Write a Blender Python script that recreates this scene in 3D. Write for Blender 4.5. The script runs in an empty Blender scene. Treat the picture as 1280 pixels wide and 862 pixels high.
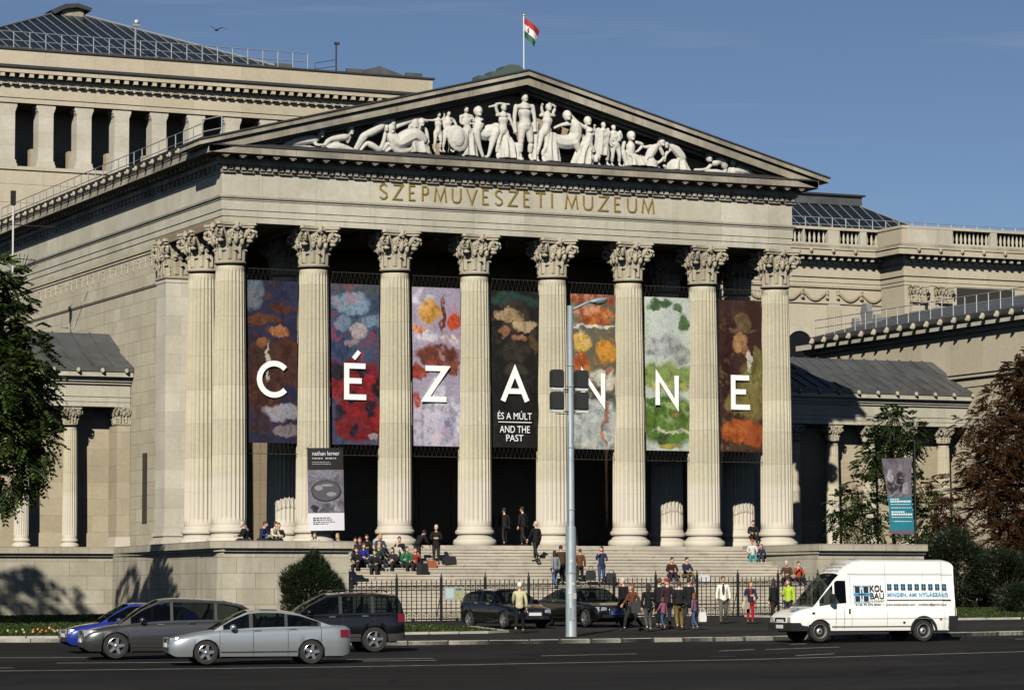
import bpy, bmesh, math, random
from mathutils import Vector, Matrix, Quaternion
R = math.radians; PI = math.pi
random.seed(7)
S = bpy.context.scene
COL = S.collection
# ------------------------------------------------------------------ helpers
def gz(x, y, dz=0.0):
    return -3.357 + .0105*x + .0105*y + dz          # the site falls gently towards the road

class MB:
    """collects faces (with a material slot each) and links them as one mesh"""
    def __init__(s): s.v = []; s.f = []; s.m = []
    def add(s, vs, fs, mi=0):
        o = len(s.v); s.v += [tuple(v) for v in vs]
        s.f += [tuple(i+o for i in f) for f in fs]; s.m += [mi]*len(fs)
    def box(s, x0, x1, y0, y1, z0, z1, mi=0):
        v = [(x0,y0,z0),(x1,y0,z0),(x1,y1,z0),(x0,y1,z0),(x0,y0,z1),(x1,y0,z1),(x1,y1,z1),(x0,y1,z1)]
        s.add(v, [(0,3,2,1),(4,5,6,7),(0,1,5,4),(1,2,6,5),(2,3,7,6),(3,0,4,7)], mi)
    def cbox(s, c, d, mi=0, rz=0):
        m = Matrix.Rotation(rz, 3, 'Z'); v = []
        for k in (-1,1):
            for i, j in ((-1,-1),(1,-1),(1,1),(-1,1)):
                p = m @ Vector((i*d[0]/2, j*d[1]/2, k*d[2]/2)); v.append((c[0]+p.x, c[1]+p.y, c[2]+p.z))
        s.add(v, [(0,3,2,1),(4,5,6,7),(0,1,5,4),(1,2,6,5),(2,3,7,6),(3,0,4,7)], mi)
    def prism(s, poly, axis, a, b, mi=0):
        """poly: 2D points; axis 'y': (x,z) extruded in y; 'x': (y,z) in x; 'z': (x,y) in z"""
        def P(p, t):
            return (p[0],t,p[1]) if axis=='y' else ((t,p[0],p[1]) if axis=='x' else (p[0],p[1],t))
        n = len(poly); v = [P(p,a) for p in poly]+[P(p,b) for p in poly]
        ar = sum(poly[i][0]*poly[(i+1)%n][1]-poly[(i+1)%n][0]*poly[i][1] for i in range(n))
        flip = (ar > 0) ^ (axis == 'y') ^ (b < a)
        fs = [tuple(range(n)), tuple(range(2*n-1, n-1, -1))] + [(i, n+i, n+(i+1)%n, (i+1)%n) for i in range(n)]
        if not flip: fs = [tuple(reversed(f)) for f in fs]
        s.add(v, fs, mi)
    def lathe(s, prof, n=24, c=(0,0,0), mi=0, cap=True):
        v = []; fs = []
        for r, z in prof:
            for k in range(n):
                a = 2*PI*k/n; v.append((c[0]+r*math.cos(a), c[1]+r*math.sin(a), c[2]+z))
        for i in range(len(prof)-1):
            for k in range(n):
                fs.append((i*n+k, i*n+(k+1)%n, (i+1)*n+(k+1)%n, (i+1)*n+k))
        if cap:
            fs.append(tuple(reversed(range(n)))); fs.append(tuple(range((len(prof)-1)*n, len(prof)*n)))
        s.add(v, fs, mi)
    def tube(s, path, r, n=6, mi=0, cap=True):
        path = [Vector(p) for p in path]; v = []; fs = []
        rr = r if isinstance(r, (list, tuple)) else [r]*len(path)
        for i, p in enumerate(path):
            d = (path[min(i+1,len(path)-1)]-path[max(i-1,0)])
            if d.length < 1e-9: d = Vector((0,0,1))
            q = d.to_track_quat('Z','Y')
            for k in range(n):
                a = 2*PI*k/n; w = p + q @ Vector((rr[i]*math.cos(a), rr[i]*math.sin(a), 0)); v.append(tuple(w))
        for i in range(len(path)-1):
            for k in range(n): fs.append((i*n+k, i*n+(k+1)%n, (i+1)*n+(k+1)%n, (i+1)*n+k))
        if cap: fs.append(tuple(reversed(range(n)))); fs.append(tuple(range((len(path)-1)*n, len(path)*n)))
        s.add(v, fs, mi)
    def ell(s, c, r, n=10, m=7, mi=0, rot=None):
        v = []; fs = []
        for j in range(m+1):
            t = PI*j/m
            for k in range(n):
                a = 2*PI*k/n
                p = Vector((r[0]*math.sin(t)*math.cos(a), r[1]*math.sin(t)*math.sin(a), r[2]*math.cos(t)))
                if rot: p = rot @ p
                v.append((c[0]+p.x, c[1]+p.y, c[2]+p.z))
        for j in range(m):
            for k in range(n): fs.append((j*n+k, (j+1)*n+k, (j+1)*n+(k+1)%n, j*n+(k+1)%n))
        s.add(v, fs, mi)
    def grid(s, fn, nu, nv, mi=0):
        v = [fn(i/nu, j/nv) for j in range(nv+1) for i in range(nu+1)]
        s.add(v, [(j*(nu+1)+i, j*(nu+1)+i+1, (j+1)*(nu+1)+i+1, (j+1)*(nu+1)+i) for j in range(nv) for i in range(nu)], mi)
    def xf(s, M):
        s.v = [tuple(M @ Vector(v)) for v in s.v]; return s
    def join(s, o, M=None, dm=0):
        n = len(s.v); s.v += [tuple(M @ Vector(v)) for v in o.v] if M else o.v
        s.f += [tuple(i+n for i in f) for f in o.f]; s.m += [i+dm for i in o.m]
    def mesh(s, name, mats, smooth=None):
        me = bpy.data.meshes.new(name); me.from_pydata(s.v, [], s.f)
        for m in (mats if isinstance(mats, (list,tuple)) else [mats]): me.materials.append(m)
        me.polygons.foreach_set('material_index', s.m)
        if smooth is not None:
            me.shade_smooth()
            if smooth < 180: me.set_sharp_from_angle(angle=R(smooth))
        me.update(); return me
    def build(s, name, mats, parent=None, smooth=None, **kw):
        return obj(name, s.mesh(name, mats, smooth), parent, **kw)

def obj(name, me, parent=None, loc=None, rz=None, **kw):
    o = bpy.data.objects.new(name, me); COL.objects.link(o)
    if parent is not None: o.parent = parent
    if loc is not None: o.location = loc
    if rz is not None: o.rotation_euler = (0,0,rz)
    for k, v in kw.items(): o[k] = v
    return o
def thing(name, label, cat, loc=(0,0,0), rz=0, group=None):
    o = obj(name, None, None, loc, rz, label=label, category=cat)
    o.empty_display_size = .2
    if group: o['group'] = group
    return o
def tag(o, label, cat, group=None):
    o['label'] = label; o['category'] = cat
    if group: o['group'] = group
    return o
def dup(root, loc=None, rz=None, label=None, group=None, parent=None):
    def cp(o, par):
        c = o.copy(); COL.objects.link(c)
        if par is not None: c.parent = par
        for ch in list(o.children): cp(ch, c)
        return c
    r = cp(root, parent)
    if loc is not None: r.location = loc
    if rz is not None: r.rotation_euler = (0,0,rz)
    if label: r['label'] = label
    if group: r['group'] = group
    return r
# ------------------------------------------------------------------ materials
MATS = {}
class NT:
    def __init__(s, name):
        s.m = bpy.data.materials.new(name); s.m.use_nodes = True; s.t = s.m.node_tree; s.t.nodes.clear()
        s.out = s.n('ShaderNodeOutputMaterial'); s.p = s.n('ShaderNodeBsdfPrincipled'); s.l(s.p.outputs[0], s.out.inputs[0])
    def n(s, typ, **kw):
        x = s.t.nodes.new(typ)
        for k, v in kw.items():
            if k.startswith('i_'):
                key = k[2:]; key = int(key) if key.isdigit() else key
                x.inputs[key].default_value = v
            else: setattr(x, k, v)
        return x
    def l(s, a, b): s.t.links.new(a, b)
    def math(s, op, a, b=None):
        x = s.n('ShaderNodeMath', operation=op)
        for i, q in enumerate((a, b)):
            if q is None: continue
            if isinstance(q, (int,float)): x.inputs[i].default_value = q
            else: s.l(q, x.inputs[i])
        return x.outputs[0]
    def ramp(s, fac, stops, interp='LINEAR'):
        x = s.n('ShaderNodeValToRGB'); cr = x.color_ramp; cr.interpolation = interp
        while len(cr.elements) < len(stops): cr.elements.new(.5)
        for e, (p, c) in zip(cr.elements, stops):
            e.position = p; e.color = (c,c,c,1) if isinstance(c,(int,float)) else (*c,1)
        s.l(fac, x.inputs[0]); return x.outputs[0]
    def mix(s, fac, a, b, mode='MIX'):
        x = s.n('ShaderNodeMix', data_type='RGBA', blend_type=mode)
        for key, q in ((0,fac),(6,a),(7,b)):
            if isinstance(q,(int,float)): x.inputs[key].default_value = q if key==0 else (q,q,q,1)
            elif isinstance(q, tuple): x.inputs[key].default_value = (*q,1)
            else: s.l(q, x.inputs[key])
        return x.outputs[2]
    def noise(s, scale, detail=4, vec=None, sc=None, rough=.55):
        x = s.n('ShaderNodeTexNoise', i_Scale=scale, i_Detail=detail, i_Roughness=rough)
        if vec is not None:
            if sc:
                mp = s.n('ShaderNodeMapping', i_Scale=sc); s.l(vec, mp.inputs[0]); vec = mp.outputs[0]
            s.l(vec, x.inputs['Vector'])
        return x.outputs[0]
    def bump(s, h, strength=.3, dist=.02):
        x = s.n('ShaderNodeBump', i_Strength=strength, i_Distance=dist); s.l(h, x.inputs['Height']); s.l(x.outputs[0], s.p.inputs['Normal'])

def plain(name, col, rough=.6, metal=0, coat=0, var=0, spec=.5, vs=6):
    if name in MATS: return MATS[name]
    t = NT(name); t.p.inputs['Roughness'].default_value = rough; t.p.inputs['Metallic'].default_value = metal
    t.p.inputs['Coat Weight'].default_value = coat; t.p.inputs['Coat Roughness'].default_value = .04
    t.p.inputs['Specular IOR Level'].default_value = spec
    if var:
        tc = t.n('ShaderNodeTexCoord'); nz = t.noise(vs, 4, tc.outputs['Object'])
        c = t.ramp(nz, [(.25, tuple(x*(1-var) for x in col)), (.75, tuple(min(1,x*(1+var)) for x in col))]); t.l(c, t.p.inputs['Base Color'])
    else: t.p.inputs['Base Color'].default_value = (*col,1)
    MATS[name] = t.m; return t.m

def stone(name, col, bw=1.3, bh=.55, joint=.55, blocks=True, stain=.3, stcol=(.12,.11,.09), rough=.88, bump=.25, vary=.14, rnd=False):
    t = NT(name); t.p.inputs['Roughness'].default_value = rough; t.p.inputs['Specular IOR Level'].default_value = .25
    tc = t.n('ShaderNodeTexCoord'); co = tc.outputs['Object']
    if rnd:
        oi = t.n('ShaderNodeObjectInfo'); va = t.n('ShaderNodeVectorMath', operation='ADD'); t.l(co, va.inputs[0])
        ml = t.n('ShaderNodeVectorMath', operation='SCALE'); t.l(oi.outputs['Random'], ml.inputs['Scale']); ml.inputs[0].default_value = (37,11,0); t.l(ml.outputs[0], va.inputs[1]); cov = va.outputs[0]
    else: cov = co
    big = t.noise(.45, 5, cov); fine = t.noise(5.5, 6, cov, rough=.65)
    streak = t.noise(1.0, 5, cov, sc=(1.6,1.6,.13), rough=.65)
    c = t.mix(t.ramp(big, [(.3,0),(.7,1)]), tuple(x*(1-vary) for x in col), tuple(min(1,x*(1+vary*.7)) for x in col))
    c = t.mix(.35, c, t.ramp(fine, [(.3,.55),(.7,1)]), 'MULTIPLY')
    h = fine
    if blocks:
        sp = t.n('ShaderNodeSeparateXYZ'); t.l(co, sp.inputs[0])
        ge = t.n('ShaderNodeNewGeometry'); sn = t.n('ShaderNodeSeparateXYZ'); t.l(ge.outputs['True Normal'], sn.inputs[0])
        fx = t.math('GREATER_THAN', t.math('ABSOLUTE', sn.outputs[0]), .7)
        u = t.math('ADD', t.math('MULTIPLY', sp.outputs[1], fx), t.math('MULTIPLY', sp.outputs[0], t.math('SUBTRACT', 1.0, fx)))
        cb = t.n('ShaderNodeCombineXYZ'); t.l(u, cb.inputs[0]); t.l(sp.outputs[2], cb.inputs[1])
        br = t.n('ShaderNodeTexBrick', offset=.5); t.l(cb.outputs[0], br.inputs['Vector'])
        for k, v in (('Scale',1),('Mortar Size',.012),('Mortar Smooth',.3),('Bias',0),('Brick Width',bw),('Row Height',bh)): br.inputs[k].default_value = v
        br.inputs['Color1'].default_value = (1,1,1,1); br.inputs['Color2'].default_value = (.84,.83,.8,1); br.inputs['Mortar'].default_value = (joint,joint*.95,joint*.9,1)
        c = t.mix(1.0, c, br.outputs[0], 'MULTIPLY')
    c = t.mix(t.math('MULTIPLY', t.ramp(streak, [(.52,0),(.78,1)]), stain), c, stcol)
    if rnd and blocks:                                  # the cleaned, paler foot of the shafts
        sz_ = t.n('ShaderNodeSeparateXYZ'); t.l(co, sz_.inputs[0]); zz = t.math('ADD', sz_.outputs[2], t.math('MULTIPLY', fine, .5))
        c = t.mix(t.ramp(t.math('MULTIPLY', zz, .2), [(.44,.55),(.50,0)]), c, (.52,.475,.43))
    t.l(c, t.p.inputs['Base Color']); t.bump(h, bump, .03)
    MATS[name] = t.m; return t.m

def leafmat(name, cols, trans=.25):
    t = NT(name); ge = t.n('ShaderNodeNewGeometry')
    c = t.ramp(ge.outputs['Random Per Island'], [(i/(len(cols)-1), c) for i, c in enumerate(cols)])
    t.l(c, t.p.inputs['Base Color']); t.p.inputs['Roughness'].default_value = .5; t.p.inputs['Specular IOR Level'].default_value = .3
    tr = t.n('ShaderNodeBsdfTranslucent'); t.l(c, tr.inputs[0]); mx = t.n('ShaderNodeMixShader', i_0=trans)
    t.l(t.p.outputs[0], mx.inputs[1]); t.l(tr.outputs[0], mx.inputs[2]); t.l(mx.outputs[0], t.out.inputs[0])
    MATS[name] = t.m; return t.m

M_COL = stone('column_stone', (.485,.452,.350), bw=30, bh=1.55, joint=.68, stain=.38, stcol=(.23,.205,.16), vary=.12, rnd=True)
M_CAP = stone('carved_stone', (.36,.325,.25), blocks=False, stain=.5, stcol=(.10,.075,.05), vary=.2, rnd=True)
M_ENT = stone('entablature_stone', (.445,.427,.36), bw=2.6, bh=40, joint=.62, stain=.5, stcol=(.2,.185,.15), vary=.16)
M_WALL = stone('ashlar_stone', (.445,.41,.325), bw=1.35, bh=.62, joint=.45, stain=.34, stcol=(.2,.17,.12), vary=.12)
M_TAN = stone('tan_render', (.39,.338,.252), bw=2.2, bh=.8, joint=.72, stain=.14, stcol=(.22,.18,.12), vary=.08)
M_UP = stone('upper_render', (.44,.395,.31), bw=3.1, bh=30, joint=.72, stain=.24, stcol=(.25,.2,.14), vary=.07)
M_PIER = stone('white_pier_stone', (.49,.465,.405), bw=40, bh=.9, joint=.75, stain=.22, stcol=(.25,.24,.22))
M_TERR = stone('terrace_stone', (.40,.375,.31), bw=1.7, bh=.66, joint=.4, stain=.6, stcol=(.11,.10,.085), vary=.2)
M_STEP = stone('step_stone', (.57,.54,.47), bw=2.4, bh=.01, joint=.8, stain=.75, stcol=(.2,.17,.13), vary=.2)
M_WEATH = stone('weathered_stone', (.32,.295,.245), bw=1.7, bh=40, joint=.5, stain=1.0, stcol=(.13,.10,.065), vary=.5)
M_TYMP = stone('tympanum_stone', (.33,.26,.18), blocks=False, stain=.2)
M_STAT = stone('statue_stone', (.50,.49,.455), blocks=False, stain=.55, stcol=(.20,.19,.17), vary=.12, bump=.9)
M_ZINC = plain('zinc_roof', (.078,.082,.086), .55, .2, var=.35, vs=.9)
M_ZDARK = plain('dark_zinc', (.035,.035,.037), .6, .2, var=.3)
M_DARKW = stone('interior_stone', (.24,.19,.135), bw=1.6, bh=.8, joint=.6, stain=.2)  # portico shade put into the colour: darker than the wall's sunlit tan
M_DOOR = plain('dark_door_wood', (.03,.018,.012), .5)
M_GOLD = plain('gold_leaf', (.75,.47,.10), .32, .85)
M_GLASSROOF = plain('roof_glass', (.010,.014,.022), .3, 0, 0, spec=.2)
M_RAIL = plain('galvanised_rail', (.33,.36,.38), .45, .5)
M_BAR = plain('glazing_bar', (.20,.22,.24), .5, .3)
M_IRON = plain('black_iron', (.012,.012,.012), .55, .3)
M_WINDARK = plain('dark_window', (.008,.009,.010), .3, spec=.25)
M_BRONZE = plain('green_bronze', (.05,.075,.065), .7)
# ------------------------------------------------------------------ the museum
MUS = thing('museum_building', 'long pale stone museum with a columned portico, carved pediment and tiled glass roofs', 'museum')
B = .63                                   # frieze face lies this far outside the column axes
def fluted(r0, r1, h, n=24, m=6):
    mb = MB(); zs = [(0,0),(.012,0),(.02,.5),(.03,1)] + [(.03+.94*i/8,1) for i in range(1,8)] + [(.972,1),(.982,.5),(.988,0),(1,0)]
    v = []; fs = []; N = n*m
    for t, dep in zs:
        ent = math.sin(PI*min(1,t*1.05))*.012
        r = r0 + (r1-r0)*(t**1.35) + ent*r0
        for k in range(N):
            a = 2*PI*(k-.5)/N; ph = (k % m)/m
            d = 0 if ph < .18 else math.sqrt(max(0, 1-((ph-.59)/.41)**2))
            rr = r*(1 - .085*dep*d)
            v.append((rr*math.cos(a), rr*math.sin(a), t*h))
    for i in range(len(zs)-1):
        for k in range(N): fs.append((i*N+k, i*N+(k+1)%N, (i+1)*N+(k+1)%N, (i+1)*N+k))
    mb.add(v, fs); return mb
def spiral(c, ax, az, r0, r1, turns, rad, a0=0, n=22, seg=6):
    """tapering scroll in the plane spanned by ax, az"""
    p = []; rr = []
    for i in range(n+1):
        t = i/n; a = a0 + turns*2*PI*t; r = r0 + (r1-r0)*t
        p.append(Vector(c)+Vector(ax)*r*math.cos(a)+Vector(az)*r*math.sin(a)); rr.append(rad*(1-.55*t))
    m = MB(); m.tube(p, rr, seg); return m
def leaf(r, z0, h, w, ang, curl, bell):
    """one acanthus leaf standing on the bell and rolling over at its tip"""
    v = []; fs = []; n = 7; cols = (-1,-.55,0,.55,1)
    for i in range(n+1):
        t = i/n
        if t < .72: z = z0 + h*t/.72*.97; o = bell(z) + .03 + .02*t
        else:
            u = (t-.72)/.28*PI*.95; z = z0 + h*.97 + curl*.55*math.sin(u) - curl*.25*(u/PI); o = bell(z0+h*.97)+.05 + curl*(1-math.cos(u))*.62
        ww = w*(1-.35*t)*(1+.16*math.sin(t*21))*(1 if t < .85 else .75)
        for c in cols:
            oo = o + (.035 if c == 0 else (-.045*c*c))
            a = ang + c*ww/max(oo,.2)
            v.append((oo*math.cos(a), oo*math.sin(a), z))
    k = len(cols)
    for i in range(n):
        for j in range(k-1): fs.append((i*k+j, i*k+j+1, (i+1)*k+j+1, (i+1)*k+j))
    return v, fs
def capital(r, h, half, square=False):
    """Corinthian capital: bell, two rows of leaves, corner volutes, helices, abacus"""
    mb = MB()
    bell = lambda z: r*(.97 + .28*max(0, z/h-.25)**1.6)
    pr = [(r*1.0,0),(r*1.08,.02*h),(r*1.1,.045*h),(r*1.05,.07*h),(r*.96,.085*h)] + [(bell(h*t), h*t) for t in (.1,.3,.5,.7,.86)]
    if square:
        for i in range(len(pr)-1):
            (a, z0), (b, z1) = pr[i], pr[i+1]; mb.box(-(a+b)/2,(a+b)/2,-(a+b)/2,(a+b)/2,z0,z1)
    else: mb.lathe(pr, 32)
    for row, (z0, hh, n, off, w, curl) in enumerate(((.07*h,.27*h,8,0,.26*r,.16*r),(.12*h,.45*h,8,PI/8,.25*r,.2*r))):
        for k in range(n):
            a = off + 2*PI*k/n
            v, f = leaf(r, z0, hh, w, a, curl, (lambda z: bell(z)) if not square else (lambda z, a=a: bell(z)/max(abs(math.cos(a)),abs(math.sin(a)))))
            mb.add(v, f)
    zc = h*.74
    for q in range(4):
        a = PI/4 + q*PI/2; dr = Vector((math.cos(a), math.sin(a), 0)); tg = Vector((-dr.y, dr.x, 0)); cr = half*1.30
        for sgn in (-1,1):
            side = (dr*.96 + tg*sgn*.22).normalized()
            stem = [dr*bell(h*.45)*.98 + tg*sgn*r*.32 + Vector((0,0,h*.42)), dr*bell(h*.6)*1.02 + tg*sgn*r*.24 + Vector((0,0,h*.62)), dr*cr*.86 + tg*sgn*.12 + Vector((0,0,h*.83))]
            mb.tube(stem, [.045*h,.05*h,.05*h], 6)
            c = dr*(cr*.88) + tg*sgn*.10 + Vector((0,0,zc))
            mb.join(spiral(c, side, (0,0,1), .155*h, .02*h, 1.5, .052*h, a0=PI*.55))
        mb.ell(dr*(cr*.80)+Vector((0,0,h*.56)), (.09*h,.09*h,.06*h), 8, 5)
        b = q*PI/2; d2 = Vector((math.cos(b), math.sin(b), 0)); t2 = Vector((-d2.y, d2.x, 0))
        for sgn in (-1,1):                       # inner helices and the caulis between them
            c = d2*(bell(h*.75)+.06) + t2*sgn*.20*r + Vector((0,0,h*.72))
            mb.join(spiral(c, t2*sgn, (0,0,1), .12*h, .02*h, 1.4, .036*h, a0=PI*1.0))
            mb.tube([d2*bell(h*.4)*1.05+t2*sgn*.42*r+Vector((0,0,h*.45)), d2*bell(h*.6)*1.08+t2*sgn*.36*r+Vector((0,0,h*.62)), c+Vector((0,0,h*.1))], .03*h, 5)
            mb.ell(d2*bell(h*.5)*1.08+t2*sgn*.45*r+Vector((0,0,h*.53)), (.06*h,.06*h,.09*h), 7, 5)
        mb.ell(d2*(half*.9)+Vector((0,0,h*.91)), (.075*h,.075*h,.1*h), 8, 6)
        for k in range(5):
            mb.ell(d2*(half*.93)+t2*.075*h*math.cos(k*1.257)+Vector((0,0,h*.91+.08*h*math.sin(k*1.257))), (.04*h,.04*h,.04*h), 6, 4)
        mb.ell(d2*(bell(h*.7)+.05)+Vector((0,0,h*.6)), (.07*h,.07*h,.14*h), 7, 5)
    for z0, z1, k in ((.87,.93,.93),(.93,1.0,1.0)):
        poly = []
        for q in range(4):
            a0 = PI/4 + q*PI/2 - .06; a1 = PI/4 + q*PI/2 + .06
            c = half*1.40*k
            poly += [(c*math.cos(a0), c*math.sin(a0)), (c*math.cos(a1), c*math.sin(a1))]
            p = Vector((c*math.cos(a1), c*math.sin(a1))); n = Vector((c*math.cos(a0+PI/2), c*math.sin(a0+PI/2)))
            mid = (p+n)/2
            for t in (.2,.4,.6,.8):
                w = p.lerp(n, t); s = 1-.22*math.sin(PI*t); f = mid.normalized()
                poly.append(tuple(w - f*mid.length*.20*math.sin(PI*t)))
        mb.prism(poly, 'z', z0*h, z1*h)
    return mb
BASEP = [(1.235,0),(1.27,.05),(1.285,.14),(1.26,.24),(1.2,.3),(1.13,.31),(1.13,.34),(1.06,.37),(1.03,.43),(1.05,.5),(1.09,.53),(1.13,.54),(1.155,.6),(1.15,.67),(1.11,.72),(1.06,.73),(1.05,.78),(1.02,.84),(.99,.9)]
sh_me = fluted(.785,.655,11.55).mesh('shaft', M_COL, 35)
mb = MB(); mb.lathe([(r*.785,z) for r,z in BASEP], 40); ba_me = mb.mesh('base', M_COL, 40)
ca_me = capital(.66,1.86,.93).mesh('capital', M_CAP, 50)
def column(x, y, z, label=None, shaft=sh_me, base=ba_me, cap=ca_me, zb=.9, zc=12.53):
    c = obj('column', shaft, MUS, (x,y,z+zb))
    if label: c['label'] = label
    b = obj('base', base, c, (0,0,-zb)); k = obj('capital', cap, c, (0,0,zc-zb))
    return c
for i in range(8): column(4*i, 0, 0)
for x in (0,4,24,28): column(x, 3.81, 0)
# anta piers
mb = MB(); pcm = capital(.74,1.86,.93,True)
for x in (0,28):
    p = MB(); p.box(x-.75,x+.75,6.9,8.3,.9,12.45); p.box(x-.78,x+.78,6.87,8.33,12.36,12.5)
    pr_ = p.build('anta_pier', M_PIER, MUS)
    b = MB()
    for r, z0, z1 in ((.97,0,.28),(.9,.28,.36),(.82,.36,.5),(.88,.5,.68),(.8,.68,.9)): b.box(x-r,x+r,7.6-r*.95,7.6+r*.95,z0,z1)
    b.build('base', M_PIER, pr_)
    obj('capital', pcm.mesh('capital', M_CAP, 50), pr_, (x,7.6,12.53))
# floor, walls, ceiling
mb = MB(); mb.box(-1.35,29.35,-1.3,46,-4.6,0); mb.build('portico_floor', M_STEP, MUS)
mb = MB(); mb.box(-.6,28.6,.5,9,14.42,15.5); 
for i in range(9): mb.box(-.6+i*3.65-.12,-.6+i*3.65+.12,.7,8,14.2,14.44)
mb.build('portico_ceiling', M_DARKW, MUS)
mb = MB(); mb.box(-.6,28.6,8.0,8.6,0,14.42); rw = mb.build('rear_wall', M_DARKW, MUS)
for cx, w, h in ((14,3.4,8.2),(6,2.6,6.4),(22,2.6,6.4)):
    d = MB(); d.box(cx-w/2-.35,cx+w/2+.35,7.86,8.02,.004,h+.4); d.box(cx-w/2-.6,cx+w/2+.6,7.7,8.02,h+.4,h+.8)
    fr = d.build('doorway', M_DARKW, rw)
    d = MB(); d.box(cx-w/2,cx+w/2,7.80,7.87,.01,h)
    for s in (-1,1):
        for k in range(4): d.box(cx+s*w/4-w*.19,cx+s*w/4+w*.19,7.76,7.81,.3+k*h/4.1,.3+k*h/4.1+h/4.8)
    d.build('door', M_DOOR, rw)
def flank(x, sgn, nm):
    a, b = (x-.68*1, x+.5) if sgn < 0 else (x-.5, x+.68)
    mb = MB(); mb.box(a,b,8.25,46,.0,14.45)
    f = a if sgn < 0 else b; o = sgn
    # necking string and the strigil frieze under the architrave
    y1 = 46
    lo, hi = sorted((f, f+o*.10)); mb.box(lo,hi,8.33,y1,12.42,12.56)
    lo, hi = sorted((f, f+o*.06)); mb.box(lo,hi,8.33,y1,12.36,12.42)
    lo, hi = sorted((f, f+o*.10)); mb.box(lo,hi,8.5,y1,14.12,14.22)
    lo, hi = sorted((f, f+o*.05)); mb.box(lo,hi,8.5,y1,13.98,14.06)
    if sgn < 0:
        y = 9.2; k = 0
        while y < 40:
            if k % 2: mb.box(f-.05,f,y,y+.07,13.35,13.9)
            else:
                mb.box(f-.05,f,y,y+.06,13.35,13.8); mb.box(f-.055,f,y,y+.34,13.78,13.86); mb.box(f-.05,f,y+.3,y+.34,13.62,13.8)
            y += .95; k += 1
    return mb.build('flank_wall', M_WALL, MUS)
fl = flank(0,-1,'l'); flank(28,1,'r')
mb = MB(); mb.box(-.70,-.66,9.75,10.45,1.15,4.5); 
mb.build('slit_window', M_WINDARK, fl)
# entablature swept round the portico
def sweepU(prof, x0, x1, y0, yb, mi=0, mb=None):
    mb = mb or MB(); v = []; n = len(prof)
    for o, z in prof: v += [(x0-o,yb,z),(x0-o,y0-o,z),(x1+o,y0-o,z),(x1+o,yb,z)]
    fs = []
    for i in range(n-1):
        for k in range(3): fs.append((i*4+k, i*4+k+1, (i+1)*4+k+1, (i+1)*4+k))
    mb.add(v, fs, mi); return mb
X0, X1, Y0 = -B, 28+B, -B
PE = [(-1.2,14.41),(-.05,14.41),(-.05,14.665),(-.01,14.68),(-.01,14.95),(.03,14.965),(.03,15.37),(.07,15.41),(.07,15.44),(.14,15.5),(.17,15.58),(.17,15.615),(.0,15.62),(.0,16.6),(.05,16.62),(.07,16.67)]
PC = [(.07,16.67),(.09,16.70),(.09,16.96),(.24,16.97),(.24,17.02),(.2,17.03),(.2,17.36),(.90,17.37),(.90,17.39),(.946,17.39),(.946,17.67),(.99,17.69),(.99,17.715),(.5,17.73),(-.9,17.75)]
ent = sweepU(PE, X0, X1, Y0, 46).build('entablature', M_ENT, MUS)
cm = sweepU(PC, X0, X1, Y0, 46)
x = X0+.05                                        # dentils and modillions, front then flanks
def run(a, b, fn, pitch):
    n = int(round((b-a)/pitch)); p = (b-a)/n
    for i in range(n+1): fn(a+i*p)
g = {'i':0}
def dent(t):
    g['i'] += 1
    cm.box(t-.095,t+.095,Y0-.22,Y0-.05,16.74,16.95)
    if g['i'] % 3: cm.box(t-.06,t+.22,Y0-.13,Y0-.05,16.63,16.71)
run(X0+.05, X1-.05, dent, .30)
run(X0-.1, X1+.1, lambda t: (cm.box(t-.15,t+.15,Y0-.83,Y0-.15,17.27,17.37), cm.box(t-.07,t+.07,Y0-.80,Y0-.2,17.21,17.27)), .80)
for s, X in ((-1,X0),(1,X1)):
    def fd(t): lo, hi = sorted((X+s*.05, X+s*.22)); cm.box(lo,hi,t-.095,t+.095,16.74,16.95)
    run(Y0+.1, 40, fd, .62)
    def fm(t): lo, hi = sorted((X+s*.15, X+s*.55)); cm.box(lo,hi,t-.12,t+.12,17.2,17.37)
    run(Y0+.5, 40, fm, .64)
cor = cm.build('cornice', M_WEATH, ent)
def font(txt, size, name, mat, parent, M, ext=.02, font_w=1.0, align='CENTER', space=1.0, label=None, off=0):
    cu = bpy.data.curves.new('txt','FONT'); cu.body = txt; cu.size = size; cu.extrude = ext; cu.align_x = align; cu.space_character = space; cu.resolution_u = 3; cu.offset = off
    o = bpy.data.objects.new('txt', cu); COL.objects.link(o); dg = bpy.context.evaluated_depsgraph_get()
    me = bpy.data.meshes.new_from_object(o.evaluated_get(dg)); bpy.data.objects.remove(o); bpy.data.curves.remove(cu)
    me.transform(M); me.materials.clear(); me.materials.append(mat); me.name = name
    return me
def text_fit(txt, x0, x1, z0, z1, y, mat, name, parent, ext=.02, space=1.0, bold=0):
    """lettering on a wall facing -y, filling the given width and height"""
    me = font(txt, 1, name, mat, parent, Matrix.Identity(4), ext/((z1-z0) or 1), space=space)
    xs = [v.co.x for v in me.vertices]; ys = [v.co.y for v in me.vertices]; a, b, c, d = min(xs), max(xs), min(ys), max(ys)
    sx = (x1-x0)/(b-a); sz = (z1-z0)/(d-c)
    for v in me.vertices: v.co = Vector((x0+(v.co.x-a)*sx, y - v.co.z*(z1-z0), z0+(v.co.y-c)*sz))
    o = obj(name, me, parent); return o
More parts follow.
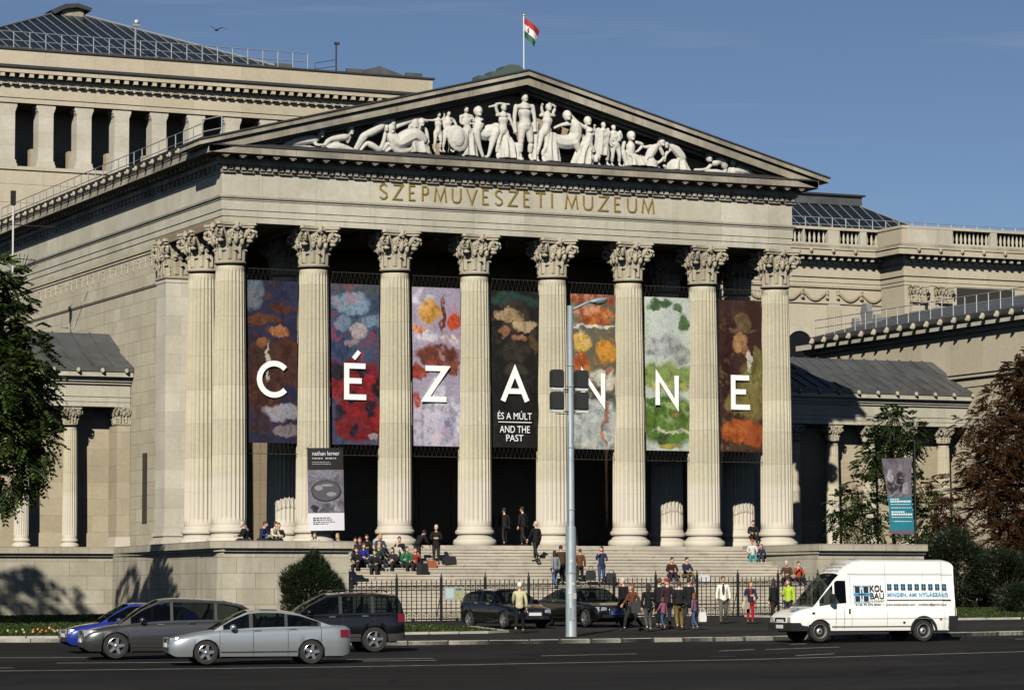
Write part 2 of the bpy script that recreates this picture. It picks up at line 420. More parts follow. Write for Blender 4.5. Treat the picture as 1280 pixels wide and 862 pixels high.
# the carved and gilded inscription: cut from narrow roman strokes
GLY = {'S':[[(.9,.88),(.7,1),(.35,1),(.1,.85),(.12,.65),(.5,.5),(.88,.36),(.92,.15),(.65,0),(.3,0),(.05,.12)]],'Z':[[(.05,1),(.95,1),(.05,0),(.98,0)]],
 'E':[[(.85,1),(.12,1),(.12,0),(.88,0)],[(.12,.52),(.7,.52)]],'P':[[(.12,0),(.12,1),(.6,1),(.85,.85),(.85,.6),(.6,.46),(.12,.46)]],'M':[[(.0,0),(.12,1),(.5,.1),(.88,1),(1,0)]],
 'U':[[(.08,1),(.08,.3),(.22,.05),(.5,0),(.78,.05),(.92,.3),(.92,1)]],'V':[[(.0,1),(.5,0),(1,1)]],'T':[[(.0,1),(1,1)],[(.5,1),(.5,0)]],'I':[[(.5,0),(.5,1)]],
 'C':[[(.54+.51*math.cos(R(42+276*k/26)), .5+.5*math.sin(R(42+276*k/26))) for k in range(27)]],'A':[[(.0,0),(.5,1),(1,0)],[(.2,.33),(.8,.33)]],'N':[[(.06,0),(.06,1),(.94,0),(.94,1)]]}
def stroke(mb, pts, w, y, t, f, mi=0):
    """flat strokes of width w with mitred corners, facing -y, thickness t; f maps glyph units to (x,z)"""
    P = [Vector(f(*p)) for p in pts]; L_ = []; R_ = []
    for i, p in enumerate(P):
        d0 = (p-P[i-1]).normalized() if i else (P[1]-p).normalized(); d1 = (P[i+1]-p).normalized() if i < len(P)-1 else d0
        n0 = Vector((-d0.y,d0.x)); n1 = Vector((-d1.y,d1.x)); m = (n0+n1)
        m = m.normalized() if m.length > 1e-4 else n0; k = min(2.6, 1/max(.3, m.dot(n0)))
        L_.append(p+m*w/2*k); R_.append(p-m*w/2*k)
    n = len(P); v = [(q.x,y,q.y) for q in L_]+[(q.x,y,q.y) for q in R_]+[(q.x,y-t,q.y) for q in L_]+[(q.x,y-t,q.y) for q in R_]
    fs = []
    for i in range(n-1):
        fs += [(2*n+i, 3*n+i, 3*n+i+1, 2*n+i+1), (i, i+1, n+i+1, n+i), (i, 2*n+i, 2*n+i+1, i+1), (n+i, n+i+1, 3*n+i+1, 3*n+i)]
    fs += [(0,n,3*n,2*n),(n-1,3*n-1,4*n-1,2*n-1)]
    mb.add(v, fs, mi)
def word(mb, txt, x, z, h, w, gap, sw, y, t, mi=0):
    for ch in txt:
        cw = w*{'I':.25,'M':1.15,' ':.55,'S':.8,'E':.75,'P':.75}.get(ch,1.0)
        for i_, s in enumerate(GLY.get(ch, [])): stroke(mb, s, sw, y-.004*i_, t, lambda a, b: (x+a*cw, z+b*h), mi)
        x += cw+gap
    return x
ins = MB()
def wlen(txt, w, gap): return sum(w*{'I':.25,'M':1.15,' ':.55,'S':.8,'E':.75,'P':.75}.get(c,1.0)+gap for c in txt)-gap
word(ins, 'SZEPMUVESZETI', 6.95, 15.83, .66, .50, (15.75-6.95-wlen('SZEPMUVESZETI',.50,0))/12, .07, Y0-.002, .05)
ins.build('inscription', M_GOLD, ent); ins = MB()
word(ins, 'MUZEUM', 16.4, 15.83, .66, .54, (21.06-16.4-wlen('MUZEUM',.54,0))/5, .07, Y0-.002, .05)
ins.build('inscription', M_GOLD, ent)
def headmesh(a, b, ra, rb, bx=None):
    m = MB(); m.ell((0,0,0),ra,8,6); m.ell(b,rb,8,5)
    if bx: m.box(*bx)
    return m.mesh('lion_head_spout', M_CAP, 60)
# flank gutters with lion heads
for s, X in ((-1,X0),(1,X1)):
    gm = MB(); prof = [(.90,17.66),(.97,17.70),(1.02,17.85),(1.12,17.98),(1.16,18.08),(.95,18.10),(.4,18.02)]
    v = []
    for o, z in prof: v += [(X+s*o,-1.2,z),(X+s*o,46,z)]
    gm.add(v, [(2*i,2*i+1,2*i+3,2*i+2) if s < 0 else (2*i,2*i+2,2*i+3,2*i+1) for i in range(len(prof)-1)])
    gm.add([v[2*i] for i in range(len(prof))], [tuple(range(len(prof)))])
    gu = gm.build('gutter', M_ZDARK, MUS)
    hme = headmesh(0,(s*.10,0,-.05),(.09,.12,.14),(.08,.07,.075)); y = -.4
    while y < (40 if s < 0 else 3): obj('lion_head_spout', hme, gu, (X+s*1.13,y,17.86)); y += 1.27
# pediment
SL, AX, AZ, HW = .2605, 14.0, 22.11, 16.1
def rake(t0, t1, y0, y1, hw, mb, mi=0):
    f = lambda x, t: AZ - SL*abs(x-AX) - t
    xl, xr = AX-hw, AX+hw
    mb.prism([(xl,f(xl,t0)),(AX,f(AX,t0)),(xr,f(xr,t0)),(xr,f(xr,t1)),(AX,f(AX,t1)),(xl,f(xl,t1))], 'y', y0, y1, mi)
ped = MB(); ped.prism([(-.4,17.72),(28.4,17.72),(14,21.5)], 'y', .1, .6); pdo = ped.build('pediment', M_TYMP, MUS)
sl = MB(); sl.prism([(-1.635,17.70),(-1.60,17.76),(-1.3,17.90),(.2,17.91),(.2,17.62)],'x',-1.5,29.5); sl.build('lead_ledge', M_ZDARK, pdo)
rk = MB(); rake(0,.07,-1.80,1.0,16.15,rk,1); rake(.07,.28,-1.74,1.0,16.1,rk); rake(.28,.36,-1.60,1.0,15.95,rk,1); rake(.36,.70,-1.576,1.0,15.6,rk); rake(.70,.80,-1.1,1.0,15.2,rk); rake(.80,.92,-.75,1.0,14.7,rk)
rk.build('raking_cornice', [M_WEATH, M_ZDARK], pdo)
# roof behind the pediment
rf = MB(); rf.prism([(-1.55,18.02),(29.55,18.02),(29.55,18.08),(14,22.06),(-1.55,18.08)], 'y', .99, 46)
y = 2
while y < 46: 
    for s in (-1,1): rf.add([(14+s*.1,y,22.13),(14+s*15.4,y,18.15),(14+s*15.4,y+.05,18.15),(14+s*.1,y+.05,22.13)],[(0,1,2,3)])
    y += 1.1
rf.build('portico_roof', M_ZINC, MUS)
ac = MB()
for dx, w, h in ((-1.5,.55,.25),(-.9,.5,.32),(-.2,.7,.42),(.9,.9,.2),(1.5,.5,.22)): ac.box(13.9+dx-w/2,13.9+dx+w/2,-.3,.5,AZ-SL*abs(dx)-.15,AZ-SL*abs(dx)-.05+h)
ac.prism([(12.9,21.9),(14.9,21.9),(14.1,22.5),(13.6,22.5)],'y',-.5,.8)
ac.build('ridge_block', M_BRONZE, MUS)
def rail(mb, pts, h=1.0, nr=2, step=1.6, r=.022, mi=0):
    P = [Vector(p) for p in pts]
    for k in range(nr): mb.tube([p+Vector((0,0,h*(k+1)/nr)) for p in P], r, 4, mi)
    for a, b in zip(P, P[1:]):
        n = max(1, int(round((b-a).length/step)))
        for i in range(n+1):
            q = a.lerp(b, i/n); mb.tube([q, q+Vector((0,0,h))], r*1.2, 4, mi)
rl = MB(); rail(rl, [(-.75,1.8,18.2),(-.75,36,18.2)], .95, 2, 1.25, .024); rail(rl, [(-.75,1.8,18.2),(.2,1.8,18.45)], 1.1, 2, .9, .03)
rl.build('roof_railing', M_RAIL, MUS)
# ------------------------------------------------------------------ the wings beside the portico
WY = 12.7
wsh = fluted(.36,.31,5.28,20).mesh('shaft', M_COL, 35)
mb = MB(); mb.lathe([(r*.36,z*.5) for r,z in BASEP], 28); mb.box(-.5,.5,-.5,.5,-.2,0.0); wba = mb.mesh('base', M_COL, 40)
wca = capital(.32,.85,.44).mesh('capital', M_CAP, 50)
def wing(xa, xb, cols, left):
    w = MB(); y0 = WY-.36
    w.box(xa,xb,WY+1.0,WY+1.6,-4.6,6.9)                        # loggia wall
    w.box(xa,xb,WY+.9,WY+1.02,.05,.75)                         # its plinth
    wl = w.build('wing_wall', M_TAN, MUS)
    e = MB()
    e.box(xa,xb,y0,WY+1.0,6.80,7.03); e.box(xa,xb,y0-.03,WY+.9,7.03,7.27); e.box(xa,xb,y0-.07,WY+.9,7.27,7.36); e.box(xa,xb,y0+.01,WY+.9,7.36,7.88)
    e.box(xa,xb,y0-.10,WY+.9,7.88,8.0); e.box(xa,xb,y0-.45,WY+.9,8.22,8.46); e.box(xa,xb,y0-.2,WY+.9,8.0,8.22)
    e.build('wing_entablature', M_ENT, wl)
    r = MB(); ye = y0-.50
    prof = [(ye,8.46),(ye-.02,8.70),(ye+.06,8.72),(WY+1.5,9.62),(WY+1.5,9.78),(WY+3.2,10.62),(WY+9,10.62),(WY+9,8.4)]
    lim = (xa,xb); r.prism(prof, 'x', lim[0], lim[1])
    x = xa+.3
    while x < xb-.1:
        r.box(x,x+.05,ye+.05,ye+.12,8.70,8.78)
        for (p, q) in ((prof[2],prof[3]),(prof[4],prof[5])):
            r.add([(x,p[0],p[1]),(x+.06,p[0],p[1]),(x+.06,q[0],q[1]),(x,q[0],q[1]),(x,p[0],p[1]+.07),(x+.06,p[0],p[1]+.07),(x+.06,q[0],q[1]+.07),(x,q[0],q[1]+.07)],[(4,5,6,7),(0,4,7,3),(1,2,6,5),(0,1,5,4)])
        x += (.75 if not left else .95)
    ro = r.build('wing_roof', M_ZINC, wl)
    hme = headmesh(0,(0,-.09,-.04),(.11,.12,.13),(.07,.07,.08)); x = xa+.25 if not left else xb-.35
    while (xa if not left else -13) < x < xb: obj('lion_head_spout', hme, ro, (x,ye-.03,8.5)); x += 1.2*(-1 if left else 1)
    for cx in cols: column(cx, WY, .05, None, wsh, wba, wca, .45, 5.83)
    return wl
wl = wing(-22,-.72,[-3.58,-5.95,-8.3,-10.7],True)
pm = MB(); pm.box(-1.36,-.70,WY-.34,WY+1.0,.45,5.9); pl = pm.build('pilaster', M_TAN, wl)
pm = MB(); pm.box(-1.45,-.69,WY-.42,WY+.99,.05,.45); pm.box(-1.40,-.69,WY-.39,WY+.98,.45,.55); pm.build('base', M_COL, pl)
obj('capital', capital(.33,.88,.44,True).mesh('capital', M_CAP, 50), pl, (-1.05,WY,5.93))
cc = MB(); cc.tube([(-2.5,15.9,10.5),(-2.5,15.9,10.85)],.04,6); cc.box(-2.95,-2.45,15.86,15.92,10.82,10.88); cc.box(-3.15,-2.9,15.75,15.95,10.84,11.1)
tag(cc.build('security_camera', plain('camera_housing',(.25,.25,.25),.4)), 'small boxy security camera on the ridge of the grey roof left of the portico', 'camera')
wing(28.72,47.3,[31.6,33.9,36.25,38.6,40.9,43.25,45.6],False)
# ------------------------------------------------------------------ pavilion at the right, seen along its eave
pv = MB(); PX = 47.9; PW = 46.98
pv.box(PW,70,-14,29.5,-4.6,12.0); pv.box(PW-.1,70,-14,29.5,9.72,9.86); pv.box(PW-.06,70,-14,29.5,9.0,9.1); pv.box(PW-.16,70,-14,29.6,9.5,9.62)
pw = pv.build('pavilion', M_UP, MUS)
pe = MB(); pe.box(PX-1.5,70,-14,30.1,12.22,12.52); pe.box(PW-.2,70,-14,29.8,11.95,12.22); pe.build('pavilion_cornice', M_ENT, pw)
pg = MB(); pg.prism([(PX-1.5,12.52),(PX-1.7,12.62),(PX-1.8,12.86),(PX-1.6,12.9),(PX+5.6,14.7),(70,14.7),(70,12.5)],'y',-14,28.0); pg.prism([(PX-1.6,12.9),(PX+5.6,14.7),(70,14.7),(70,12.9)],'y',28.0,28.2)
y = -10
while y < 28: 
    pg.add([(PX-1.6,y,12.96),(PX+5.6,y,14.76),(PX+5.6,y+.06,14.76),(PX-1.6,y+.06,12.96)],[(0,1,2,3)]); y += 1.0
pr2 = pg.build('pavilion_roof', M_ZINC, pw)
hme = headmesh(0,(-.12,0,-.07),(.14,.15,.2),(.09,.09,.1)); y = 1
while y < 28: obj('lion_head_spout', hme, pr2, (PX-1.82,y,12.62)); y += 1.4
rl = MB(); rail(rl, [(PX-1.4,-8,12.95),(PX-1.4,28,12.95)], .95, 2, 1.15, .026); rl.build('roof_railing', M_RAIL, pr2)
am = MB()
for dx, s in ((-1.2,.62),(0,1.0),(1.25,.6)):
    am.prism([(28.0+dx*1.0-.42*s,13.1),(28.0+dx+.42*s,13.1),(28.0+dx+.3*s,13.1+.9*s),(28.0+dx+.45*s,13.1+1.4*s),(28.0+dx+.22*s,13.1+1.95*s),(28+dx-.22*s,13.1+1.95*s),(28+dx-.45*s,13.1+1.4*s),(28+dx-.3*s,13.1+.9*s)] , 'x', PX+2.0, PX+2.35)
am.build('acroterion', plain('grey_lead',(.16,.165,.17),.6), pr2)
# ------------------------------------------------------------------ attic of the great hall, upper left
AY, AXL, AXR = 46.5, -6.0, 29.6
at_ = MB(); at_.box(AXL,AXR,AY,AY+26,14,23.0); at_.box(AXL,AXR,AY-.12,AY+.5,22.85,23.05); at_.box(AXL,AXR,AY+3.2,AY+26,23.0,26.85)
for z in (16.5,17.6,18.7,19.8,20.9,22.0): at_.box(AXL,AXR,AY-.02,AY,z,z+1.06)
aw = at_.build('attic', M_UP, MUS)
for k in range(12):
    cx = -2.27+2.345*(k)+.02
    p = MB()
    for r, z0, z1 in ((.60,23.05,23.25),(.54,23.25,23.45),(.455,23.45,26.35),(.48,26.35,26.45),(.53,26.45,26.6),(.58,26.6,26.85)): p.box(cx-r,cx+r,AY+.1,AY+.1+1.1,z0,z1)
    p.build('pier', M_PIER, aw)
    p = MB(); p.box(cx-.62,cx+.64,AY+1.2,AY+2.0,23.05,24.3); p.build('pedestal', M_TAN, aw)
ae = MB(); ae.box(AXL,AXR,AY,AY+3.3,26.85,27.15); ae.box(AXL,AXR,AY-.06,AY+3.3,27.15,27.32); ae.box(AXL,AXR,AY+.0,AY+3.3,27.32,27.88); ae.box(AXL,AXR+.1,AY-.12,AY+26,27.88,28.48)
ae.box(AXL,AXR+.75,AY-.75,AY+26,28.52,28.82); ae.box(AXL,AXR+.85,AY-.88,AY+26,28.82,28.98,1); ae.box(AXL,AXR+.15,AY+.0,AY+26,28.98,30.02); ae.box(AXL,AXR+.3,AY-.1,AY+26.1,30.02,30.12,1)
x = AXL+.3
while x < AXR+.5: 
    ae.box(x-.13,x+.13,AY-.70,AY-.1,28.28,28.5); ae.box(x+.12,x+.46,AY-.30,AY-.1,27.93,28.05); x += .585
ae.build('attic_cornice', [M_UP, M_ZDARK], aw)
gr = MB(); bx0, bx1, by0, by1 = -1.5, 20.3, 47.6, 73; ap = (10.55,60,35.1)
q = [(bx0,by0,30.2),(bx1,by0,30.2),(bx1,by1,30.2),(bx0,by1,30.2)]
gr.add(q+[(9.3,60,35.0),(10.8,60,35.0)], [(0,1,5,4),(1,2,5),(2,3,4,5),(3,0,4)]); gr.box(bx0-.1,bx1+.1,by0-.25,by0-.02,30.05,30.35,1); gr.box(bx1+.02,bx1+.2,by0,by1,30.05,30.35,1)
gro = gr.build('glass_roof', [M_GLASSROOF, M_ZINC], aw)
gb = MB()
def bars(A, Bp, C, D, n):
    for i in range(n+1):
        t = i/n; a = Vector(A).lerp(Vector(Bp),t); b = Vector(D).lerp(Vector(C),t); gb.tube([a+Vector((0,-.04,.05)), b+Vector((0,-.04,.05))], .045, 4)
# bars run straight down the slope: hips meet them part way up
for i in range(1,30):
    x = bx0 + (bx1-bx0)*i/30
    t = (x-bx0)/(9.3-bx0) if x < 9.3 else ((bx1-x)/(bx1-10.8) if x > 10.8 else 1.0); t = min(1,t)
    gb.tube([(x,by0,30.25),(x,by0+(60-by0)*t,30.25+4.8*t)], .034, 4)
for s in ((q[1],(10.8,60,35.0)),(q[0],(9.3,60,35.0))): gb.tube([Vector(s[0])+Vector((0,0,.06)), Vector(s[1])+Vector((0,0,.06))], .08, 5)
gb.build('glazing_bars', M_BAR, gro)
rc = MB(); rc.prism([(8.6,35.0),(9.6,35.5),(10.5,35.6),(11.4,35.35),(11.3,35.15),(10.4,35.35),(9.6,35.2),(8.9,34.8)],'y',59.2,61); rc.box(9.5,10.9,59.5,60.6,34.7,35.3,1); rc.build('ridge_cap', [M_ZDARK, M_WEATH], gro)
rl = MB(); rail(rl, [(AXL,AY+.35,30.1),(21.5,AY+.35,30.1)], 1.05, 2, 1.0, .03); rl.build('roof_railing', M_RAIL, aw)
ms = MB(); ms.tube([(10.35,AY+.3,30.1),(10.35,AY+.3,32.1)],.06,6); ms.box(10.15,10.6,AY+.2,AY+.4,32.0,32.15); ms.ell((10.45,AY+.3,32.3),(.2,.12,.16),7,5)
tag(ms.build('sensor_mast', M_RAIL), 'thin grey sensor mast rising in front of the dark glass pyramid roof', 'mast')
ms = MB(); ms.tube([(23.4,AY+.4,30.1),(23.4,AY+.4,32.0)],.055,6); ms.tube([(23.4,AY+.4,30.9),(22.0,AY+.4,30.6)],.02,4); ms.tube([(23.4,AY+.4,30.5),(21.9,AY+.4,30.2)],.02,4); ms.tube([(22.0,AY+.4,30.1),(22.0,AY+.4,30.6)],.02,4); ms.box(23.3,23.6,AY+.3,AY+.5,31.85,32.0)
tag(ms.build('lightning_rod', M_ZDARK), 'dark upright lightning rod on the parapet left of the pediment peak', 'rod')
dm = MB(); dm.prism([(24.2,30.1),(28.6,30.1),(26.4,30.75)],'y',AY+.6,AY+3); dm.build('roof_hatch', M_ZINC, aw)
for xx in (19.9,24.6,28.6): dm = MB(); dm.box(xx-.5,xx+.6,AY+.35,AY+.58,30.1,30.42); dm.build('roof_vent', M_ZINC, aw)
# ------------------------------------------------------------------ the upper hall, right of the portico
up_ = MB()
def upper(mb, xa, xb, y, caps):
    def lay(o, z0, z1, mi=0, back=8): mb.box(xa-(o if caps else 0),xb,y-o,y+back,z0,z1,mi)
    for q in ((0,10,18.26),(.05,18.26,18.5),(.1,18.5,18.86),(.2,18.86,18.96),(.04,18.96,19.64),(.16,19.64,19.72),(.22,19.72,20.2),(1.0,20.22,20.62),(1.08,20.62,20.72),(.55,20.72,20.98,1),(.42,20.98,21.12),(.42,22.02,22.2)): lay(*q)
    if caps: mb.box(xa-.36,xa,y-.36,y+7.8,21.12,22.02)
    x = xa+.2
    while x < xb: mb.box(x-.11,x+.11,y-.8,y-.2,19.95,20.2); mb.box(x+.2,x+.35,y-.36,y-.2,19.74,19.92); x += .6
upper(up_, 50, 63.3, 48, 0); upper(up_, 63.3, 100, 45, 1)
uw = up_.build('upper_hall', [M_UP, M_WEATH], MUS)
hme = headmesh(0,(0,-.08,-.03),(.13,.13,.2),(.08,.07,.08))
for x0_, x1_, yy in ((50.5,63.2,46.92),(63.8,75,43.92)):
    x = x0_
    while x < x1_: obj('lion_head_spout', hme, uw, (x,yy,20.55)); x += 1.7
def balus(x, y): return [(.05,0),(.09,.04),(.06,.1),(.10,.3),(.09,.42),(.05,.65),(.07,.7),(.05,.75),(.09,.88)]
bm_ = MB()
def balrow(segs, y):
    for a, b, solid in segs:
        if solid: bm_.box(a,b,y-.40,y+.18,21.12,22.02)
        else:
            n = int((b-a)/.32)
            for i in range(n): bm_.lathe([(r,z) for r,z in balus(0,0)], 8, (a+(i+.5)*(b-a)/n, y-.1, 21.12))
balrow([(50,57.1,False),(57.1,57.2,True),(57.2,59.0,False),(59.0,59.9,True),(59.9,61.5,False),(61.5,62.0,True),(62.0,63.1,False)],48)
balrow([(63.3,66.9,True),(66.9,69.9,False),(69.9,70.4,True),(70.4,73,False),(73,100,True)],45)
bm_.build('balustrade', M_ENT, uw, 40)
gm = MB()                                            # garland frieze and pilasters below the entablature
for x in (51.3,55.2,59.57): gm = MB(); gm.box(x-.45,x+.45,47.85,48,10,17.05); [gm.box(x-.4+k*.16,x-.32+k*.16,47.8,47.86,10,16.9) for k in range(6)]; gm.build('pilaster', M_UP, uw)
gm = MB()
for xa in (50,52.9,55.3,57.2,59.9,61.7):
    xb = xa+1.85
    for i in range(16):
        t = i/15; x = xa+(xb-xa)*t; z = 17.95-.55*math.sin(PI*t); gm.ell((x,47.93,z),(.13,.12,.12+.08*math.sin(PI*t)),6,4)
    for dz in (0,.2,.45): gm.ell((xa,47.9,17.95-dz),(.14,.13,.14),6,4); gm.ell((xb,47.9,17.95-dz),(.14,.13,.14),6,4)
gm.box(50,63.3,47.9,48,17.08,17.14); gm.box(50,63.3,47.88,48,18.16,18.24)
gm.build('garland_frieze', M_TAN, uw)
gm = MB()
for x in (64.2,66.2): gm = MB(); gm.box(x-.5,x+.5,44.7,45.0,10,17.0); cp_ = gm.build('pilaster', M_UP, uw); obj('capital', capital(.5,1.15,.66,True).mesh('capital', M_CAP, 50), cp_, (x,45.0,17.05))
gm = MB(); gm.box(67.4,72.0,44.96,45.05,12,18.2); gm.build('loggia_shade_panel', plain('painted_loggia_shade',(.02,.018,.015),.9), uw)  # flat near-black sheet paints the shade of an open loggia
gm = MB()
for i in range(12):
    a0, a1 = PI*i/12, PI*(i+1)/12
    gm.prism([(56.9+1.35*math.cos(a0),14.2+1.35*math.sin(a0)),(56.9+1.35*math.cos(a1),14.2+1.35*math.sin(a1)),(56.9+1.0*math.cos(a1),14.2+1.0*math.sin(a1)),(56.9+1.0*math.cos(a0),14.2+1.0*math.sin(a0))],'y',47.85,48)
aw2 = gm.build('arched_window', M_ENT, uw)
gm = MB(); gm.prism([(56.9+1.0*math.cos(PI*i/12),14.2+1.0*math.sin(PI*i/12)) for i in range(13)]+[(55.9,10.5),(57.9,10.5)],'y',47.97,48.02); gm.build('pane', M_WINDARK, aw2)
gr = MB(); gr.add([(52,51.5,22.4),(70.3,51.5,22.4),(70.3,70,22.4),(52,70,22.4),(54,55.5,24.9),(66.0,55.5,24.9),(66.0,66,24.9),(54,66,24.9)],[(0,1,5,4),(1,2,6,5),(2,3,7,6),(3,0,4,7)]); 
gr.box(53.8,66.3,55.3,66.2,24.85,25.5,1); gr.box(53.6,66.5,55.1,66.4,25.5,25.62,2)
gro = gr.build('glass_roof', [M_GLASSROOF, M_ZINC, M_ZDARK], uw)
gb = MB()
for i in range(1,22):
    x = 52+18.3*i/22; t = 1 if 54 < x < 66 else ((x-52)/2 if x < 54 else (70.3-x)/4.3)
    gb.tube([(x,51.5,22.45),(54+(x-52)*0+max(0,x-54) if 54 < x < 66 else x,51.5+4*t,22.45+2.5*t)],.03,4)
gb.tube([(70.3,51.5,22.45),(66,55.5,24.95)],.06,4)
gb.build('glazing_bars', M_BAR, gro)
rl = MB(); rail(rl, [(50,49.6,22.2),(90,49.6,22.2)], .9, 2, 1.05, .028); rl.build('roof_railing', M_RAIL, uw)
# ------------------------------------------------------------------ stairs, terraces
st = MB(); NS = 23; rise = 3.52/NS; run_ = .515
for i in range(NS):
    y1 = -1.3-run_*i; st.box(2.5,25.5,y1-run_,y1+.02,-4.6,-rise*(i+1))
    st.box(2.5,25.5,y1-run_-.03,y1-run_+.1,-rise*(i+1)-.05,-rise*(i+1)+.004)
sto = st.build('entrance_stairs', M_STEP); tag(sto, 'broad flight of worn pale stone steps climbing to the portico', 'stairs')
def terrace(path, mirror, nm, label):
    P = [(28-x if mirror else x, y) for x, y in path]
    t = MB(); inner = [(28-x if mirror else x, y) for x, y in ((2.5,-1.3),(-1.35,-1.3),(-1.35,13.6),(-60,13.6))]
    t.prism(P+inner, 'z', -4.7, -.28, 0)
    # coping slab runs a little proud of the wall
    Q = []
    n = len(P)
    for i, p in enumerate(P):
        a = Vector(P[max(i-1,0)]); b = Vector(P[min(i+1,n-1)]); d = (b-a).normalized(); o = Vector((d.y,-d.x))*(1 if not mirror else -1)
        Q.append(tuple(Vector(p)+o*.30))
    Q[-1] = (Q[-1][0]+(.12 if not mirror else -.12), Q[-1][1])
    inner[0] = (inner[0][0]+(.12 if not mirror else -.12), inner[0][1])
    t.prism(Q+inner, 'z', -.28, .03, 0)
    Q2 = [tuple(Vector(p).lerp(Vector(q),.45)) for p, q in zip(P,Q)]
    t.prism(Q2+inner, 'z', -.42, -.278, 0)
    o = t.build(nm, M_TERR); tag(o, label, 'wall'); return o
TP = [(-60,10.4),(-2.15,10.4),(-2.6,2),(-3.0,-5),(-3.25,-7.7),(-3.15,-8.2),(2.5,-8.2)]
terrace(TP, False, 'terrace_wall', 'weathered stone terrace wall left of the stairs with tree shadow across it')
terrace(TP, True, 'terrace_wall', 'pale stone terrace wall right of the stairs, partly behind the white van')
# ------------------------------------------------------------------ sculpture of the pediment
def sx(px): d = px-350; return 2.05+.0382*d+5.2e-6*d*d
def sz(px, py): return 17.905+(184+(px-400)*.06-py)/26.75
def crom(P, k=3):
    out = []
    for i in range(len(P)-1):
        a, b, c, d = P[max(i-1,0)], P[i], P[i+1], P[min(i+2,len(P)-1)]
        for j in range(k):
            t = j/k; out.append(tuple(.5*(2*b[q]+(c[q]-a[q])*t+(2*a[q]-5*b[q]+4*c[q]-d[q])*t*t+(-a[q]+3*b[q]-3*c[q]+d[q])*t**3) for q in range(4)))
    out.append(P[-1]); return out
def limb(mb, P, n=9, mi=0):
    """tapering limb through points (x,y,z,radius), rounded at both ends"""
    Q = crom(P); a, b = Q[0], Q[-1]
    def ext(p, q): d = (Vector(p[:3])-Vector(q[:3])); d = d.normalized() if d.length > 1e-6 else Vector((0,0,1)); return [Vector(p[:3])+d*p[3]*t for t in (.55,.9)]
    s = ext(a, Q[1]); e = ext(b, Q[-2])
    path = [s[1],s[0]]+[q[:3] for q in Q]+[e[0],e[1]]; kk = .82; rr = [kk*w for w in [a[3]*.42,a[3]*.83]+[q[3] for q in Q]+[b[3]*.83,b[3]*.42]]
    mb.tube(path, rr, n, mi)
def chain(mb, pts, dy=0):
    limb(mb, [(sx(p[0]), -.95+(p[3] if len(p) > 3 else 0)+dy, sz(p[0],p[1]), p[2]) for p in pts])
def head(mb, px, py, r, dy=0):
    x, y, z = sx(px), -1.01+dy, sz(px,py)
    mb.ell((x,y,z),(r*.82,r*.95,r*1.1),10,8); mb.ell((x,y+.05,z+.05),(r*.95,r*.98,r*1.05),10,7)
    mb.ell((x-.03,y-r*.95,z-.02),(r*.16,r*.2,r*.25),6,4); mb.ell((x,y-r*.8,z-r*.7),(r*.4,r*.3,r*.25),6,4)
def folds(mb, pts, n=4, dy=-.12):
    """raised cords of cloth"""
    for k in range(n): chain(mb, [(p[0]+(k-(n-1)/2)*p[2]*5,p[1]+random.uniform(-.6,.6),.035,dy) for p in pts])
def drape(mb, pts, folds=7, dy=0):
    """falling cloth: a wide tube whose outline is broken by folds"""
    Q = crom([(sx(p[0]), -.88+dy, sz(p[0],p[1]), p[2]) for p in pts]); n = folds*4; v = []; fs = []
    for i, q in enumerate(Q):
        for k in range(n):
            a = 2*PI*k/n; r = q[3]*(1+.20*math.cos(a*folds+i*.25)+.07*math.cos(a*(2*folds+1)+i*.6)); v.append((q[0]+r*math.cos(a), q[1]+.75*r*math.sin(a), q[2]))
    for i in range(len(Q)-1):
        for k in range(n): fs.append((i*n+k, (i+1)*n+k, (i+1)*n+(k+1)%n, i*n+(k+1)%n))
    fs += [tuple(range(n)), tuple(range((len(Q)-1)*n, len(Q)*n))]
    mb.add(v, fs)
def stand(mb, ph, top, base, hip=None, feet=None, arms=(), dress=False, w=1.0):
    H = base-top; m = H/26.75; w = w*1.0; hip = ph if hip is None else hip; feet = feet or (hip-.08*H, hip+.08*H); r = m*w
    head(mb, ph, top+.07*H, .062*m)
    chain(mb, [(ph,top+.13*H,.034*r),(ph,top+.18*H,.045*r)])
    cx = (ph*.7+hip*.3)
    chain(mb, [(cx,top+.205*H,.085*r),(cx,top+.29*H,.118*r),((ph+hip)/2,top+.38*H,.092*r),(hip,top+.475*H,.108*r)])
    chain(mb, [(cx-.105*H,top+.2*H,.042*r),(cx,top+.185*H,.052*r),(cx+.105*H,top+.2*H,.042*r)])
    for s, f in ((-1,feet[0]),(1,feet[1])):
        kx = (hip+s*.05*H)*.5+f*.5+s*.012*H
        chain(mb, [(hip+s*.05*H,top+.51*H,.078*r),(kx,top+.73*H,.050*r,-.06),(f,top+.84*H,.045*r),(f,top+.955*H,.028*r),(f+s*.5,base-.4,.032*r,-.16)])
    if dress: drape(mb, [(hip,top+.45*H,.12*r),(hip*.6+feet[0]*.2+feet[1]*.2,top+.7*H,.16*r),((feet[0]+feet[1])/2,base-.5,.2*r)])
    for a in arms:
        n = len(a); chain(mb, [(p[0],p[1],r*(.042-.018*i/(n-1)),-.05*i) for i, p in enumerate(a)])
        chain(mb, [(a[-1][0],a[-1][1],.026*r,-.05*n),(a[-1][0]+.5,a[-1][1]+.4,.02*r,-.05*n)])
STG = 'white statues in the pediment'
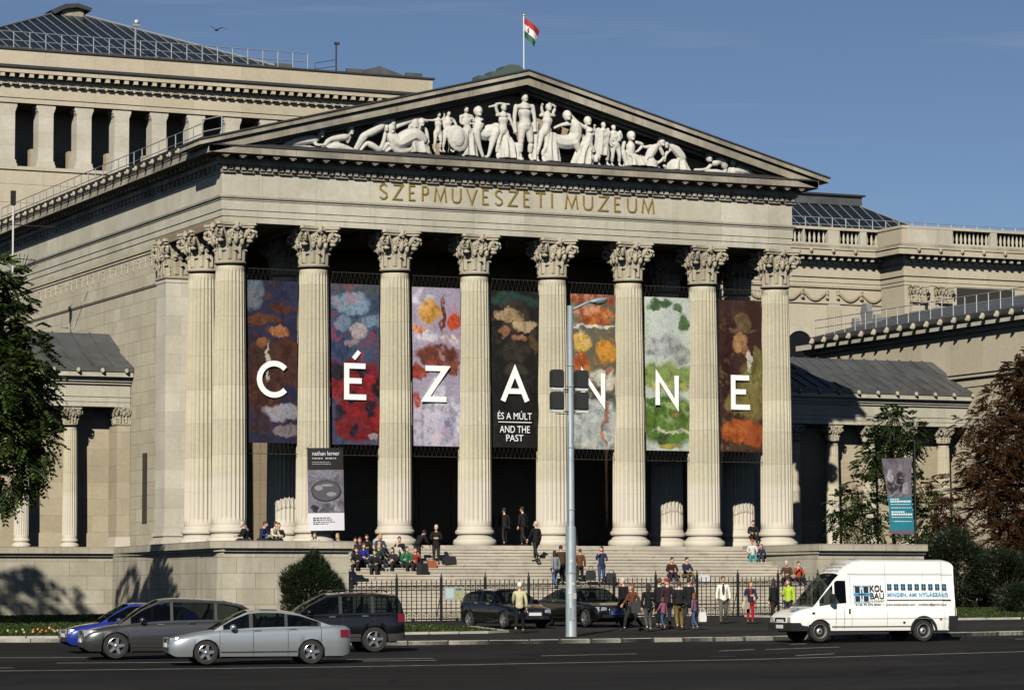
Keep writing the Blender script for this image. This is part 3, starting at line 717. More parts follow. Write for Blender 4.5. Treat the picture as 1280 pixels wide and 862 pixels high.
def statue(fn, label):
    mb = MB(); fn(mb); o = obj('statue', mb.mesh('statue', M_STAT))
    rm = o.modifiers.new('r','REMESH'); rm.mode = 'VOXEL'; rm.voxel_size = .034; rm.use_smooth_shade = True
    sm = o.modifiers.new('s','SMOOTH'); sm.factor = .5; sm.iterations = 1
    me = bpy.data.meshes.new_from_object(o.evaluated_get(bpy.context.evaluated_depsgraph_get())); o.modifiers.clear(); o.data = me; me.materials.clear(); me.materials.append(M_STAT); me.name = 'statue'
    tag(o, label, 'statue', STG)
def s1(m):
    drape(m, [(356,181,.2),(364,179,.24)],5); chain(m, [(349,182,.08),(358,179,.17),(372,175.5,.27),(385,174,.28),(393,173,.24),(397,171,.12)]); head(m,399.5,166.5,.2); chain(m,[(393,173,.13),(392,180,.1,-.2),(403,180.5,.08,-.25)]); chain(m,[(352,184,.1),(380,184,.16),(403,185,.08)])
statue(s1, 'white statue lying face down on its elbow at the far left tip of the pediment')
def s2(m):
    chain(m, [(404,181,.1),(411,173,.2),(420,171,.25),(430,170,.24),(434,168,.12)]); head(m,437,163,.19); chain(m,[(432,170,.12),(433,177,.1),(437,168,.08)]); chain(m,[(405,185,.14),(420,182,.26),(438,186,.16)]); chain(m,[(411,174,.16),(403,181,.11)])
statue(s2, 'white crouching statue holding its head, second from the left end of the pediment')
def s3(m):
    chain(m,[(443,184,.11),(448,176,.14),(453,169,.2),(463,164,.26),(474,157,.3),(480,153,.16)]); head(m,489,154,.19); chain(m,[(474,155,.14),(482,150.5,.12),(491,149,.09)]); chain(m,[(476,160,.12),(483,158,.1)]); chain(m,[(456,168,.2),(450,177,.13),(445,185,.1)])
statue(s3, 'white statue leaning far forward on a long diagonal, pushing at the ox')
def s4(m):
    chain(m,[(450,185.5,.1),(457,178,.14),(463,180,.2),(471,185,.18)]); chain(m,[(474,186,.12),(479,173,.12),(481,161,.11)]); head(m,481,159,.17); chain(m,[(478,185,.11),(484,178,.13),(490,181,.1)]); chain(m,[(482,187,.1),(489,183,.12),(495,186,.1)])
statue(s4, 'white statue of a fallen body with bent knees under the leaning figure')
def s5(m):
    chain(m,[(486,163,.2),(489,170,.36),(496,177,.44),(506,172,.5),(516,168,.48),(524,172,.4)]); chain(m,[(490,180,.25),(498,187,.26),(509,186,.2)]); head(m,487.5,160,.24); chain(m,[(493,158,.13),(507,152,.14),(520,147.5,.16),(532,150,.1)]); chain(m,[(494,153,.1),(509,149,.12),(522,146.5,.14)])
statue(s5, 'white statue of a broad rearing ox gripped by the draped man')
def s6(m):
    drape(m,[(518,153,.3),(517,165,.36),(519,178,.5),(522,190,.55)],7); chain(m,[(517,152,.26),(516,162,.3),(519,174,.3)]); head(m,525,152,.2); chain(m,[(522,158,.1),(531,160,.1),(533,172,.12)]); chain(m,[(512,176,.2),(524,182,.22),(533,176,.14)])
statue(s6, 'white statue of a kneeling draped man in front of the ox')
statue(lambda m: stand(m,547,138.5,188.5,546,(542,549),[[(541,149),(533,149),(524,150.5)],[(552,148),(554,143),(551,137)]]), 'white slim standing statue stretching one arm back over the ox')
def s8(m):
    stand(m,559,137,188.5,558,(553,563),[[(553,149),(554,158),(557,165)],[(566,149),(569,158),(561,166)]],False,1.15)
    m.ell((sx(568),-1.2,sz(568,172)),(.52,.16,.66),14,8,0,Matrix.Rotation(R(-25),3,'Y')); m.ell((sx(568),-1.33,sz(568,172)),(.3,.12,.4),10,6)
statue(s8, 'white standing statue with bearded head and a round shield by its knee')
statue(lambda m: stand(m,581,131,193.5,583,(577,590),[[(575,144),(575,153),(586,153)],[(587,146),(591,151),(586,147)]],True), 'white draped standing statue with bowed head just left of the horse body')
def s10(m):
    head(m,596,138,.24); chain(m,[(597,145,.2),(598,152,.3),(595,160,.27)]); chain(m,[(598,150,.12),(591,154,.11),(590,146,.09)]); chain(m,[(596,162,.4,.25),(606,165,.46,.25),(616,161,.45,.25),(620,158,.34,.25)])
    chain(m,[(594,163,.26),(597,178,.15),(602,193,.1)]); chain(m,[(618,163,.3),(613,180,.16),(609,193,.1),(606,194,.08)]); drape(m,[(579,168,.2),(582,160,.1)],5)
statue(s10, 'white statue with a long horse body behind the draped figure, left of the centre')
statue(lambda m: (stand(m,628,128,196,627,(620,637),[[(621,140),(618,128),(633,128.5)],[(634,142),(638,152),(641,164)],[(619,130),(613,131),(609,132)]]), drape(m,[(631,168,.25),(633,180,.42),(634,196,.5)],7)), 'white striding statue with an elbow raised over its head, left of the tallest statue')
statue(lambda m: (stand(m,654,114.5,198,655,(649,661),[[(643.5,131),(641,146),(642,163)],[(664,131),(666,146),(666,162)]],False,1.12), drape(m,[(645,176,.16),(645,187,.2),(645,198,.24)],5), drape(m,[(668.5,150,.2),(667.5,175,.2),(667,198,.2)],5)), 'tallest white standing statue on the axis under the peak of the pediment')
statue(lambda m: (stand(m,684,127,200,679,(670,677),[[(677,139),(675,133),(675,128)],[(689,139),(692,131),(684,127)]]), drape(m,[(688,163,.24),(687,180,.36),(688,200,.42)],7)), 'white statue with both fists lifted to its head, right of the tallest statue')
def s14(m):
    chain(m,[(692,172,.42,.2),(702,175,.46,.2),(714,174,.48,.2),(719,165,.4,.1),(717,153,.33),(711,148,.16)]); head(m,707,142.5,.24); chain(m,[(713,152,.14),(702,153,.12),(692,157,.09)]); chain(m,[(693,176,.28,.2),(691,188,.16),(693,200,.11)]); chain(m,[(717,176,.28),(722,188,.16),(718,200,.1)])
statue(s14, 'white statue with a horse body turning its chest back towards the draped woman')
def s15(m):
    head(m,732.5,149,.21); chain(m,[(733,155,.12),(735,162,.25),(734,171,.22),(731,178,.3)]); chain(m,[(730,157,.13),(720,150,.11),(712,141,.09)]); drape(m,[(733,168,.24),(731,178,.34),(728,190,.42),(726,204,.52)],8); chain(m,[(732,178,.27),(739,188,.2),(734,203,.14)]); chain(m,[(738,160,.12),(739,170,.1),(722,180,.09)])
statue(s15, 'white draped woman statue reaching up and left to the horse figure')
statue(lambda m: (stand(m,752,150,205,752,(746,757),[[(746,158.5),(741,160),(740,154)],[(758,159),(759,168),(763,178)]],False,1.25), drape(m,[(751,160,.4),(751,175,.36),(750,192,.34)],7), head(m,742,197,.16)), 'white bearded standing statue in long cloth right of the reaching woman')
statue(lambda m: (stand(m,764.5,153,206,767,(763,772),[[(759,162),(758,170),(761,180)],[(773,162),(774,170),(765,173)]],False,1.2), drape(m,[(767,163,.34),(767,174,.34)],6)), 'white standing statue with folded arms and bare legs beside the seated one')
def s18(m):
    head(m,786.5,167.5,.23); chain(m,[(786,174,.13),(786,180,.28),(786,188,.24)]); chain(m,[(778,176,.12),(777,187,.11),(792,187,.09)]); chain(m,[(792,175,.12),(801,178,.11),(795,186,.09)]); drape(m,[(787,190,.3),(794,197,.5),(797,206,.75)],9); chain(m,[(777,188,.16),(781,204,.13)])
statue(s18, 'white seated statue with a bent arm and cloth over its lap')
def s19(m):
    head(m,824,174.5,.23); chain(m,[(820,178,.12),(814,184,.29),(809,194,.27),(813,203,.32)]); chain(m,[(811,180,.13),(803,181,.1),(801,178,.08)]); chain(m,[(823,183,.13),(827,195,.11),(815,204,.09)]); drape(m,[(808,193,.3),(805,200,.42),(808,207,.55)],7); chain(m,[(828,205,.1),(835,211,.09)])
statue(s19, 'white twisted seated statue bending away from the stooping one')
def s20(m):
    chain(m,[(849,193,.28),(842,184,.29),(835,178,.24),(831,176,.12)]); chain(m,[(838,177,.13),(831,173,.11),(825,171,.08)]); chain(m,[(835,184,.12),(830,190,.1),(828,198,.08)]); chain(m,[(849,194,.24),(853,202,.16),(859,211,.11)]); drape(m,[(846,196,.3),(844,203,.48),(844,211,.62)],7); head(m,829,178,.2)
statue(s20, 'white stooping statue with its back bent under the right slope of the pediment')
def s21(m):
    head(m,883,195,.2); chain(m,[(886,200,.14),(891,201,.24),(898,197,.27),(902,203,.25)]); chain(m,[(886,203,.12),(879,209,.1),(866,209.5,.08)]); chain(m,[(901,199,.2),(904,206,.16),(903,214,.11)]); chain(m,[(880,212,.12),(892,212,.16),(902,213,.1)])
statue(s21, 'white crouching statue with one arm stretched along the ledge, second from the right end')
def s22(m):
    head(m,912.5,200,.19); chain(m,[(913,206,.12),(913,212,.24)]); chain(m,[(917,213,.15),(920,206,.2),(923,214,.14)]); chain(m,[(918,210,.22),(928,211,.22),(934,213,.15),(940,216,.08)]); chain(m,[(909,208,.1),(906,215,.08)])
statue(s22, 'white reclining statue with a raised knee at the far right tip of the pediment')
# ------------------------------------------------------------------ ground, road, kerbs, grass
def asphalt(name, a, b, sc=1.0):
    t = NT(name); tc = t.n('ShaderNodeTexCoord'); co = tc.outputs['Object']
    big = t.noise(.22*sc, 5, co, sc=(.5,1.6,1)); f = t.noise(14, 5, co, rough=.7); st_ = t.noise(.8, 4, co, sc=(.15,1.4,1))
    c = t.mix(t.ramp(big,[(.3,0),(.7,1)]), a, b); c = t.mix(.5, c, t.ramp(f,[(.3,.55),(.75,1.15)]), 'MULTIPLY'); c = t.mix(t.math('MULTIPLY', t.ramp(st_,[(.5,0),(.75,1)]), .35), c, tuple(x*.55 for x in a))
    mp = t.n('ShaderNodeMapping', i_Scale=(.10,.22,1)); mp.inputs['Rotation'].default_value = (0,0,.12); t.l(co, mp.inputs[0]); v1 = t.n('ShaderNodeTexVoronoi', i_Scale=1.0, distance='CHEBYCHEV'); t.l(mp.outputs[0], v1.inputs['Vector']); sc_ = t.n('ShaderNodeSeparateColor'); t.l(v1.outputs['Color'], sc_.inputs[0])
    c = t.mix(1.0, c, t.ramp(sc_.outputs[0],[(0,.78),(.45,1),(.55,1),(1,1.28)]), 'MULTIPLY')
    nv = t.n('ShaderNodeTexNoise', i_Scale=.9, i_Detail=4); t.l(co, nv.inputs['Vector']); vv = t.n('ShaderNodeMix', data_type='VECTOR', i_0=.45); t.l(co, vv.inputs[4]); t.l(nv.outputs[1], vv.inputs[5])
    v2 = t.n('ShaderNodeTexVoronoi', i_Scale=.33, feature='DISTANCE_TO_EDGE'); t.l(vv.outputs[1], v2.inputs['Vector'])
    c = t.mix(t.math('MULTIPLY', t.ramp(v2.outputs[0],[(.006,1),(.016,0)]), t.ramp(big,[(.45,0),(.6,.7)])), c, tuple(x*.35 for x in a))
    t.l(c, t.p.inputs['Base Color']); t.p.inputs['Roughness'].default_value = .85; t.p.inputs['Specular IOR Level'].default_value = .02; t.bump(f, .4, .01); return t.m
M_ROAD = asphalt('road_asphalt', (.019,.019,.020), (.026,.0255,.0255)); M_PAVE = asphalt('pavement_asphalt', (.030,.029,.029), (.042,.041,.040), 1.6)
M_LINE = plain('road_paint', (.42,.42,.40), .8, var=.35, vs=2.5); M_KERB = plain('kerb_stone', (.30,.285,.25), .9, var=.25, vs=1.5)
M_SOIL = plain('soil', (.045,.035,.025), .95, var=.3); M_GRASS = plain('grass_bladez', (.045,.085,.015), .8, var=.3, vs=.6)
def sheet(name, poly, dz, mat, nx=None):
    mb = MB(); mb.add([(x,y,gz(x,y,dz)) for x,y in poly], [tuple(range(len(poly)))]); return mb.build(name, mat, None, kind='structure')
sheet('ground', [(-700,-500),(700,-500),(700,900),(-700,900)], -.02, M_PAVE)
sheet('road', [(-300,-140),(300,-140),(300,-36),(16,-40.5),(4,-40.6),(-7,-38),(-12,-30),(-60,-4),(-300,-4)], 0, M_ROAD)
KP = [(60,-39.5),(28,-41.2),(14,-41.85),(4.2,-41.9),(-4,-40.4),(-7.7,-39.1),(-10.6,-36.6),(-13.2,-32.6),(-15.9,-28.6),(-18,-27.2),(-30,-21),(-60,-8)]
pv = MB(); Q = KP+[(-60,12),(60,12)]
pv.prism(Q, 'z', -.35, 0); pv.v = [(x,y,gz(x,y,.12 if z == 0 else -.3)) for x,y,z in pv.v]
pv.build('pavement', M_PAVE, None, kind='structure')
def strip(path, w, h, mat, name, base):
    mb = MB(); n = len(path)
    def nrm(i): a = Vector(path[max(i-1,0)]); b = Vector(path[min(i+1,n-1)]); d = (b-a).normalized(); return Vector((-d.y,d.x))
    for i in range(n-1):
        L_ = (Vector(path[i+1])-Vector(path[i])).length; m = max(1,int(L_/1.0))
        for j in range(m):
            p = []
            for t in (j/m+.006, (j+1)/m-.006):
                c = Vector(path[i]).lerp(Vector(path[i+1]),t); k = nrm(i).lerp(nrm(i+1),t); p += [c+k*w*.0, c+k*w]
            q = [p[0],p[2],p[3],p[1]]; v = [(x,y,gz(x,y,base)) for x,y in q]+[(x,y,gz(x,y,h+random.uniform(-.006,.006))) for x,y in q]
            mb.add(v, [(0,1,5,4),(1,2,6,5),(2,3,7,6),(3,0,4,7),(4,5,6,7),(3,2,1,0)])
    return mb.build(name, mat, None, kind='structure')
strip(KP, -.22, .135, M_KERB, 'kerb', -.2)
GL = [(-60,-7.2),(-30,-19.6),(-17.9,-26.6),(-15,-28.6),(-11,-30.3),(-4.8,-31.4),(-1.6,-31.9),(-.5,-31.2),(1.2,-24),(1.0,-15),(1.0,-8.4),(-3.4,-8.4),(-2.4,10.2),(-60,10.2)]
GR = [(18,-15),(19.6,-24.6),(21.2,-26),(24,-26.6),(60,-22),(60,10),(31.5,10),(31.4,-8.3),(26,-8.3),(25.8,-15)]
for G, nm in ((GL,'lawn'),(GR,'lawn')):
    strip(G[:9] if G is GL else G[:5], -.16 if G is GR else .16, .20, M_KERB, 'lawn_kerb', .0)
    sheet('lawn_soil', G, .15, M_SOIL)
from mathutils.geometry import tessellate_polygon
def scatter(poly, n):
    P = [Vector((x,y,0)) for x,y in poly]; T = tessellate_polygon([P]); ar = [((P[b]-P[a]).cross(P[c]-P[a])).length for a,b,c in T]
    for t in random.choices(T, ar, k=n):
        u, v = random.random(), random.random()
        if u+v > 1: u, v = 1-u, 1-v
        p = P[t[0]]+(P[t[1]]-P[t[0]])*u+(P[t[2]]-P[t[0]])*v; yield p.x, p.y
def grass(poly, n, nm, h=.07):
    mb = MB(); v = []; f = []
    for x, y in scatter(poly, n):
        for _ in range(3):
            a = random.uniform(0,6.28); w = random.uniform(.03,.07); dx, dy = math.cos(a)*w, math.sin(a)*w; hh = h*random.uniform(.5,1.3); z = gz(x,y,.15); l = random.uniform(-.08,.08)
            k = len(v); v += [(x-dx,y-dy,z),(x+dx,y+dy,z),(x+l,y+l*.7,z+hh)]; f.append((k,k+1,k+2)); x += random.uniform(-.1,.1); y += random.uniform(-.1,.1)
    mb.add(v, f); o = mb.build(nm, leafmat(nm+'_blades',[(.010,.025,.005),(.022,.045,.008),(.035,.060,.011),(.05,.06,.018)],.2)); o['kind'] = 'stuff'; return o
gl2 = [(x,y) for x,y in GL if x > -31]+[(-30,-5)]
grass([(-30,-19.4),(-17.8,-26.3),(-15,-28.3),(-4.8,-31.1),(-1.7,-31.5),(-.7,-30.8),(.9,-24),(.8,-15),(.8,-8.5),(-3.5,-8.5),(-2.6,9),(-30,9)], 26000, 'grass')
grass([(18.3,-15.5),(19.8,-24.4),(21.4,-25.7),(24,-26.2),(42,-24),(42,-5),(31.5,-5),(31.3,-8.5),(26.2,-8.5),(26,-15)], 12000, 'grass', .09)
def flowers(poly, n, cols, nm):
    for c, nmm in cols:
        mb = MB()
        for x, y in scatter(poly, n):
            z = gz(x,y,.15)+random.uniform(.1,.26); mb.ell((x,y,z),(.055,.055,.045),5,3); 
        o = mb.build(nm, plain(nmm, c, .6)); o['kind'] = 'stuff'
flowers([(-22,-22.2),(-12.5,-26.6),(-12,-25.6),(-22,-21)], 20, [((.45,.24,.03),'marigold_yellow'),((.45,.10,.02),'marigold_orange'),((.40,.34,.22),'marigold_cream')], 'flower_bed')
flowers([(-4.4,-24.5),(-2.6,-24.6),(-2.4,-23),(-4.2,-23)], 110, [((.55,.20,.02),'begonia_orange'),((.5,.09,.02),'begonia_red')], 'flower_bed')
# painted lines
def line(pts, w, nm='lane_line'):
    mb = MB(); P = [Vector(p) for p in pts]; n = len(P); v = []
    for i, p in enumerate(P):
        d = (P[min(i+1,n-1)]-P[max(i-1,0)]).normalized(); k = Vector((-d.y,d.x))*w/2
        for q in (p+k, p-k): v.append((q.x,q.y,gz(q.x,q.y,.005)))
    mb.add(v, [(2*i,2*i+1,2*i+3,2*i+2) for i in range(n-1)]); return mb.build(nm, M_LINE, None, kind='structure')
def cover(x, y, r=.34):
    mb = MB(); n = 20; mb.add([(x+r*math.cos(2*PI*k/n),y+r*math.sin(2*PI*k/n),gz(x,y,.006)+.0105*(r*math.cos(2*PI*k/n)+r*math.sin(2*PI*k/n))) for k in range(n)],[tuple(range(n))],0)
    for i in range(-3,4): mb.cbox((x+i*.085,y,gz(x,y,.008)),(.03,.5-.05*abs(i),.008),1)
    o = mb.build('manhole_cover', [M_IRON, plain('worn_iron',(.06,.055,.05),.6,.4)]); return o
tag(cover(-13.2,-56.6), 'round iron manhole cover in the near lane below the silver sedan', 'manhole cover'); tag(cover(-4.5,-54.4,.38), 'round iron manhole cover in the empty lane left of the van', 'manhole cover')
line([(-60,-43.5),(-40,-48.6),(-24.8,-52.8),(-18.1,-54.9),(-15.9,-55.5),(-5.2,-57),(4.4,-56.1),(30,-52)], .13)
for a, b in (((-23.6,-41.6),(-19.7,-44.1)),((-21.9,-48.0),(-17.5,-50.2)),((-28,-49.6),(-23.9,-50.8)),((-16.2,-51.0),(-12.4,-52.4)),((-14.2,-50.2),(-11.8,-50.8)),((-2.4,-50.3),(-.9,-49.7)),((-.6,-49.9),(2.3,-49.3)),((2.5,-45.9),(3.2,-45.7)),((-2.5,-55.0),(-.9,-54.4)),((8.4,-51.2),(12.5,-50.0)),((-8.5,-50.9),(-5.5,-51.0)),((11,-45.8),(15,-45.2))): line([a,b], .13)
# ------------------------------------------------------------------ people
def skin(name, pts, edges, root=0, sub=1):
    """one continuous tapering surface grown over a skeleton: pts = [(x,y,z,rx,ry)]"""
    me = bpy.data.meshes.new(name); me.from_pydata([p[:3] for p in pts], edges, [])
    o = bpy.data.objects.new(name, me); COL.objects.link(o)
    md = o.modifiers.new('s','SKIN'); md.use_smooth_shade = True; md.branch_smoothing = .3
    if not me.skin_vertices: me.attributes.new('skin', 'FLOAT', 'POINT')
    L_ = me.skin_vertices[0].data
    for i, p in enumerate(pts): L_[i].radius = (p[3], p[4] if len(p) > 4 else p[3]); L_[i].use_root = (i == root)
    if sub: sm = o.modifiers.new('u','SUBSURF'); sm.levels = sub; sm.render_levels = sub
    ev = o.evaluated_get(bpy.context.evaluated_depsgraph_get()); m2 = bpy.data.meshes.new_from_object(ev)
    mb = MB(); mb.v = [tuple(v.co) for v in m2.vertices]; mb.f = [tuple(f.vertices) for f in m2.polygons]; mb.m = [0]*len(mb.f)
    bpy.data.objects.remove(o); bpy.data.meshes.remove(me); bpy.data.meshes.remove(m2); return mb
SKINC = {'fair':(.55,.33,.23),'tan':(.42,.24,.15)}
HAIRC = {'grey':(.38,.37,.35),'white':(.6,.59,.56),'brown':(.06,.032,.018),'dark':(.018,.013,.01),'red':(.16,.05,.02),'blond':(.30,.20,.09)}
def V(*a): return Vector(a)
def jpose(kind, arms, lean=0.0, step=.0):
    J = dict(pel=V(0,0,.93), sp=V(0,.01,1.12), ch=V(0,.01,1.33), nk=V(0,.0,1.475), hd0=V(0,-.015,1.56), hd=V(0,-.03,1.645))
    for s, k in ((-1,'R'),(1,'L')):
        J['sh'+k] = V(.175*s,.01,1.41); J['hip'+k] = V(.088*s,0,.88); J['kn'+k] = V(.1*s,-.03,.48); J['an'+k] = V(.105*s,.02,.09); J['to'+k] = V(.12*s,-.14,.04)
    if kind == 'walk':
        for s, k in ((-1,'R'),(1,'L')):
            f = step*(1 if s < 0 else -1)
            J['kn'+k] += V(0,-f*.6-.04,0); J['an'+k] += V(0,-f*1.25+.05,.05 if f < 0 else 0); J['to'+k] += V(0,-f*1.25+.03,.0)
    if kind == 'sit':
        for k in list(J):
            if k[:3] not in ('hip','pel') and k[:2] not in ('kn','an','to'): J[k] += V(0,0,-.80)
        J['pel'] = V(0,0,.13)
        for s, k in ((-1,'R'),(1,'L')): J['hip'+k] = V(.09*s,-.02,.11); J['kn'+k] = V(.13*s,-.43,.16+.02*s); J['an'+k] = V(.11*s,-.45-.06*s,-.25); J['to'+k] = V(.12*s,-.60-.06*s,-.29)
    if lean:
        p0 = J['pel']; m = Matrix.Rotation(lean, 3, 'X')
        for k in ('sp','ch','nk','hd0','hd','shR','shL'): J[k] = p0 + m @ (J[k]-p0)
    D = {'down':(V(.06,.02,-.29),V(.01,-.07,-.24)),'bent':(V(.07,.02,-.28),V(-.04,-.24,.04)),'face':(V(.06,-.10,-.24),V(-.10,-.14,.24)),'lap':(V(.08,-.10,-.26),V(-.12,-.22,-.02)),'knee':(V(.05,-.16,-.23),V(-.05,-.22,-.05)),'swing':(V(.05,.14,-.26),V(.0,.04,-.25)),'fore':(V(.05,-.12,-.26),V(.0,-.18,-.16)),'cross':(V(.07,-.02,-.27),V(-.22,-.14,.03)),'reach':(V(.06,-.2,-.2),V(.0,-.25,.02)),'point':(V(.12,-.16,-.12),V(.02,-.25,.03))}
    for s, k, a in ((-1,'R',arms[0]),(1,'L',arms[1])):
        e, w = D[a]; J['el'+k] = J['sh'+k] + V(e.x*s,e.y,e.z); J['wr'+k] = J['el'+k] + V(w.x*s,w.y,w.z)
    return J
def hand(mb, w, e, mi, s):
    d = (w-e).normalized(); q = d.to_track_quat('Z','Y').to_matrix(); c = w+d*.05
    mb.ell(c, (.022,.04,.052), 7, 5, mi, q)
    for i in range(4):
        o = q @ V(0,-.03+.02*i,0); L_ = (.06,.072,.068,.055)[i]; b = w+d*.09+o; cu = q @ V(-.02*s,0,0)
        mb.tube([b, b+d*L_*.55+cu*.3, b+d*L_*.85+cu*1.1], [.009,.008,.006], 5, mi)
    t = q @ V(-.01*s,-.045,0); mb.tube([w+d*.03+t*.6, w+d*.06+t*1.15, w+d*.09+t*1.2+(q @ V(-.01*s,0,0))], [.011,.010,.007], 5, mi)
def person(loc, face, label, kind='stand', arms=('down','down'), lean=0.0, step=.22, h=1.75, top=(.02,.02,.025), legs=(.02,.02,.03), hair='dark', hairlen=0, coat=0, skinc='fair', shirt=None, cap=None, girth=1.1, group=None, turn=0):
    turn = turn or random.uniform(-.55,.55); J = jpose(kind, arms, lean, step); g = girth
    sm = plain('skin_'+skinc, SKINC[skinc], .6); cn = lambda p, c: plain('%s_%02d%02d%02d' % (p, c[0]*99, c[1]*99, c[2]*99), c, .9, var=.2, vs=9, spec=.15)
    sitting = kind == 'sit'
    P = [(J['pel'],.08,.07),(J['sp'],.07,.06),(J['ch'],.085,.07),(J['nk'],.058,.058),(J['hd0'],.056,.06)]; E = [(0,1),(1,2),(2,3),(3,4)]
    for k in 'RL':
        b = len(P); P += [(J['sh'+k],.04,.04),(J['el'+k],.030,.030),(J['wr'+k],.027,.027)]; E += [(2,b),(b,b+1),(b+1,b+2)]
    for k in 'RL':
        b = len(P); P += [(J['hip'+k],.055,.055),(J['kn'+k],.045,.045),(J['an'+k],.036,.036)]; E += [(0,b),(b,b+1),(b+1,b+2)]
    mb = skin('body', [(*p,a,c) for p,a,c in P], E)
    hq = Matrix.Rotation(turn,3,'Z') @ Matrix.Rotation(lean*.4,3,'X'); H = J['hd']
    mb.ell(H,(.074,.092,.112),12,9,0,hq); mb.ell(H+hq@V(0,-.035,-.055),(.056,.06,.06),10,7,0,hq)
    mb.ell(H+hq@V(0,-.098,-.018),(.014,.02,.028),6,5,0,hq)
    for s in (-1,1): mb.ell(H+hq@V(.076*s,.005,-.01),(.012,.022,.034),6,4,0,hq); mb.ell(H+hq@V(.03*s,-.082,.012),(.014,.008,.009),6,4,2,hq)
    mb.ell(H+hq@V(0,-.089,-.06),(.026,.008,.008),6,4,3,hq)
    for s, k in ((-1,'R'),(1,'L')):
        hand(mb, J['wr'+k], J['el'+k], 0, s)
        a, t = J['an'+k], J['to'+k]; d = t-a; mb.ell((a*.42+t*.58)+V(0,0,-.012),(.048,.135,.045),9,6,1,Matrix.Rotation(math.atan2(d.x,-d.y),3,'Z'))
    sc = h/1.75; X = Matrix.Translation(Vector(loc)) @ Matrix.Rotation(face,4,'Z') @ Matrix.Scale(sc,4)
    shoe = plain('dark_shoe',(.02,.016,.014),.5)
    body = obj('person', mb.xf(Matrix.Identity(4)).mesh('person',[sm,shoe,plain('eye_dark',(.03,.02,.02),.3),plain('lip',(.3,.12,.1),.6)],180)); body.matrix_world = X
    tag(body, label, 'person', group)
    # trousers
    P = [(J['pel']+V(0,0,.04),.14*g,.115*g)]; E = []
    for k in 'RL':
        b = len(P); P += [(J['hip'+k],.102*g,.102*g),(J['kn'+k],.072,.072),((J['an'+k]*.9+J['kn'+k]*.1),.058,.058)]; E += [(0,b),(b,b+1),(b+1,b+2)]
    obj('trousers', skin('trousers', [(*p,a,c) for p,a,c in P], E).mesh('trousers', cn('trousers',legs), 180), body)
    # jacket
    up = (J['ch']-J['pel']).normalized()
    P = [(J['sp'],.142*g,.118*g),(J['ch'],.158*g,.125*g),(J['nk']-up*.03,.07,.07),(J['pel']+up*.03,.15*g,.122*g)]; E = [(0,1),(1,2),(0,3)]
    if not sitting: P.append((J['pel']-V(0,0,.09+coat),(.152+.1*coat)*g,(.13+.12*coat)*g)); E.append((3,4))
    for k in 'RL':
        b = len(P); P += [(J['sh'+k],.078,.078),(J['el'+k],.060,.060),(J['wr'+k]*.93+J['el'+k]*.07,.046,.046)]; E += [(1,b),(b,b+1),(b+1,b+2)]
    jk = skin('jacket', [(*p,a,c) for p,a,c in P], E)
    obj('jacket', jk.mesh('jacket', cn('jacket',top), 180), body)
    if shirt:
        q = MB(); c = (J['sp']+J['ch'])/2; q.ell(c+V(0,-.085*g,0.03),(.055,.06,.24),8,7); obj('shirt', q.mesh('shirt', cn('shirt',shirt), 180), body)
    q = MB()
    if cap is None:
        hc = plain('hair_'+hair, HAIRC[hair], .8, var=.3, vs=30)
        q.ell(H+hq@V(0,.018,.036),(.087,.100,.108),11,8,0,hq)
        if hairlen: q.ell(H+hq@V(0,.052,-.05-.5*hairlen),(.082,.06,.09+hairlen),10,7,0,hq); [q.ell(H+hq@V(.07*s,.01,-.05-.4*hairlen),(.022,.04,.06+hairlen*.8),7,6,0,hq) for s in (-1,1)]
        obj('hair', q.mesh('hair', hc, 180), body)
    else:
        q.ell(H+hq@V(0,.015,.045),(.088,.1,.085),11,7,0,hq); q.ell(H+hq@V(0,-.1,.045),(.06,.06,.012),9,5,0,hq)
        obj('cap', q.mesh('cap', cn('cap',cap), 180), body)
    return body
def shad(x, y): i = int((-1.3-y)/.515); return -(3.52/23)*(i+1)        # top of the step at y
def G(x, y): return (x, y, gz(x,y,.122))
def ST(x, y): return (x, y, shad(x,y))
V_ = R(24.6)                      # facing 0 looks at the road; the photographer stands at -24.6 degrees
TOC = -V_
KHAKI = (.14,.10,.035); JEAN = (.045,.075,.14); BLACK = (.010,.010,.012); NAVY = (.015,.02,.045); CREAM = (.42,.39,.28)
GP = 'people crossing the pavement'; GS = 'people on the entrance stairs'; GT = 'people sitting at the left end of the steps'; GF = 'visitors under the portico'
def bag(loc, d, col, label, rz=0, strap=.3):
    mb = MB(); x, y, z = d
    mb.prism([(-x/2,0),(x/2,0),(x*.56,z*.4),(x*.44,z),(-x*.44,z),(-x*.56,z*.4)],'y',-y/2,y/2)
    mb.tube([(-x*.3,0,z*.95),(-x*.2,0,z+strap),(x*.2,0,z+strap),(x*.3,0,z*.95)],.013,5)
    o = mb.build('bag', plain('bag_%d%d%d' % tuple(int(c*99) for c in col), col, .7)); o.location = loc; o.rotation_euler = (0,0,rz); tag(o, label, 'bag'); return o
person(G(-.79,-32.7), R(150), 'grey haired person in a pale cream jacket walking away beside the black hatchback', 'walk', ('down','fore'), h=1.76, top=(.40,.38,.24), legs=BLACK, hair='white', coat=.04, girth=1.1, group=GP)
person(G(6.07,-27.1), R(-80), 'grey haired person in a long black coat behind the woman in the rust patterned top', 'walk', ('down','down'), h=1.82, top=BLACK, legs=(.02,.02,.02), hair='grey', coat=.14, group=GP)
person(G(3.72,-32.5), R(-75), 'person in dark brown and rust patterned top striding near the blue plated sedan', 'walk', ('fore','swing'), step=.3, h=1.66, top=(.10,.035,.018), legs=(.018,.015,.014), hair='red', hairlen=.05, group=GP)
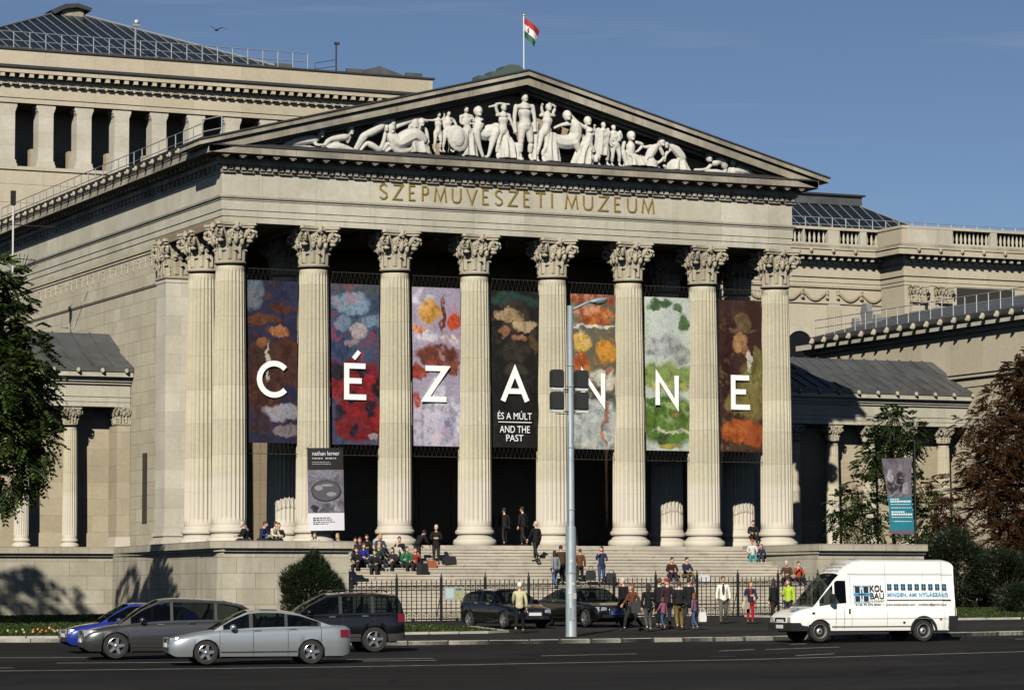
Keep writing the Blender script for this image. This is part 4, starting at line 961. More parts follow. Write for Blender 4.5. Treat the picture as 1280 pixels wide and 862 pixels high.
person(G(3.69,-33.8), R(170), 'person seen from behind in a bulky black jacket and grey trousers, leftmost of the crowd', 'walk', ('bent','down'), step=.1, h=1.68, top=BLACK, legs=(.06,.06,.062), hair='dark', hairlen=.06, girth=1.15, group=GP)
person(G(6.55,-29.1), R(100), 'tall person in dark clothes with a white scarf in the middle of the crowd', 'stand', ('down','bent'), h=1.8, top=(.012,.012,.014), legs=BLACK, hair='brown', shirt=(.5,.5,.48), group=GP)
person(G(5.11,-32.2), R(-160), 'small child in a pink patterned coat and jeans holding on to a parent', 'walk', ('down','fore'), step=.12, h=1.16, top=(.20,.07,.11), legs=JEAN, hair='brown', hairlen=.05, group=GP)
person(G(5.55,-32.6), R(165), 'stout person in a black jacket and khaki trousers seen from behind', 'walk', ('bent','bent'), step=.08, h=1.74, top=(.011,.011,.011), legs=KHAKI, hair='brown', girth=1.25, group=GP)
person(G(5.9,-31.0), R(180), 'person in a red cap behind the khaki trousers', 'stand', ('down','down'), h=1.82, top=(.03,.015,.02), legs=(.02,.02,.03), cap=(.28,.02,.02), group=GP)
person(G(8.53,-27.7), R(120), 'slim person in a long dark navy coat, rightmost of the crowd', 'walk', ('down','down'), h=1.78, top=(.012,.014,.02), legs=(.02,.022,.03), hair='dark', coat=.2, group=GP)
person(G(5.95,-33.0), R(-150), 'child in a mauve patterned top and blue jeans at the right of the khaki trousers', 'walk', ('fore','down'), step=.15, h=1.3, top=(.12,.065,.11), legs=JEAN, hair='red', hairlen=.07, group=GP)
person(G(11.3,-25.3), TOC, 'person in an open white jacket and grey trousers walking in front of the fence', 'walk', ('down','down'), step=.2, h=1.82, top=(.62,.60,.53), legs=(.09,.085,.075), hair='brown', coat=.1, shirt=(.03,.035,.035), skinc='tan', group=GP)
person(G(12.1,-26.0), TOC+R(15), 'person in bright red trousers and a navy jacket in front of the fence', 'stand', ('cross','fore'), h=1.62, top=NAVY, legs=(.30,.01,.018), hair='red', hairlen=.04, shirt=(.2,.03,.03), group=GP)
person(G(12.8,-26.6), R(200), 'person in a black quilted coat at the bonnet of the white van', 'walk', ('down','down'), step=.2, h=1.7, top=(.012,.012,.016), legs=(.015,.015,.02), hair='dark', hairlen=.05, coat=.2, girth=1.15, group=GP)
person(G(12.6,-28.1), R(-60), 'worker in a fluorescent yellow vest standing behind the cab of the van', 'stand', ('bent','down'), h=1.72, top=(.32,.45,.03), legs=(.03,.03,.05), hair='brown', group=GP)
bag((11.8,-26.2,gz(11.8,-26.2,.70)),(.3,.12,.26),(.42,.36,.27),'cream shoulder bag beside the red trousers',R(20),.25)
bag((6.22,-33.1,gz(6.2,-33,.42)),(.26,.1,.34),(.6,.6,.6),'white carrier bag next to the child in mauve',0,.15)
bag((3.35,-33.55,gz(3.4,-33.6,.78)),(.36,.2,.42),(.012,.012,.014),'black rucksack on the back of the leftmost person of the crowd',R(160),.1)
# on the stairs
person(ST(8.39,-3.9), TOC, 'bald person in a dark suit standing on the upper steps between two columns', 'stand', ('cross','cross'), h=1.76, top=(.012,.012,.014), legs=(.012,.012,.015), hair='grey', coat=.06, group=GS)
person(ST(13.33,-3.85), R(195), 'grey haired person in a dark coat climbing the upper steps left of the lamp post', 'walk', ('down','fore'), h=1.8, top=(.011,.011,.013), legs=(.011,.011,.013), hair='grey', coat=.1, group=GS)
person(ST(12.54,-7.5), R(185), 'person in a grey sleeveless top and blue jeans climbing the steps', 'walk', ('down','swing'), h=1.66, top=(.17,.18,.19), legs=(.05,.10,.19), hair='dark', hairlen=.04, group=GS)
person(ST(13.15,-7.0), R(170), 'person in a brown jacket leaning forward on the steps behind the lamp post', 'walk', ('fore','fore'), lean=.35, h=1.8, top=(.045,.025,.015), legs=(.02,.02,.02), hair='dark', girth=1.2, group=GS)
person(ST(14.0,-7.0), R(150), 'person in a rust brown jacket with dark trousers right of the lamp post', 'walk', ('down','bent'), lean=.2, h=1.62, top=(.09,.035,.015), legs=(.015,.015,.017), hair='brown', group=GS)
bag((14.35,-7.4,shad(14.3,-7.4)+.2),(.4,.2,.45),(.02,.025,.02),'dark bag carried on the steps right of the lamp post',R(10),.2)
person(ST(14.88,-7.4), TOC, 'person in a navy and royal blue outfit coming down the middle of the steps', 'walk', ('face','bent'), step=.14, h=1.7, top=(.02,.025,.07), legs=(.03,.05,.12), hair='dark', hairlen=.05, group=GS)
person(ST(14.95,-4.2), TOC, 'person with a red scarf higher up behind the one in royal blue', 'walk', ('bent','down'), step=.14, h=1.72, top=(.014,.012,.014), legs=(.012,.012,.016), hair='dark', shirt=(.3,.03,.03), group=GS)
bag((15.3,-7.5,shad(15.3,-7.5)+.2),(.42,.2,.5),(.015,.015,.018),'black rucksack held beside the person in royal blue',R(-10),.12)
person(ST(19.0,-6.2), TOC+R(10), 'person in a dark maroon jacket sitting in the middle of the steps', 'sit', ('lap','lap'), lean=.15, h=1.72, top=(.035,.014,.016), legs=(.02,.02,.035), hair='dark', group=GS)
person(ST(19.75,-6.2), TOC+R(25), 'person in a navy sweater and khaki trousers sitting on the steps', 'sit', ('knee','lap'), lean=.1, h=1.74, top=(.02,.022,.05), legs=(.10,.075,.035), hair='dark', group=GS)
bag((20.4,-6.7,shad(20.4,-6.7)+.01),(.45,.25,.3),(.5,.5,.5),'crumpled white bag on the steps beside the khaki trousers',0,.1)
person(ST(24.85,-3.2), TOC, 'person in white and red with teal trousers sitting by the right end of the steps', 'sit', ('lap','knee'), h=1.68, top=(.45,.44,.42), legs=(.04,.24,.27), hair='red', cap=(.45,.1,.06), group=GS)
person(ST(25.3,-3.3), TOC-R(10), 'child in dark blue sitting close to the one in teal trousers', 'sit', ('knee','knee'), lean=.2, h=1.3, top=(.02,.025,.06), legs=(.03,.04,.06), hair='red', group=GS)
person(ST(24.6,-6.95), TOC-R(20), 'bald person in a brown jacket sitting low on the steps above the van bonnet', 'sit', ('lap','lap'), lean=.2, h=1.78, top=(.055,.035,.024), legs=(.03,.025,.02), hair='grey', girth=1.15, group=GS)
person(ST(25.2,-6.9), TOC+R(20), 'person in a red orange top sitting low on the steps above the van roof', 'sit', ('face','lap'), h=1.68, top=(.30,.05,.02), legs=(.02,.02,.025), hair='brown', group=GS)
# the crowd resting at the left end of the steps
for i, (x, y, tp, lg, hr, lab, kind, arms) in enumerate((
 (4.28,-4.75,(.012,.012,.014),(.012,.012,.014),'brown','in all black lowest at the left end of the steps',0,('lap','knee')),
 (4.75,-4.2,(.016,.026,.19),(.025,.03,.05),'brown','in a bright royal blue sweater at the left end of the steps',0,('lap','lap')),
 (5.5,-4.2,(.012,.035,.035),(.012,.012,.014),'blond','in a dark green coat with blond hair on the steps',0,('lap','knee')),
 (6.0,-4.7,(.02,.02,.024),(.014,.014,.016),'dark','in charcoal with crossed wrists next to the dark green coat',0,('cross','lap')),
 (6.5,-3.8,(.40,.38,.34),(.05,.05,.06),'grey','in an off white top on the steps',0,('lap','lap')),
 (6.6,-4.7,(.012,.12,.055),(.018,.018,.02),'brown','in an emerald green jacket on the steps',0,('bent','lap')),
 (7.05,-4.7,(.18,.025,.025),(.02,.02,.024),'brown','in a red top next to the emerald jacket',0,('lap','face')),
 (6.2,-2.6,(.03,.05,.10),(.02,.02,.03),'blond','in slate blue on the top steps behind the crowd',0,('lap','lap')),
 (5.15,-2.9,(.03,.012,.016),(.014,.014,.016),'red','in dark wine red on the top steps',0,('face','lap')),
 (5.7,-2.4,(.014,.014,.016),(.012,.012,.014),'dark','in black by the foot of the third column',0,('lap','lap')),
 (4.2,-2.6,(.02,.02,.024),(.02,.018,.016),'blond','with fair hair and dark clothes just right of the hanging banner',0,('lap','face')),
 (4.9,-5.3,(.014,.014,.018),(.012,.012,.014),'dark','in a hooded black coat at the very front of the resting crowd',0,('knee','lap')),
 (5.9,-3.4,(.025,.02,.018),(.014,.014,.016),'brown','in dark brown in the middle of the resting crowd',0,('lap','face')),
 (4.75,-3.3,(.016,.018,.026),(.012,.012,.014),'dark','in dark slate behind the royal blue sweater',0,('cross','lap')),
 (6.9,-3.3,(.013,.013,.015),(.012,.012,.013),'dark','in black beside the off white top',0,('lap','lap')),
 (3.2,-2.4,(.30,.27,.23),(.03,.03,.03),'brown','in a grey beige sweater below the black and white banner',0,('lap','lap')))):
    person(ST(x,y) if y < -1.3 else (x,y,0), TOC+R(random.uniform(-25,25)), 'person '+lab, 'sit', arms, random.uniform(0,.25), h=random.uniform(1.64,1.78), top=tp, legs=lg, hair=hr, hairlen=random.choice((0,.05,.08)), group=GT)
person(ST(7.35,-4.2), R(120), 'person in black bending far over a dark suitcase on the steps', 'stand', ('fore','fore'), lean=.75, h=1.72, top=(.012,.013,.016), legs=(.014,.014,.016), hair='dark', group=GS)
bag((7.0,-5.6,shad(7,-5.6)+.004),(.42,.3,.5),(.02,.014,.012),'dark suitcase standing on the steps below the bending person',R(20),.15)
bag((7.95,-4.4,shad(7.9,-4.4)+.004),(.4,.26,.34),(.22,.06,.02),'russet brown bag on the steps beside the bald person',R(-10),.12)
bag((8.85,-4.3,shad(8.8,-4.3)+.004),(.55,.3,.36),(.012,.012,.014),'black holdall on the steps right of the bald person',R(5),.12)
bag((3.15,-5.75,shad(3.1,-5.7)+.004),(.5,.25,.32),(.40,.012,.02),'bright red bag on the steps against the left wall',0,.12)
# resting on the left platform
for x, y, tp, hr, lab in ((-1.15,-7.4,(.02,.03,.07),'brown','in a navy jacket sitting on the left stone platform'),(-.6,-7.2,(.45,.42,.32),'brown','in a cream jacket sitting on the left stone platform'),(-.1,-5.5,(.06,.16,.2),'red','in a teal top half hidden on the left stone platform'),(-1.65,-6.9,(.02,.02,.02),'grey','in black behind the navy jacket on the left stone platform')):
    b = person((x,y,-.34 if 'teal' in lab else -.06), TOC+R(random.choice((-70,60))), 'person '+lab, 'sit', ('lap','lap'), .25, h=1.72, top=tp, legs=(.02,.02,.03), hair=hr, group='people resting on the left platform')
person((2.0,-1.0,0), TOC, 'dark haired person in black sitting against the base of the second column', 'sit', ('lap','lap'), .1, top=(.014,.012,.012), legs=(.014,.014,.014), hair='dark', group='people resting on the left platform')
# in the shade of the portico
for x, y, f, lab, hh in ((13.3,1.2,180,'in black walking into the shade left of the lamp post',1.78),(14.2,1.5,170,'in dark clothes with a bag entering the portico',1.8),(14.9,.9,200,'in a dark coat just inside the portico',1.85),(26.5,-.3,-20,'in black resting between the two last columns',1.7)):
    sit = 'resting' in lab
    person((x,y,0) if not sit else (x,y,.35), R(f), 'person '+lab, 'sit' if sit else 'walk', ('down','down') if not sit else ('lap','lap'), .1, h=hh, top=(.012,.012,.014), legs=(.012,.012,.014), hair='dark', coat=.1, group=GF)
# ------------------------------------------------------------------ vehicles
def lerpP(P, x):
    if x <= P[0][0]: return P[0][1]
    for (a, b), (c, d) in zip(P, P[1:]):
        if x <= c: t = (x-a)/(c-a) if c > a else 1; return b+(d-b)*t
    return P[-1][1]
def smoothP(P, x, w=.05): return (lerpP(P,x-w)+2*lerpP(P,x)+lerpP(P,x+w))/4
M_TYRE = plain('tyre_rubber', (.012,.012,.012), .85); M_CHROME = plain('chrome', (.75,.75,.76), .12, 1); M_TRIM = plain('black_trim', (.012,.012,.012), .45)
def tinted():
    t = NT('car_glass'); t.p.inputs['Base Color'].default_value = (.004,.005,.006,1); t.p.inputs['Roughness'].default_value = .02; t.p.inputs['Specular IOR Level'].default_value = .35
    tr = t.n('ShaderNodeBsdfTransparent'); tr.inputs[0].default_value = (.38,.44,.42,1); mx = t.n('ShaderNodeMixShader', i_0=.62); t.l(t.p.outputs[0], mx.inputs[1]); t.l(tr.outputs[0], mx.inputs[2]); t.l(mx.outputs[0], t.out.inputs[0]); return t.m
M_GLASS = tinted(); M_LAMP = plain('headlight_glass', (.42,.44,.46), .10, .5, 1, var=.5, vs=9); M_TAIL = plain('tail_light_red', (.15,.006,.006), .15, 0, 1); M_AMB = plain('amber_lens', (.5,.16,.01), .2)
M_PLATE = plain('plate_white', (.62,.62,.60), .5); M_PLATEB = plain('plate_blue', (.05,.09,.45), .5); M_ALLOY = plain('alloy_rim', (.52,.53,.54), .25, .9); M_WELL = plain('wheel_well', (.006,.006,.006), .9)
def wheel(parent, x, y, r, w, side, spokes=5, steel=False):
    s = side; mb = MB()
    prof = [(.66,-.5),(.80,-.52),(.93,-.5),(.985,-.38),(1,-.2),(1,.2),(.985,.38),(.93,.5),(.80,.52),(.66,.5)]
    n = 28; v = []; fs = []
    for a_, b_ in prof:
        for k in range(n): a = 2*PI*k/n; v.append((x+r*a_*math.cos(a), y+b_*w, r+r*a_*math.sin(a)))
    for i in range(len(prof)-1):
        for k in range(n): fs.append((i*n+k, (i+1)*n+k, (i+1)*n+(k+1)%n, i*n+(k+1)%n))
    mb.add(v, fs); wh = mb.build('wheel', M_TYRE, parent, 40)
    q = MB(); ri = r*.67; yo = y+s*w*.34
    v = []; fs = []; pr = [(1.0,.5),(.95,.52),(.90,.40),(.86,.05),(.0,.0)]
    for a_, b_ in pr:
        for k in range(n): a = 2*PI*k/n; v.append((x+ri*a_*math.cos(a), y+s*w*(b_-.02 if a_ > .5 else .03), r+ri*a_*math.sin(a)))
    for i in range(len(pr)-1):
        for k in range(n): fs.append((i*n+k, (i+1)*n+k, (i+1)*n+(k+1)%n, i*n+(k+1)%n))
    q.add(v[:4*n], fs[:3*n], 0)
    q.add(v[3*n:], [(k, n+k, n+(k+1)%n, (k+1)%n) for k in range(n)], 1)
    if not steel:
        for k in range(spokes):
            a = 2*PI*k/spokes+PI/2+.2; d = Vector((math.cos(a),0,math.sin(a))); t = Vector((-d.z,0,d.x)); c = Vector((x,yo,r))
            p = [c+d*ri*.12+t*.052, c+d*ri*.92+t*.036, c+d*ri*.92-t*.036, c+d*ri*.12-t*.052]
            o = Vector((0,s*.03,0)); q.add([u for u in p]+[u+o for u in p], [(0,1,2,3),(4,5,6,7),(0,1,5,4),(1,2,6,5),(2,3,7,6),(3,0,4,7)], 0)
        q.ell((x,yo+s*.03,r),(.06,.02,.06),10,6,0)
    else:
        for k in range(10):
            a = 2*PI*k/10; q.ell((x+ri*.62*math.cos(a),y+s*w*.06,r+ri*.62*math.sin(a)),(.035,.02,.035),8,5,1)
        q.ell((x,y+s*w*.1,r),(ri*.45,.06,ri*.45),14,7,0); q.ell((x,y+s*w*.1+s*.05,r),(ri*.2,.03,ri*.2),10,6,1)
    q.build('rim', [M_ALLOY if not steel else plain('steel_rim',(.42,.42,.42),.4,.6), M_WELL], wh, 40)
def make_car(name, label, loc, heading, paint, L, W, wb, fo, r, belt, roofl, wr=.72, sill=.22, spokes=5, steel=False, pillars=(), side=(0,0), tum=.34, plan=(.80,.72), hood=None, nose=(.30,.88), tail=(.35,.95), plate=M_PLATE, trimcol=None, rails=False, van=False, handles=(), arch=1.12, mirror=None, glassfront=True, clad=None):
    """belt: [(x,z)] top of the lower body front to back; roofl: [(x,z)] roof line; x forward, origin on the ground under the middle"""
    root = thing(name, label, 'van' if van else 'car', loc, heading)
    x0, x1 = -L/2, L/2; xf = x1-fo; xr = xf-wb; hw = W/2
    belt = sorted(belt); roofl = sorted(roofl)
    def wp(x):
        k = 1.0
        df = (x1-x)/.55; dr = (x-x0)/.45
        if df < 1: k = min(k, plan[0]+(1-plan[0])*math.sqrt(max(0,1-(1-df)**2)))
        if dr < 1: k = min(k, plan[1]+(1-plan[1])*math.sqrt(max(0,1-(1-dr)**2)) if not van else .97)
        return hw*k
    def zb(x):
        z = sill
        df = x1-x; dr = x-x0
        if df < .25: z += .10*(1-df/.25)**2
        if dr < .3: z += .10*(1-dr/.3)**2
        return z
    def az(x):
        z = 0
        for c in (xf, xr):
            d = abs(x-c)/(r*arch)
            if d < 1: z = max(z, r+r*arch*math.sqrt(1-d*d)*.98)
        return z
    xs = sorted(set([x0+.0, x0+.03, x0+.08, x0+.15, x1-.15, x1-.08, x1-.03, x1]+[x0+.15+(L-.3)*i/90 for i in range(91)]+[c+s*r*arch*t for c in (xf,xr) for s in (-1,1) for t in (1.001,.999,.97,.9)]))
    sec = [(0,.93),(.28,.985),(.55,1.0),(.80,.985),(.94,.955),(1.0,.90)]
    def section(x):
        w = wp(x); b = zb(x); zt = smoothP(belt,x,.08); a = az(x); P = []
        for t, k in sec: P.append((w*k, max(b+(zt-b)*t, a if t < .9 else 0)))
        cr = .035 if not van else .02
        P += [(w*.62, zt+cr*.8),(w*.3, zt+cr),(0, zt+cr*1.05)]
        return P
    mb = MB(); n = len(sec)+3; V2 = []
    for x in xs:
        P = section(x); full = [(-y,z) for y,z in P] + [(y,z) for y,z in reversed(P[:-1])]
        V2 += [(x,y,z) for y,z in full]
    m = 2*n-1; fs = []; cl = []
    for i in range(len(xs)-1):
        for k in range(m-1): fs.append((i*m+k, i*m+k+1, (i+1)*m+k+1, (i+1)*m+k))
    o = len(mb.v); mb.v += V2
    for i, f in enumerate(fs):
        k = i % (m-1); mb.f.append(f); mb.m.append(1 if clad and (k == 0 or k == m-2) else 0)
    for e, rev in ((0,False),(len(xs)-1,True)):          # nose and tail
        f = tuple(e*m+k for k in range(m)); mb.f.append(f if rev else tuple(reversed(f))); mb.m.append(0)
    # cabin
    rx0, rx1 = roofl[0][0], roofl[-1][0]
    cs = sorted(set([rx0+(rx1-rx0)*i/64 for i in range(65)]+[p for pr in pillars for p in pr]+[p for p,_ in roofl]))
    def cab(x):
        zt = smoothP(belt,x,.08)-.01; h = max(.012, smoothP(roofl,x,.03)-zt); w = wp(x)*.90; P = []
        for t, q in ((0,0),(.10,.06),(.86 if not van else min(.86,.84/h),.80),(.965,1.0)): P.append((max(.2,w-tum*h*q*.9), zt+h*t))
        wt = P[-1][0]
        P += [(wt*.80, zt+h*1.0),(wt*.45, zt+h+.025*min(1,h*3)),(0, zt+h+.032*min(1,h*3))]
        return P
    gl = {'windscreen':MB(),'rear_window':MB(),'side_window':MB(),'side_window_far':MB()}
    rows = []
    for x in cs:
        P = cab(x); rows.append([(x,-y,z) for y,z in P]+[(x,y,z) for y,z in reversed(P[:-1])])
    kk = len(rows[0]); side0, side1 = side
    top = max(z for _, z in roofl)
    for i in range(len(cs)-1):
        xa, xb = cs[i], cs[i+1]; xm = (xa+xb)/2; inp = any(a <= xm <= b for a, b in pillars)
        slope = (smoothP(roofl,xb,.01)-smoothP(roofl,xa,.01))/(xb-xa)
        for k in range(kk-1):
            q = [rows[i][k], rows[i][k+1], rows[i+1][k+1], rows[i+1][k]]; t = None; kq = min(k, kk-2-k)
            if kq == 1 and side0 < xm < side1 and not inp: t = 'side_window' if k < kk/2 else 'side_window_far'
            elif kq >= 3 and slope < -.30 and xm > 0 and glassfront and (not van or xm > side1-.75): t = 'windscreen'
            elif kq >= 3 and slope > .32 and xm < 0 and not van: t = 'rear_window'
            (gl[t] if t else mb).add(q, [(0,1,2,3)], 2 if (not t and kq == 1 and inp and side0 < xm < side1 and not van) else 0)
    for e in (0, len(rows)-1):
        f = list(range(kk)); mb.add(rows[e], [tuple(f)], 0)
    body = mb.build('body', [paint, plain('cladding_grey',(.03,.03,.032),.6), M_TRIM], root, 38)
    for k, g_ in gl.items():
        if g_.f: g_.build(k.replace('_far',''), M_GLASS, root, 30)
    if not van:
        for sx_, yy in [(.12 if roofl[0][0] > -2.2 else .02, .38),(.12 if roofl[0][0] > -2.2 else .02, -.38),(-.85,.4),(-.85,-.4)]:
            u = MB(); zt = lerpP(belt, sx_); u.ell((sx_-.22,yy,zt-.02),(.10,.24,.34),9,7,0,Matrix.Rotation(R(-12),3,'Y')); u.ell((sx_-.30,yy,zt+.27),(.055,.13,.09),8,6); u.build('seat', plain('seat_cloth',(.035,.034,.034),.9), root)
    u = MB(); u.box(x0+.25,x1-.25,-hw*.82,hw*.82,sill-.04,.62,0); u.build('underbody', M_WELL, root)
    for x in (xf, xr):
        for s in (-1,1): wheel(root, x, s*(hw-.115), r, .21, s, spokes, steel)
    def surf(x, t, s, off=.008):
        P = section(x)[:6]; b = t*(len(P)-1); i = min(int(b), len(P)-2); f = b-i
        y = P[i][0]+(P[i+1][0]-P[i][0])*f+off; z = P[i][1]+(P[i+1][1]-P[i][1])*f; return Vector((x,s*y,z))
    def fz(z, y, off=.006):                             # a point on the nose
        return Vector((x1+off, y, z))
    hd0, hd1, hz0, hz1 = nose if len(nose) == 4 else (.55,.1,.58,.74)
    for s in (-1,1):                                    # headlights wrap round the corner
        hb = MB(); xa = x1-hd0; xe = x1+.004
        def hl(a, b, s=s):
            x = xa+(x1-.02-xa)*a; w = wp(x)*(.985); yy = w; z0 = hz0+(hz1-hz0)*.25*(1-a); z1 = hz1-.0*a
            if a > .75: yy = w-(a-.75)*.0
            return (x, s*(yy*(.985-.05*b)+.006), z0+(z1-z0)*b)
        hb.grid(hl, 8, 4)
        w = wp(x1); q = [(x1+.012,s*w*.96,hz0),(x1+.012,s*(w*.96-.26),hz0+.02),(x1+.004,s*(w*.93-.24),hz1-.02),(x1+.0,s*w*.92,hz1)]
        hb.add(q, [(0,1,2,3)]); hb.build('headlight', M_LAMP, root)
        tb = MB(); xa2 = x0+(tail[0])
        def tl(a, b, s=s):
            x = x0+.02+(xa2-x0-.02)*a; w = wp(x); z0, z1 = (tail[1]-.22, tail[1]-.02) if len(tail) == 2 else tail[1:]
            return (x, s*(w*(1.004-.045*b)+.014), z0+(z1-z0)*b)
        tb.grid(tl, 5, 4); tb.build('tail_light', M_TAIL, root)
        if mirror:
            mx, mz = mirror; q = MB(); yy = s*(hw+.07); q.ell((mx,yy,mz),(.09,.12,.075),10,7); q.tube([(mx,s*hw*.88,mz-.05),(mx,yy,mz-.03)],.025,6)
            q.build('wing_mirror', [paint if not van else M_TRIM], root, 60)
        hh = MB()
        for hx, ht in handles:
            p = surf(hx, ht, s, .02); hh.cbox(p,(.2,.03,.03))
        if handles: hh.build('door_handle', M_CHROME if not van else M_TRIM, root)
    # grille, lower intake, plate, door seams
    q = MB(); w = wp(x1)
    gz0, gz1, gw = hood if hood else (.42,.70,.36)
    for k in range(6): zz = gz0+(gz1-gz0)*(k+.5)/6; q.box(x1-.02,x1+.012,-gw,gw,zz-.012,zz+.006,1)
    q.box(x1-.03,x1+.006,-gw,gw,gz0,gz1,0); q.box(x1-.02,x1+.016,-gw-.02,gw+.02,gz1,gz1+.02,1); q.box(x1-.02,x1+.016,-gw-.02,-gw,gz0,gz1,1); q.box(x1-.02,x1+.016,gw,gw+.02,gz0,gz1,1)
    q.build('grille', [M_TRIM, M_CHROME if not van else M_TRIM], root)
    q = MB(); q.box(x1-.03,x1+.008,-w*.85,w*.85,sill+.13,sill+.24); q.build('air_intake', M_TRIM, root)
    q = MB(); q.box(x1+.0,x1+.028,-.26,.26,sill+.25,sill+.36); q.build('number_plate', plate, root)
    q = MB()
    for px in [a for a, b in pillars if (side[0]-.05 < a < side[1])]+[side[1]+.12 if not van else 1.08]:
        for s in (-1,1):
            for k in range(10):
                a, b = surf(px,.05+.93*k/10,s,.003), surf(px,.05+.93*(k+1)/10,s,.003); d = Vector((.007,0,0)); q.add([a-d,b-d,b+d,a+d],[(0,1,2,3)])
    for s in (-1,1):
        for k in range(24):
            xa = xr+r*arch+.02+(wb-2*r*arch-.04)*k/24; xb = xr+r*arch+.02+(wb-2*r*arch-.04)*(k+1)/24
            for t in (.12,):
                a, b = surf(xa,t,s,.012), surf(xb,t,s,.012); dz = Vector((0,0,.014)); q.add([a-dz,b-dz,b+dz,a+dz],[(0,1,2,3)])
    q.build('door_seams', M_TRIM, root)
    if rails:
        q = MB()
        for s in (-1,1):
            z = top+.09; ww = hw*.66; q.tube([(rx0+.5,s*ww,z-.06),(rx0+.6,s*ww,z),(rx1-1.15,s*ww,z),(rx1-1.05,s*ww,z-.06)],.022,6)
        q.build('roof_rails', M_TRIM, root)
    return root, surf, (x0,x1,xf,xr,hw)
def paintm(n, c, metal=.6, rough=.28): return plain(n, c, rough, metal, 1.0)
HD = lambda dx, dy: math.atan2(dy, dx)
def at_g(x, y, dz=0.0): return (x, y, gz(x,y,dz))
P_SIL = paintm('paint_silver', (.34,.37,.40), .6, .28); P_GRY = paintm('paint_graphite', (.10,.098,.10), .75, .26); P_BLU = paintm('paint_blue', (.015,.03,.24), .25, .3); P_BLK = paintm('paint_black', (.003,.003,.0035), .0, .25); P_NAV = paintm('paint_midnight', (.002,.0022,.003), .0, .3); P_WHT = paintm('paint_white', (.74,.74,.72), 0, .35)
make_car('silver_sedan', 'silver four door sedan driving left in the nearest lane', at_g(-17.47,-51.9), HD(-.979,.2), P_SIL, 4.92, 1.86, 2.84, .98, .325,
    [(-2.46,.90),(-2.40,.99),(-1.9,1.02),(-1.2,.985),(0,.945),(.85,.915),(1.0,.93),(1.7,.84),(2.2,.735),(2.42,.66),(2.46,.60)], [(-2.0,1.0),(-1.55,1.16),(-1.05,1.35),(-.5,1.44),(.0,1.455),(.35,1.42),(.75,1.24),(1.12,1.01),(1.28,.91)],
    pillars=[(-1.62,-1.54),(-.72,-.64),(.22,.32)], side=(-1.62,1.0), handles=[(-.85,.86),(.10,.86)], mirror=(.78,1.0), hood=(.36,.68,.30), nose=(.58,0,.545,.72), tail=(.32,.72,.92))
make_car('grey_estate', 'graphite grey long estate car driving left behind the silver sedan', at_g(-18.0,-46.0), HD(-.98,.2), P_GRY, 5.05, 1.92, 2.98, .92, .365,
    [(-2.52,1.02),(-2.4,1.08),(-1.5,1.06),(0,1.02),(.9,.985),(1.15,.98),(1.8,.90),(2.25,.80),(2.48,.70),(2.52,.62)], [(-2.48,1.06),(-2.32,1.34),(-2.05,1.50),(-1.5,1.62),(-.7,1.685),(0,1.69),(.4,1.65),(.85,1.43),(1.35,1.08),(1.5,.98)],
    pillars=[(-2.3,-2.1),(-1.28,-1.2),(-.02,.06)], side=(-2.25,1.2), handles=[(-.55,.84),(.35,.84)], mirror=(.88,1.1), hood=(.52,.78,.30), nose=(.66,0,.60,.81), tail=(.3,.8,1.05), spokes=5)
make_car('blue_hatchback', 'bright blue hatchback driving left in the far lane, half hidden by the grey estate', at_g(-17.2,-39.9), HD(-.99,.12), P_BLU, 4.15, 1.72, 2.5, .85, .31,
    [(-2.07,.9),(-2.0,.98),(0,.93),(.7,.90),(.9,.9),(1.5,.80),(1.9,.70),(2.04,.62),(2.07,.55)], [(-2.02,.98),(-1.85,1.2),(-1.5,1.38),(-.8,1.46),(-.1,1.47),(.2,1.44),(.6,1.22),(1.0,.94),(1.1,.88)],
    pillars=[(-1.6,-1.45),(-.55,-.47)], side=(-1.6,.85), handles=[(-.1,.85)], mirror=(.55,.98), hood=(.5,.6,.28), nose=(.48,0,.56,.70), tail=(.25,.7,.95))
make_car('dark_offroader', 'midnight dark off road car with roof rails driving left behind the sedan', at_g(-12.35,-43.9), HD(-.985,.17), P_NAV, 4.5, 1.86, 2.7, .85, .38,
    [(-2.25,1.05),(-2.2,1.14),(-1.0,1.12),(.8,1.08),(1.1,1.08),(1.7,1.04),(2.15,.98),(2.34,.86),(2.36,.75)], [(-2.22,1.14),(-2.16,1.46),(-2.02,1.70),(-1.5,1.76),(-.3,1.76),(.15,1.72),(.65,1.45),(1.05,1.14),(1.15,1.08)],
    pillars=[(-2.2,-2.05),(-1.3,-1.2),(-.32,-.22)], side=(-2.1,.95), handles=[(-1.0,.86),(.0,.86)], mirror=(.72,1.2), hood=(.62,.9,.35), nose=(.4,0,.72,.9), tail=(.25,.9,1.15), rails=True, sill=.33, clad=True, tum=.26, plan=(.88,.84))
make_car('black_hatchback', 'black hatchback parked nose out on the pavement behind the person in cream', at_g(2.0,-25.4,.12), HD(.10,-.995), P_BLK, 4.3, 1.77, 2.58, .85, .315,
    [(-2.15,.92),(-2.08,1.0),(0,.95),(.7,.92),(.9,.92),(1.5,.83),(1.95,.72),(2.12,.64),(2.15,.56)], [(-2.1,1.0),(-1.85,1.24),(-1.4,1.38),(-.7,1.43),(-.1,1.43),(.25,1.39),(.65,1.2),(1.05,.95),(1.15,.9)],
    pillars=[(-1.62,-1.5),(-.55,-.47),(.3,.36)], side=(-1.62,.9), handles=[(-.75,.86),(.15,.86)], mirror=(.6,1.0), hood=(.34,.66,.30), nose=(.45,0,.56,.70), tail=(.25,.75,.95))
